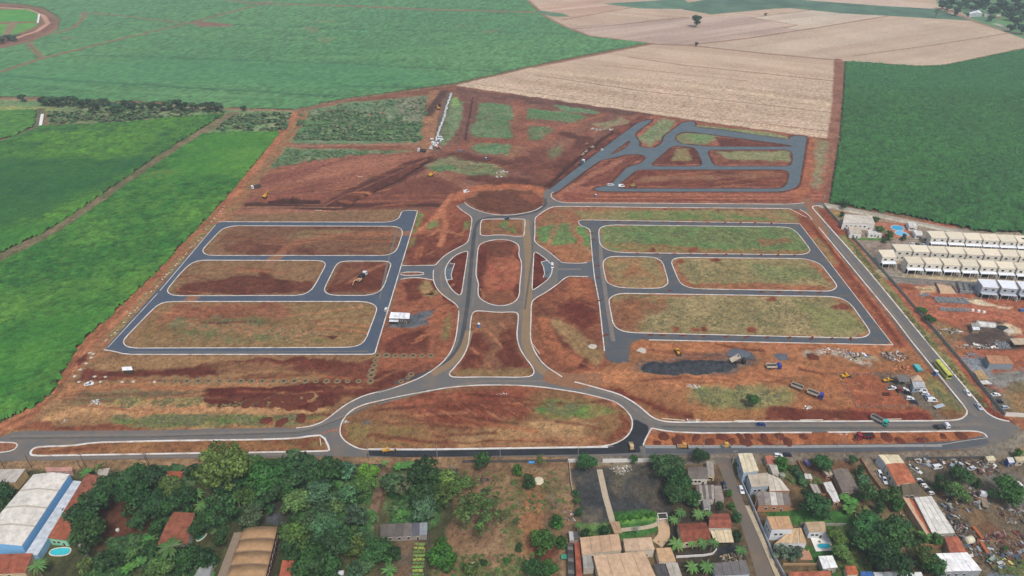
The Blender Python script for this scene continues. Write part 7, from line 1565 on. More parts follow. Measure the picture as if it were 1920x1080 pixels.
def grader():
    p = [('frame', MB().cyl((-1, 0, 1.5), (3.6, 0, 1.2), .28, .2, 4).me('frame', M_YEL), True), ('engine_housing', MB().box((-2.4, 0, 1.6), (2.6, 1.4, 1.0), taper=.92).me('engine_housing', M_YEL), True), ('cab', MB().box((-.6, 0, 2.3), (1.4, 1.5, 1.7), taper=.9).me('cab', M_YEL), True, [('window', MB().box((-.6, 0, 2.5), (1.46, 1.4, .9), taper=.92).me('window', M_VG))]), ('blade', MB().box((1.3, 0, .5), (.25, 3.6, .6), rz=.5).me('blade', M_CHAS))]
    return ('motor_grader', p+wheels([(3.5, .95), (3.5, -.95), (-1.6, .95), (-1.6, -.95), (-3.1, .95), (-3.1, -.95)], .65, .4))
GR = grader()
drive(GR, 729, 846, .05, 'yellow motor grader on the fresh asphalt lane', 'motor grader', '#d8a23f', 'motor graders', .85); drive(GR, 1665, 714, .15, 'yellow motor grader beside the grey works shed', 'motor grader', YE, 'motor graders', .85)
def paver():
    p = [('body', MB().prism([(-2.2, -1.2), (1.4, -1.2), (1.4, 1.2), (-2.2, 1.2)], .5, 1.7).me('body', M_YEL), True), ('hopper', MB().extrude_y([(1.4, .5), (3.4, .5), (3.6, 1.5), (1.4, 1.2)], -1.4, 1.4).me('hopper', M_BED), '#8a7a5c'), ('canopy', MB().box((-.9, 0, 3.0), (2.4, 2.2, .12)).me('canopy', M_YEL), True), ('screed', MB().box((-2.9, 0, .45), (1.0, 3.4, .6)).me('screed', M_CHAS))]
    for x in (-1.9, .1):
        for s in (-1, 1): p.append(('canopy_post', MB().cyl((x, s*.95, 1.6), (x, s*.95, 3.0), .06, n=5).me('canopy_post', M_CHAS)))
    for s in (-1, 1): p.append(('crawler_track', MB().extrude_y([(-1.8, .1), (-1.5, 0), (1.5, 0), (1.8, .25), (1.5, .75), (-1.6, .75)], s*1.0-.25, s*1.0+.25).me('crawler_track', M_TRK2)))
    return ('asphalt_paver', p)
PV = paver()
drive(PV, 1280, 837, math.pi, 'beige asphalt paver working on the southern lane', 'paver', '#c8924c', 'road machines', .8)
def roller():
    p = [('body', MB().box((-.3, 0, 1.35), (2.6, 1.5, 1.0), taper=.9).me('body', M_YEL), True), ('canopy', MB().box((-.2, 0, 2.9), (1.8, 1.6, .1)).me('canopy', M_YEL), True)]
    for x in (-.9, .6):
        for s in (-1, 1): p.append(('canopy_post', MB().cyl((x, s*.65, 1.8), (x, s*.65, 2.9), .05, n=5).me('canopy_post', M_CHAS)))
    for x in (1.6, -1.9): p.append(('drum', MB().cyl((x, -.95, .68), (x, .95, .68), .7, n=16).me('drum', M_STEEL)))
    return ('road_roller', p)
RL = roller()
drive(RL, 1362, 837, .1, 'yellow road roller following the paver on the southern lane', 'roller', '#cda24a', 'road machines', 1.0)
drive(PV, 1184, 838, math.pi/2, 'cream asphalt paver standing lengthwise on the fresh black apron', 'paver', '#cbb183', 'road machines', .8)
def tractor():
    p = [('hood', MB().box((1.0, 0, 1.25), (1.9, .75, .75), taper=.9).me('hood', M_PAINT), True), ('cab', MB().box((-.5, 0, 1.9), (1.3, 1.3, 1.5), taper=.88).me('cab', M_VG)), ('cab_roof', MB().box((-.5, 0, 2.7), (1.4, 1.35, .14)).me('cab_roof', M_PAINT), True)]
    for s in (-1, 1): p.append(('mudguard', MB().box((-.7, s*.85, 1.5), (1.2, .4, .14)).me('mudguard', M_PAINT), True))
    return ('tractor', p+wheels([(-.7, .9), (-.7, -.9)], .8, .45)+wheels([(1.5, .75), (1.5, -.75)], .45, .3))
TC = tractor()
drive(TC, 1686, 733, .1, 'red tractor between the white pickups in the compound', 'tractor', '#8f2a2c', 'tractors'); drive(TC, 951, 411, math.pi, 'blue tractor on the street above the small avenue island', 'tractor', '#1f4a7c', 'tractors')
drive(TC, 825, 198, 1.2, 'dark tractor behind the excavator on the pipe road', 'tractor', '#2a2623', 'tractors')
def implement():
    mb = MB()
    for i in range(5): mb.cyl((-1.4+i*.6, -.9, .45), (-1.1+i*.6, .9, .45), .42, .42, 8)
    mb.box((0, 0, 1.0), (3.4, .3, .2))
    return ('disc_harrow', [('disc_gang', mb.me('disc_gang', mat('rust_red', '#5d2c24', var=.2)))])
drive(implement(), 1662, 739, -.1, 'dark red disc harrow in front of the parked tractor', 'implement', None)
drive(('flat_trailer', [('deck', MB().box((0, 0, .75), (5.6, 1.9, .18)).me('deck', mat('pale_deck', '#a9b4bc', var=.15))), ('drawbar', MB().cyl((2.8, 0, .7), (4.0, 0, .6), .06).me('drawbar', M_CHAS))]+wheels([(-.6, .9), (-.6, -.9)], .35, .25)), 1761, 762, ang((1745,767), (1775,758)), 'long pale flat trailer parked below the vans', 'trailer', None)
drive(('skip', [('hull', MB().extrude_y([(-1.6, .6), (-1.0, 0), (1.0, 0), (1.6, .6), (1.6, 1.2), (-1.6, 1.2)], -.9, .9).me('hull', mat('teal_paint', '#3f9a9c', var=.15))), ('lid', MB().box((0, 0, 1.24), (3.1, 1.7, .08)).me('lid', mat('teal_lid', '#56aeae', var=.1)))]), 1720, 692, ang((1716,686), (1726,698)), 'teal waste skip behind the works tents', 'skip', None, s=1.5)
# ================================================================== heaps, pits, pipes, poles and scrap
def heap_mesh(seed, m, n=14, rough=.18, sx=1.0, sy=1.0, peaks=1, name='heap'):
    """a rounded spoil heap of radius 1, height 1"""
    rng = np.random.default_rng(seed); V = [(0, 0, 0.0)]; F = []
    rings = 6
    for r in range(1, rings+1):
        for k in range(n):
            t = 2*math.pi*k/n+r*.2; q = r/rings*(1+rough*rng.uniform(-1, 1)*(r > 1)); V.append((q*math.cos(t)*sx, q*math.sin(t)*sy, 0))
    V = np.array(V); d = np.hypot(V[:, 0]/sx, V[:, 1]/sy)
    V[:, 2] = np.clip(1-d, 0, None)**.8*1.0*(1+rough*rng.uniform(-1, 1, len(V)))-.06*(d > .8)
    for k in range(n): F.append((0, 1+k, 1+(k+1) % n))
    for r in range(rings-1):
        for k in range(n): a = 1+r*n+k; b = 1+r*n+(k+1) % n; F.append((a, a+n, b+n, b))
    return mesh(name, [tuple(v) for v in V], F, m, False)
M_HR = mat('red_spoil', '#62301f', var=.28, scale=1.5); M_HW = mat('lime', '#bdb5a6', var=.2, scale=2); M_HT = mat('dug_soil', '#7d6a4d', var=.25, scale=2); M_HD = mat('pit_dark', '#241a16', var=.2)
HR = [heap_mesh(i, M_HR, name='soil_heap') for i in range(4)]; HW = [heap_mesh(20+i, M_HW, 9, .3, name='lime_heap') for i in range(3)]
def heap(me, px, py, wx, wy, h, label, group, name='soil_heap', cat='soil heap', rz=0):
    p = P(px, py, h*.4); o = obj(name, me, None, (p.x, p.y, -.02), rz); o.scale = (wx*U, wy*U, h*U); return tag(o, label, cat, group)
# spoil heaps on the right median
md = Zr(1140,620,4.364,[(455,862),(590,870),(720,875),(400,912),(570,912),(830,905),(935,865),(1000,910),(1150,860),(1130,912),(1280,868),(1290,910),(1405,862),(1470,905),(1600,865),(1080,862)])+Zr(1480,640,4.364,[(800,780),(905,808),(1090,805),(1260,772),(1410,770),(560,795)])
md.sort()
for i, (x, y) in enumerate(md): heap(HR[i % 4], x, y, 1.9+(i*7 % 5)*.35, 1.3+(i*3 % 4)*.35, .7+.15*(i % 4), 'red soil heap on the right median, %s from the left' % ordn(i+1), 'soil heaps on the median', rz=i)
ll = sorted(Zr(300,660,3.84,[(870,325),(920,330),(830,330),(970,340),(1010,360),(740,370),(830,368),(900,378),(1120,370),(1070,315),(945,392),(1095,398),(1200,265),(1280,265),(620,372),(760,490),(880,500),(1010,475),(690,345),(560,330)]))
for i, (x, y) in enumerate(ll): heap(HR[(i+1) % 4], x, y, 2.6+(i % 3)*.4, 2.2, 1.0, 'dark red heap in the lower left spoil field, %s from the left' % ordn(i+1), 'heaps of the lower left spoil field', rz=i*1.7)
# small soil heaps on the kerbs of the eastern blocks
rows = [('first', [(x, 163+x*.011) for x in (225,300,380,465,550,635,715,800,895,985,1065,1160)]), ('second', [(x, 340+x*.012) for x in (405,515,610,705,790,900,990,1100,1195,1290)]), ('third', [(x, 545+x*.014) for x in (590,1105,1200,1320,1430)]), ('fourth', [(x, 792+x*.021) for x in (480,545,660,780,905,1020,1135,1260,1385,1500,1605)]), ('western', [(150,230),(155,268),(178,415),(180,480),(195,610),(225,805)])]
for nm, L in rows:
    for i, (x, y) in enumerate(z4(L)): heap(HR[i % 4], x, y, 1.7+.3*(i % 3), .8, .45, 'small soil heap on the %s street of the eastern blocks, %s along' % (nm, ordn(i+1)), 'small soil heaps on the eastern streets', rz=.1*i)
for i, (x, y) in enumerate([(1248,390.5),(1300,391),(1345,392),(1390,392)]): heap(HR[i % 4], x, y-2+4, 1.6, .9, .5, 'small soil heap beside the north road, %s from the left' % ordn(i+1), 'small soil heaps beside the north road')
# white lime heaps along the western track
wl = [(745,52),(735,65),(722,80),(712,92),(700,105),(688,120),(672,140),(655,165),(640,185),(625,210),(610,235),(595,250),(575,270),(556,285),(548,292),(525,322),(518,330),(505,350),(492,362),(470,385),(462,395),(440,420),(425,438),(410,448),(400,462),(385,475),(372,492),(355,515),(345,525),(320,545),(290,560),(270,600),(262,612),(240,640),(225,655),(200,672),(190,685),(180,660),(160,725),(125,770),(110,785),(90,800),(62,825),(55,832)]
for i, (x, y) in enumerate(z1(wl)):
    rnd = random.Random(i); heap(HW[i % 3], x, y, rnd.uniform(.35, .85), rnd.uniform(.3, .65), rnd.uniform(.2, .4), 'white lime heap along the western dirt track, %s from the far end' % ordn(i+1), 'lime heaps along the western track', 'lime_heap', 'lime heap', i)
for i, (x, y) in enumerate(Zr(0,640,4,[(700,92),(672,85),(683,120),(645,163),(600,210),(558,258),(593,302),(680,300),(752,302),(915,302),(998,300),(1158,302),(790,265),(708,262)])): heap(HW[i % 3], x, y, .95, .75, .5, 'white lime heap around the lower left soil patch, %s along' % ordn(i+1), 'lime heaps at lower left', 'lime_heap', 'lime heap', i)
# planting pits
def pit_mesh(big):
    mb = MB(); n = 14; ro = 1.0; rows = []
    for k in range(n+1):
        t = 2*math.pi*(k % n)/n; j = 1+.08*math.sin(k*2.7); c, s = math.cos(t)*j, math.sin(t)*j
        rows.append([(c*ro, s*ro, -.03), (c*ro*.72, s*ro*.72, .22), (c*ro*.45, s*ro*.45, .2), (c*ro*.30, s*ro*.30, .06)])
    mb.loft(rows, False, False)
    hole = MB().cyl((0, 0, .0), (0, 0, .075), .36, n=12)  # flat near-black disc in place of a dug hole
    return mb.me('spoil_ring', M_HT if big else mat('red_ring', '#8f5a3a', var=.25)), hole.me('hole', M_HD)
PB, PS = pit_mesh(True), pit_mesh(False)
def pits(L, r, pair, label, grp):
    for i, (x, y) in enumerate(L):
        p = P(x, y); o = empty('planting_pit', (p.x, p.y, 0), i, label % ordn(i+1), 'pit', grp, r*U*random.Random(i*3+int(x)).uniform(.7, 1.02)); obj('spoil_ring', pair[0], o); obj('hole', pair[1], o)
k4 = lambda p: Zr(0,640,4,p); k38 = lambda p: Zr(300,660,3.84,p)
pits(k38([(35,210),(115,210),(195,210),(275,210),(350,210),(428,210),(505,210),(583,210),(660,210),(738,210),(815,210),(890,210),(967,210),(1045,210),(1122,210),(1200,210),(1277,210),(1352,210),(1430,210)]), 2.0, PB, 'planting pit in the long lower row, %s from the left', 'planting pits of the lower row')
pits(k38([(1515,210),(1520,168),(1530,132),(1543,97),(1553,60),(1565,25)]), 2.2, PB, 'planting pit in the short column left of the avenue, %s from the bottom', 'planting pits of the short column')
pits(k38([(1630,25),(1695,27),(1757,28),(1822,27),(1888,27)])+z3([(415,640)]), 2.3, PB, 'planting pit in the upper row below the site office, %s from the left', 'planting pits of the upper row')
pits(z3([(423,603),(428,568),(435,535),(443,503),(450,470),(455,440),(460,408),(465,378),(470,348),(477,318),(482,288),(487,260)]), 1.1, PS, 'small planting pit in the column right of the site office, %s from the bottom', 'planting pits right of the site office')
pits(z3([(422,258),(357,258),(292,258),(228,258)]), 1.1, PS, 'small planting pit above the site office, %s from the right', 'planting pits above the site office')
pits([(771,702),(765,708),(752,715)], 1.8, PB, 'planting pit on the red slope beside the avenue, %s from the top', 'planting pits beside the avenue')
# pale rings of mixed cement
for i, (x, y, l) in enumerate([(1112,649.5,'pale cement patch beside the eastern avenue'), (1204,657,'pale cement patch left of the black heap')]):
    heap(HW[0], x, y, 2.6, 2.2, .25, l, 'cement patches', 'cement_patch', 'cement patch')
# black asphalt stockpile
def stockpile():
    rng = np.random.default_rng(5); nx, ny = 110, 40; x = np.linspace(-1, 1, nx); y = np.linspace(-1, 1, ny); X, Y = np.meshgrid(x, y)
    x = X*25; y = Y*6.5; H = np.full(X.shape, -.4)
    for k in range(26):
        t = k/25; cx = -19+38*t+rng.uniform(-1, 1); env = 1-abs(2*t-1)**3; cy = rng.uniform(-1.3, 1.3)*env; h = (1.3+2.0*rng.random())*(.45+.55*env); r = 1.6+h*1.0+rng.uniform(0, .8)
        H = np.maximum(H, h*(1-np.hypot((x-cx)*.85, y-cy)/r))
    H = H+(fbm(x, y, 1.6, 3, 3)-.5)*.8*(H > -.1)
    V = U*np.stack([x.ravel(), y.ravel(), np.maximum(H.ravel(), -.25)], 1)
    I = (np.arange(ny-1)[:, None]*nx+np.arange(nx-1)[None]).ravel(); F = np.stack([I, I+1, I+1+nx, I+nx], 1)
    return mesh_np('asphalt_stockpile', V, F, mat('black_millings', '#34373c', var=.6, scale=.5, bump=.5))
p = P(1290, 687, .8); tag(obj('asphalt_stockpile', stockpile(), None, (p.x, p.y, 0), ang((1215,690), (1370,684))), 'long black asphalt stockpile in the works yard', 'stockpile')
heap(heap_mesh(40, mat('grey_gravel', '#5a6068', var=.3, scale=1.5), name='gravel_heap'), 1385, 662, 5.5, 4.0, .8, 'flat grey gravel heap behind the tipping truck', None, 'gravel_heap', 'gravel heap')
heap(heap_mesh(41, mat('grey_gravel', '#5a6068'), name='gravel_heap'), 1464, 668, 3.0, 2.4, .5, 'small grey gravel heap right of the tipping truck', None, 'gravel_heap', 'gravel heap')
heap(heap_mesh(42, M_HR, name='soil_heap'), 1524, 668, 3.0, 2.6, 1.2, 'dark soil heap left of the white rubble', None)
heap(heap_mesh(43, M_HR, name='soil_heap'), 778, 311, 4.0, 3.2, 1.6, 'dark soil heap beside the diagonal trench', None)
heap(heap_mesh(44, mat('black_sand', '#2c3036', var=.3), name='sand_heap'), 1881, 614, 3.2, 2.4, 1.4, 'black sand heap beside the white rubble on the dark yard', None, 'sand_heap', 'sand heap')
heap(heap_mesh(45, M_HW, name='sand_heap'), 1892, 619, 3.0, 2.2, .9, 'white sand heap right of the black one', None, 'sand_heap', 'sand heap')
# rubble and scrap: each heap a thing of many broken pieces
def scrap_mesh(seed, n, sx, sy, sz, cols, size=.9, sheets=.5):
    rng = random.Random(seed); V = []; F = []; C = []
    for i in range(n):
        t = rng.uniform(0, 6.28); q = math.sqrt(rng.random()); x, y = q*math.cos(t)*sx, q*math.sin(t)*sy; z = sz*(1-q)*rng.random()
        s = size*rng.uniform(.4, 1.4)
        d = (s*rng.uniform(1, 2.2), s*rng.uniform(.6, 1.2), s*.12) if rng.random() < sheets else (s*rng.uniform(.5, 2.6), s*.22, s*.22)
        mb = MB().box((x, y, z+s*.15), d, rng.uniform(0, 6.28), rng.uniform(-.45, .45), rng.uniform(-.45, .45)); b = len(V)
        V += mb.v; F += [tuple(b+k for k in f) for f in mb.f]; c = np.array(lin(rng.choice(cols)))*rng.uniform(.7, 1.2); C += [c]*8
    return mesh('scrap', V, F, mat('scrap', src='attr', rough=.7, var=.2, scale=1.5), cols=np.array(C))
JUNK = ['#6a4636', '#8a5a40', '#5d5a58', '#9aa0a4', '#c4c2bc', '#3a3836', '#7a6a50', '#4a5a6a']
WHITEJ = ['#d8d6d0', '#c4beb4', '#e6e4e0', '#9a948c', '#b49a80']
def scrap(name, label, cat, px, py, n, sx, sy, sz, cols, size=.9, sheets=.5, seed=0, rz=0, group=None):
    p = P(px, py); return tag(obj(name, scrap_mesh(seed+int(px), n, sx*U, sy*U, sz*U, cols, size*U, sheets), None, (p.x, p.y, 0), rz), label, cat, group)
for l, x, y, n, sx, sy, sz, cl, sz2 in [('tangled scrap heap along the wall at the top of the scrapyard', 1800, 868, 110, 17, 3, 1.2, JUNK, .9), ('scrap heap left of the white car bodies in the scrapyard', 1725, 865, 60, 9, 2.5, 1.0, JUNK, .9), ('scrap heap beside the cream booth', 1845, 880, 60, 7, 3, 1.2, JUNK, .9), ('mixed scrap heap in the middle of the scrapyard', 1812, 935, 130, 8, 6, 1.6, JUNK, 1.0), ('scrap row along the right side of the long white roof', 1785, 975, 80, 5, 8, 1.2, JUNK, .9), ('dark scrap heap below the scrap row', 1808, 1000, 80, 5, 5, 1.3, ['#3a3836', '#5d4a40', '#6a4636', '#8a8a88'], .9), ('rusty red scrap heap at the right edge', 1898, 1018, 110, 9, 5, 1.6, ['#6a3a34', '#7a4a40', '#5a4440', '#8a6a5c', '#9aa0a4'], .9), ('grey scrap heap above the rusty one at the right edge', 1905, 968, 70, 7, 4, 1.0, ['#6a6460', '#8a8078', '#5a3f38', '#a8a49c'], .9), ('long scrap strip at the bottom of the scrapyard', 1870, 1050, 150, 16, 4.5, 1.2, JUNK, .9), ('small scrap heap beside the orange tiled house', 1830, 1025, 60, 4, 5, 1.2, JUNK, .8)]:
    scrap('scrap_heap', l, 'scrap heap', x, y, n, sx, sy, sz, cl, sz2)
for l, x, y, n, sx, sy, sz, cl, s2 in [('white rubble strip right of the gravel heaps in the works yard', 1560, 658, 60, 9, 2, .5, WHITEJ, .6), ('pale rubble with blue barrels in the works yard', 1605, 668, 90, 7, 3, .9, WHITEJ+['#2f5a94', '#3a3836', '#7a6a58'], .7), ('dark mixed rubbish heap behind the works compound', 1677, 668, 110, 6, 4, 1.4, JUNK+WHITEJ, .8), ('heap of broken orange bricks behind the works tents', 1693, 692, 130, 6, 2.6, .7, ['#c47a52', '#d08a60', '#a8603c', '#2a2624'], .5), ('white construction rubble on the northern earthworks', 1122, 243, 60, 7, 3, 1.0, WHITEJ+['#5d5a58'], 1.0), ('two pale rubble bits right of the northern rubble', 1146, 243, 16, 2.4, 1.6, .8, WHITEJ, .9), ('white bags and rubble north of the roundabout', 940, 323, 34, 5, 2.5, .6, WHITEJ, .8), ('white rubble beside the track left of the northern rubble', 935, 331, 22, 3, 1.5, .6, WHITEJ, .8), ('white rubble inside the fence beside the hedge', 1778, 622, 60, 7, 2.2, .6, WHITEJ+['#3a3836'], .8), ('scattered white rubble along the footing of the dark yard', 1835, 650, 90, 11, 2.0, .6, WHITEJ+['#5d4a3c'], .8), ('white plaster rubble on the lower left grass', 180, 755, 34, 3, 2, .4, WHITEJ, .6), ('small white rubble bit above the left avenue', 119, 791, 14, 1.6, 1, .4, WHITEJ, .6), ('white rubble on the yard grass left of the saplings', 1300, 725, 24, 3, 1.3, .4, WHITEJ, .6), ('white rubble on the edge of the lower yard', 1514, 765, 18, 2, 1.2, .4, WHITEJ, .6), ('white mortar remains beside the southern kerb', 1303, 789, 30, 3.4, .8, .4, WHITEJ, .5), ('white mortar remains at the start of the left kerb', 648, 793, 18, 1.6, 1.2, .5, WHITEJ, .5), ('white debris on the right median near the red truck', 1581, 813, 18, 2, .9, .4, WHITEJ, .5), ('white bits on the southern oval', 940, 739, 10, 2.4, .8, .3, WHITEJ, .4), ('bright stones on the gravel lot', 1166, 881, 50, 4.5, 2.5, .4, WHITEJ, .5), ('junk beside the two stalls at the paddock wall', 1068, 965, 30, 2.2, 3, .8, JUNK, .7), ('logs and planks on the dark driveway', 1373, 1046, 40, 4, 1.6, .6, ['#b4a080', '#8a7a5c', '#c4b494', '#6a5a48'], .7), ('junk along the brown shack yard', 1512, 905, 50, 2.5, 5, .7, JUNK+WHITEJ, .7), ('red bricks and bits left of the long veranda roof', 1692, 970, 60, 4, 4, .7, ['#a8684a', '#8a5a40', '#c4b4a0', '#6a5a48'], .6)]:
    scrap('rubble_heap', l, 'rubble', x, y, n, sx, sy, sz, cl, s2)
# stacks of grey concrete blocks on the red plot
def blocks(label, px, py, L, W, H, rz=0):
    rnd = random.Random(int(px)); mb = MB(); L *= U; W *= U
    for i in range(int(L/.8)):
        for j in range(int(W/.8)):
            for k in range(1+int(rnd.random()*H*2)):
                mb.box((-L/2+i*.8+rnd.uniform(-.2, .2), -W/2+j*.8+rnd.uniform(-.2, .2), .25+k*.5), (.7, .6, .48), rnd.uniform(0, 3))
    p = P(px, py); tag(obj('block_stack', mb.me('block_stack', mat('grey_blocks', '#8b9092', var=.25, scale=1.2)), None, (p.x, p.y, 0), rz), label, 'block stack', 'stacks of grey blocks')
blocks('large loose stack of grey blocks on the red plot', 1784, 563, 17, 5.5, 1.1, -.08); blocks('long low stack of grey blocks beside the white sacks', 1790, 581, 15, 2.6, .9, -.06); blocks('small stack of grey blocks near the fence on the red plot', 1733, 553, 6, 2, .7); blocks('grey block stack on the dark yard', 1881, 648, 7, 4.5, 1.2); blocks('short stack of grey blocks above the gravel pad', 1822, 664, 4.5, 1.6, .8); blocks('tiny grey block stack left of the gravel pad', 1812, 667, 2.4, 1.2, .6)
for i, (x, y) in enumerate([(1823,583),(1834,584.5),(1844,586.5)]):
    p = P(x, y); tag(obj('sack_pallet', MB().box((0, 0, .1), (2.0, 1.4, .2)).box((0, 0, .75), (1.9, 1.3, 1.1), taper=.9).me('sack_pallet', M_WHITE), None, (p.x, p.y, 0), .1), '%s white wrapped pallet at the end of the block stack' % ['left', 'middle', 'right'][i], 'pallet', 'white pallets')
# half built house
def half_built():
    q = G(zc5([(1285,760),(1465,790),(1480,850),(1310,845)])); c = np.mean(q, 0); L = [Vector((x-c[0], y-c[1])) for x, y in q]
    r = empty('half_built_house', (c[0], c[1], 0), 0, 'half built grey block house with open walls on the red plot', 'building shell')
    obj('floor_slab', MB().prism([tuple(v) for v in L], -.1, .15).me('floor_slab', M_CONC), r)
    def wl_(a, b, h): 
        d = b-a; m_ = (a+b)/2; obj('block_wall', MB().box((0, 0, h/2), (d.length, .2, h)).me('block_wall', mat('grey_blocks', '#8b9092')), r, (m_.x, m_.y, .15), math.atan2(d.y, d.x))
    for i in range(4): wl_(L[i], L[(i+1) % 4], 2.2)
    for t in (.3, .6): wl_(L[0].lerp(L[1], t), L[3].lerp(L[2], t), 1.8); wl_(L[0].lerp(L[3], t), L[1].lerp(L[2], t), 1.5)
    q = G(zc5([(1095,760),(1240,785),(1290,850),(1135,848)])); c = np.mean(q, 0); L2 = [Vector((x-c[0], y-c[1])) for x, y in q]
    r2 = empty('foundation', (c[0], c[1], 0), 0, 'sandy foundation slab with a low wall beside the half built house', 'foundation')
    obj('floor_slab', MB().prism([tuple(v) for v in L2], -.1, .2).me('floor_slab', mat('sand_slab', '#c4a684', var=.15)), r2)
    for i in (1, 3):
        d = L2[(i+1) % 4]-L2[i]; m_ = (L2[(i+1) % 4]+L2[i])/2; obj('low_wall', MB().box((0, 0, .8), (d.length, .2, 1.6)).me('low_wall', mat('grey_blocks', '#8b9092')), r2, (m_.x, m_.y, .1), math.atan2(d.y, d.x))
half_built()
# --- concrete pipes
M_PIPE = mat('concrete_pipe', '#d3dadb', var=.1)
def pipe_mesh(r, L):
    mb = MB(); n = 12; rows = []
    for k in range(n+1):
        t = 2*math.pi*(k % n)/n; c, s = math.cos(t), math.sin(t); rows.append([(-L/2, c*r, s*r+r), (L/2, c*r, s*r+r), (L/2, c*r*.8, s*r*.8+r), (-L/2, c*r*.8, s*r*.8+r)])
    for a, b in zip(rows[:-1], rows[1:]): mb.add(a+b, [(0, 4, 5, 1), (1, 5, 6, 2), (2, 6, 7, 3), (3, 7, 4, 0)])
    return mb.me('concrete_pipe', M_PIPE)
PM = pipe_mesh(.9, 3.2)
line = [(846,176),(845,181),(838,200),(832,222),(826,240),(820,255),(818,266)]; gl = [Vector(v) for v in G(line)]; seg = []
for a, b in zip(gl[:-1], gl[1:]):
    n = max(1, round((b-a).length/3.9)); seg += [(a.lerp(b, (i+.5)/n), math.atan2(b.y-a.y, b.x-a.x)) for i in range(n)]
for i, (v, a) in enumerate(seg):
    rnd = random.Random(i); tag(obj('concrete_pipe', PM, None, (v.x+rnd.uniform(-.8, .8), v.y, -.05), a+rnd.uniform(-.35, .35)), 'white concrete pipe in the long line beside the dirt road, %s from the far end' % ordn(i+1), 'pipe', 'pipes of the long line')
for i, (x, y) in enumerate([(810,262),(811,268),(812,273),(809,277),(815,270),(817,274),(820,270),(823,258),(827,258),(824,262),(828,263),(826,266),(819,262),(808,280)]):
    v = P(x, y); tag(obj('concrete_pipe', PM, None, (v.x, v.y, -.05), i*.7), 'concrete pipe in the loose pile at the near end of the line, %s piece' % ordn(i+1), 'pipe', 'pipes of the loose pile')
for l, a, b in [('white concrete chute on the inside of the winding road', (74,27), (71,43)), ('white concrete chute at the edge of the small cane corner', (80,215), (76,237))]:
    A_, B_ = P(*a), P(*b); m_ = (A_+B_)/2; tag(obj('concrete_chute', MB().box((0, 0, .4), ((B_-A_).length, 3.0, 1.0)).me('concrete_chute', M_WHITE), None, (m_.x, m_.y, 0), math.atan2(B_.y-A_.y, B_.x-A_.x)), l, 'chute')
# beams and loose kerb stones
for i, (a, b, l) in enumerate([((998,645),(1012,664),'pale loose beam lying beside the eastern avenue kerb'), ((1242,785),(1284,789),'long pale kerb beam beside the southern avenue left'), ((1377,789),(1415,789),'long pale kerb beam beside the southern avenue middle'), ((1500,788),(1543,787.5),'long pale kerb beam beside the southern avenue right'), ((1650,787),(1690,786),'long pale kerb beam behind the turquoise truck'), ((870,1063),(893,1054),'pale pole lying in the paddock'), ((671,332),(680,331),'pale beam on the pink soil beside the trench'), ((590,394.5),(604,395),'pale beam on the orange band above the western block'), ((600,822),(602,836),'pale loose kerb piece at the tip of the left median')]):
    A_, B_ = P(*a), P(*b); m_ = (A_+B_)/2; tag(obj('concrete_beam', MB().box((0, 0, .15), ((B_-A_).length, .4, .3)).me('concrete_beam', mat('beam', '#cfc4b0', var=.12)), None, (m_.x, m_.y, .05), math.atan2(B_.y-A_.y, B_.x-A_.x)), l, 'beam', 'loose beams')
# --- poles
def light_pole(label, px, py, h=9, arm=1.8, rz=0.0):
    p = P(px, py); r = empty('street_light', (p.x, p.y, 0), rz, label, 'street light', 'street lights')
    obj('pole', MB().cyl((0, 0, -.2), (0, 0, h), .17, .1, 8).me('pole', M_CONC), r)
    a = obj('arm', MB().cyl((0, 0, h-.2), (0, arm, h+.4), .05, n=6).me('arm', M_STEEL), r); obj('lamp_head', MB().box((0, arm+.25, h+.42), (.28, .8, .16)).me('lamp_head', M_STEEL), a)
for i, (x, y) in enumerate([(693,863),(820,860),(938,863),(1083,864),(1205,860),(1579,855),(1726,855),(1852,856)]): light_pole('street light on the southern verge, %s from the left' % ordn(i+1), x, y)
for i, (x, y) in enumerate([(1319,838),(1457,836.5),(1570,836)]): light_pole('small street light on the right median, %s from the left' % ordn(i+1), x, y, 5, .8)
def utility_pole(label, px, py, h=9, wood=True, arms=1, lat=False):
    p = P(px, py); r = empty('utility_pole', (p.x, p.y, 0), random.Random(int(px)).uniform(-.3, .3), label, 'utility pole', 'utility poles')
    m = mat('pole_wood', '#5a4a40', var=.2) if wood else M_CONC
    obj('pole', MB().cyl((0, 0, -.2), (0, 0, h), .19, .13, 8).me('pole', m), r)
    for k in range(arms):
        a = obj('crossarm', MB().box((0, 0, h-.5-k*.9), (2.2, .14, .16)).me('crossarm', m), r)
        for x in (-.95, -.3, .3, .95): obj('insulator', MB().cyl((x, 0, h-.42-k*.9), (x, 0, h-.2-k*.9), .06, n=6).me('insulator', M_WHITE), a)
    if lat: obj('transformer', MB().cyl((.35, .3, h-3), (.35, .3, h-1.9), .35, n=10).me('transformer', M_STEEL), r)
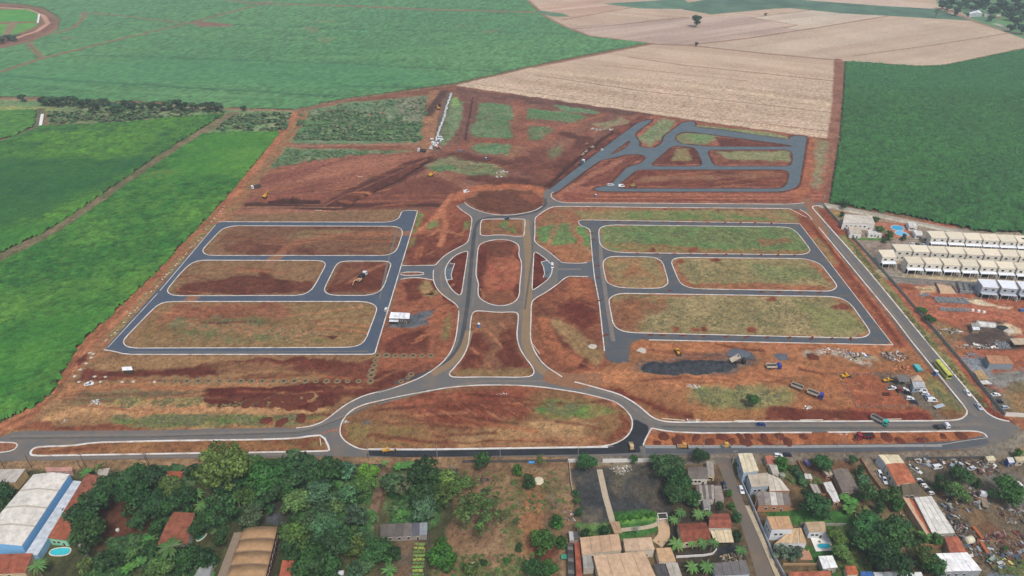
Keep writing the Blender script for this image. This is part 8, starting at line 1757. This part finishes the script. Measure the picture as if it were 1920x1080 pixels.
for x, y, l, k in [(9,879,'wooden utility pole at the left edge of the verge',{}), (60,878,'wooden utility pole behind the blue warehouse gable',{}), (158,891,'wooden pole with crossarm beside the blue warehouse',dict(h=10)), (161,876,'wooden utility pole on the verge right of the warehouse',{}), (278,874,'left of two wooden poles above the mango trees',{}), (281,874,'right of two wooden poles above the mango trees',{}), (1371,878,'tall pale concrete pole at the street mouth',dict(h=12, wood=False, arms=1)), (1412,960,'concrete pylon with crossarms beside the brick house',dict(h=13, wood=False, arms=3, lat=True)), (1541,387,'concrete pole at the corner of the cane and the east road',dict(h=10, wood=False)), (1723,577,'concrete pole by the hedge on the red plot',dict(h=9, wood=False)), (1797,586,'concrete pole beside the block stacks',dict(h=9, wood=False)), (1872,592,'concrete pole right of the white pallets',dict(h=9, wood=False)), (1788,646,'concrete pole on the brown edge inside the fence',dict(h=9, wood=False)), (1859,660,'concrete pole beside the rubble footing',dict(h=9, wood=False)), (1912,765,'concrete pole on the yellow yard at the right edge',dict(h=9, wood=False)), (1422,750,'thin pale pole beside the saplings in the works yard',dict(h=5, wood=False))]: utility_pole(l, x, y, **k)
# portable toilets, tanks and bins
def toilet(label, px, py, c='#2f5f9c', s=1.0):
    p = P(px, py); r = empty('portable_toilet', (p.x, p.y, 0), .4, label, 'portable toilet', 'portable toilets', s)
    obj('cabin', MB().box((0, 0, 1.05), (1.25, 1.25, 2.1)).me('cabin', mat('blue_plastic', c, var=.08)), r); obj('roof', MB().box((0, 0, 2.2), (1.35, 1.35, .3), taper=.8).me('roof', M_WHITE), r); obj('door', MB().box((0, -.64, 1.05), (.75, .06, 1.85)).me('door', mat('blue_door', '#4a7ab8')), r)
toilet('blue portable toilet with white roof on the avenue trapezoid island', 898, 613, s=1.2); toilet('blue portable toilet with white roof beside the yellow bus', 1752, 703, s=1.4); toilet('small white roofed toilet on the soil north of the north road', 1117, 369, s=1.0); toilet('blue portable toilet beside the distant pipes on the earthworks', 911, 299, s=1.0)
def tank(label, px, py, h, r, col, lying=False, name='water_tank', cat='water tank', rz=0):
    p = P(px, py); o = empty(name, (p.x, p.y, 0), rz, label, cat); m = mat('tank_'+col, col, var=.12)
    if lying:
        obj('shell', MB().cyl((-h/2, 0, r), (h/2, 0, r), r, n=16).me('shell', m, True), o)
        for x in (-h*.3, h*.3): obj('cradle', MB().box((x, 0, .2), (.3, r*1.6, .5)).me('cradle', M_CONC), o)
    else:
        obj('shell', MB().cyl((0, 0, -.2), (0, 0, h), r, r*.95, 14).me('shell', m), o); obj('lid', MB().cyl((0, 0, h), (0, 0, h+.3), r*1.02, r*.3, 14).me('lid', m), o)
t = P(163, 1042); o = empty('water_tower', (t.x, t.y, 0), 0, 'grey goblet shaped water tower beside the mango trees', 'water tower')
obj('column', MB().cyl((0, 0, -.2), (0, 0, 6.5), .75, .6, 12).me('column', M_CONC), o); obj('tank', MB().cyl((0, 0, 6.5), (0, 0, 7.6), .6, 1.35, 14).cyl((0, 0, 7.6), (0, 0, 9.0), 1.35, 1.3, 14).cyl((0, 0, 9.0), (0, 0, 9.4), 1.3, .3, 14).me('tank', M_CONC), o)
tank('white lying water tank at the bottom edge left of the vegetable beds', 636, 1077, 4.2, 1.0, '#d2d6da', True)
tank('cream lying tank with dark mouth in the scrapyard', 1814, 1017, 3.6, 1.6, '#d4cdb4', True, rz=.25); tank('grey water tank on the pale concrete shed yard', 1466, 893, 1.2, 1.4, '#8a9084'); tank('white barrel in the mango yard', 221, 995, .9, .8, '#c9c6bc', name='barrel', cat='barrel'); tank('white water tank on the small hill by the stalls', 1031, 1000, 1.0, .7, '#e2e2de')
tank('pale round slab on the ground of the paddock', 1010, 902, .25, 2.4, '#d2c6aa', name='round_slab', cat='slab'); tank('olive round basin in the mango yard', 196, 948, .5, 2.2, '#8f8c62', name='round_basin', cat='basin')
# vegetable beds
for i in range(9):
    p = P(787-i*.4, 1022+i*7); r = empty('vegetable_bed', (p.x, p.y, 0), 0, 'vegetable bed below the grey shed, %s from the shed' % ordn(i+1), 'vegetable bed', 'vegetable beds', U)
    obj('soil', MB().box((0, 0, .12), (4.2, .95, .35), taper=.92).me('soil', mat('bed_soil', '#6a4434', var=.25)), r)
    rnd = random.Random(i); mb = MB()
    for k in range(40):
        x, y = rnd.uniform(-1.9, 1.9), rnd.uniform(-.38, .38); s = rnd.uniform(.15, .3); mb.add([(x-s, y-s*.4, .32), (x+s*.3, y-s, .36), (x+s, y+s*.5, .5), (x-s*.3, y+s, .42)], [(0, 1, 2, 3)])
    obj('seedlings', mb.me('seedlings', mat('seedling_%d' % (i % 3), ['#6f9a4a', '#8fae4c', '#5a8a44'][i % 3], var=.2)), r)
# scrapyard wrecks and trailers
for i in range(6):
    p = P(1723+i*4.6, 900+i*4.9, .5); build(CARS['hatch'], (p.x, p.y, .05), ang((1723,900), (1738,897)), 'wrecked car in the row beside the orange roof, %s from the top' % ordn(i+1), 'wrecked car', 'wrecked cars in a row', (.8, .85, .9), ['#d8d8d4', '#23272c', '#dcdcd8'][i % 3], name='wrecked_car')
for k, x, y, a, c, l in [('van',1757,876,.2,'#dfe2e2','white van wreck at the top of the scrapyard'), ('pickup',1718,881,-1.0,'#d6d6d2','white stripped pickup near the orange roof'), ('hatch',1784,873,.8,'#8f9aa4','grey car wreck among the tangled scrap'), ('hatch',1798,870,2.2,'#b4b8ba','pale car wreck among the tangled scrap'), ('sedan',1822,878,.4,'#c4c8ca','white car wreck left of the cream booth'), ('hatch',1838,884,1.1,'#7a4a3c','rusty car wreck below the cream booth'), ('hatch',1793,936,.5,'#c9b878','yellowish car wreck in the mixed scrap'), ('hatch',1780,950,1.5,'#8a8f88','grey car wreck below the mixed scrap'), ('sedan',1858,1050,.6,'#8fa48c','greenish car wreck at the bottom of the scrapyard'), ('hatch',1875,1057,.3,'#b8bab4','pale car wreck at the bottom of the scrapyard'), ('hatch',1890,1055,2.0,'#c4b46a','yellow car wreck at the bottom of the scrapyard')]:
    drive(CARS[k], x, y, a, l, 'wrecked car', c, 'wrecked cars', .95, name='wrecked_car')
drive(truck(3.0, (3.0, -1.3, -2.6), (MB().box((-1.2, 0, 1.2), (5.6, 2.3, .2)).me('flat_bed', mat('old_deck', '#8a7a64', var=.3)), []), (-3.9, 3.2), False), 1844, 940, ang((1848,955), (1841,930)), 'white cabbed old truck with empty deck in the scrapyard', 'truck', '#dcdde0', name='old_truck')
def container(label, px, py, rz, col, L=6, W=1.4, H=1.2):
    p = P(px, py); r = empty('steel_beam_box', (p.x, p.y, 0), rz, label, 'steel box'); obj('shell', MB().box((0, 0, H/2), (L, W, H)).me('shell', mat('steel_'+col, col, var=.2)), r)
    for i in range(5): obj('rib', MB().box((-L/2+L*(i+.5)/5, 0, H/2+.02), (.12, W+.1, H+.1)).me('rib', mat('steel_'+col, col)), r)
container('long rust orange steel box in the scrapyard, upper', 1832, 1001, ang((1824,991), (1840,1011)), '#a8603c'); container('long rust orange steel box in the scrapyard, lower', 1844, 1029, ang((1839,1020), (1850,1038)), '#a8603c'); container('brown rusty steel box beside the open crowned tree', 1761, 921, ang((1755,913), (1768,930)), '#8a6444', 6, 2.2, 1.2)
container('pale truck body left of the white van wreck', 1713, 880, ang((1708,874), (1722,886)), '#c4c6c4', 6, .8, .7)
def boat(label, px, py, rz):
    p = P(px, py); r = empty('boat', (p.x, p.y, 0), rz, label, 'boat'); rows = []
    for x, w_, z in ((-3.2, .9, .2), (-1, 1.15, .15), (1.5, .95, .2), (2.8, .4, .45), (3.3, .05, .8)): rows.append([(x, -w_, 1.2), (x, -w_*.6, z), (x, w_*.6, z), (x, w_, 1.2)])
    obj('hull', MB().loft(rows).me('hull', M_WHITE), r); obj('windscreen', MB().box((.4, 0, 1.5), (.9, 1.2, .5), taper=.7).me('windscreen', M_VG), r); obj('cradle', MB().box((0, 0, .1), (3, 1.4, .3)).me('cradle', M_CHAS), r)
boat('white boat hull standing at the right edge of the scrapyard', 1914, 916, ang((1908,908), (1920,924)))
# garden odds and ends
p = P(1058, 1048); tag(obj('tarp_shelter', MB().box((0, 0, 1.5), (2.8, 2.2, .08)).cyl((-1.3, -1, 0), (-1.3, -1, 1.5), .05).cyl((1.3, -1, 0), (1.3, -1, 1.5), .05).cyl((1.3, 1, 0), (1.3, 1, 1.5), .05).cyl((-1.3, 1, 0), (-1.3, 1, 1.5), .05).me('tarp_shelter', mat('green_tarp', '#3f8f74', var=.1)), None, (p.x, p.y, 0)), 'small green tarp shelter beside the paddock trees', 'shelter')
p = P(997, 868); tag(obj('blue_tarp', MB().box((0, 0, .8), (3.0, 1.6, .08), rx=.5).box((0, .6, .5), (2.8, .1, 1.0)).me('blue_tarp', mat('blue_tarp', '#3f8fd0', var=.1)), None, (p.x, p.y, 0)), 'bright blue tarp against the dark paddock wall', 'tarp')
p = P(1513, 871); tag(obj('covered_trailer', MB().box((0, 0, .9), (3.2, 1.8, .7)).box((0, 0, 1.5), (3.3, 1.9, .5), taper=.8).me('covered_trailer', mat('purple_cover', '#6f6aa0', var=.1)), None, (p.x, p.y, 0), ang((1508,865), (1518,876))), 'purple covered trailer in the brown shack yard', 'trailer')
for i, (x, y, l) in enumerate([(906,902,'dark ash patch with logs in the paddock, upper'), (908,922,'dark ash patch with logs in the paddock, lower')]): scrap('log_pile', l, 'log pile', x, y, 30, 2.2, 1.4, .4, ['#4a4448', '#5a5458', '#3a3638'], .6, .2)
# strewn paver joints: orange traffic cones at the western mouth
CN = MB().cyl((0, 0, 0), (0, 0, .75), .2, .04, 8).box((0, 0, .03), (.5, .5, .06)).me('traffic_cone', mat('cone_orange', '#d8663a', var=.05))
for i, (x, y) in enumerate(Zr(300,660,3.84,[(1180,585),(1197,578),(1217,572),(1237,567),(1255,563),(1270,562)])):
    p = P(x, y); o = obj('traffic_cone', CN, None, (p.x, p.y, .04)); o.scale = (1.3,)*3; tag(o, 'orange traffic cone across the mouth of the left avenue, %s from the left' % ordn(i+1), 'traffic cone', 'traffic cones')
# ================================================================== the air
hz = MB(); hz.box((0, 1800, 131), (5600, 5600, 268))
hm = bpy.data.materials.new('haze_air'); hm.use_nodes = True
hn = hm.node_tree.nodes; hn.clear()
ho = hn.new('ShaderNodeOutputMaterial'); hv = hn.new('ShaderNodeVolumePrincipled')
hv.inputs['Color'].default_value = (.78, .91, 1.0, 1); hv.inputs['Density'].default_value = HAZE
hm.node_tree.links.new(hv.outputs[0], ho.inputs['Volume'])
tag(obj('haze', hz.me('haze', hm)), 'thin bluish haze filling the air over the whole valley', 'haze', kind='stuff')
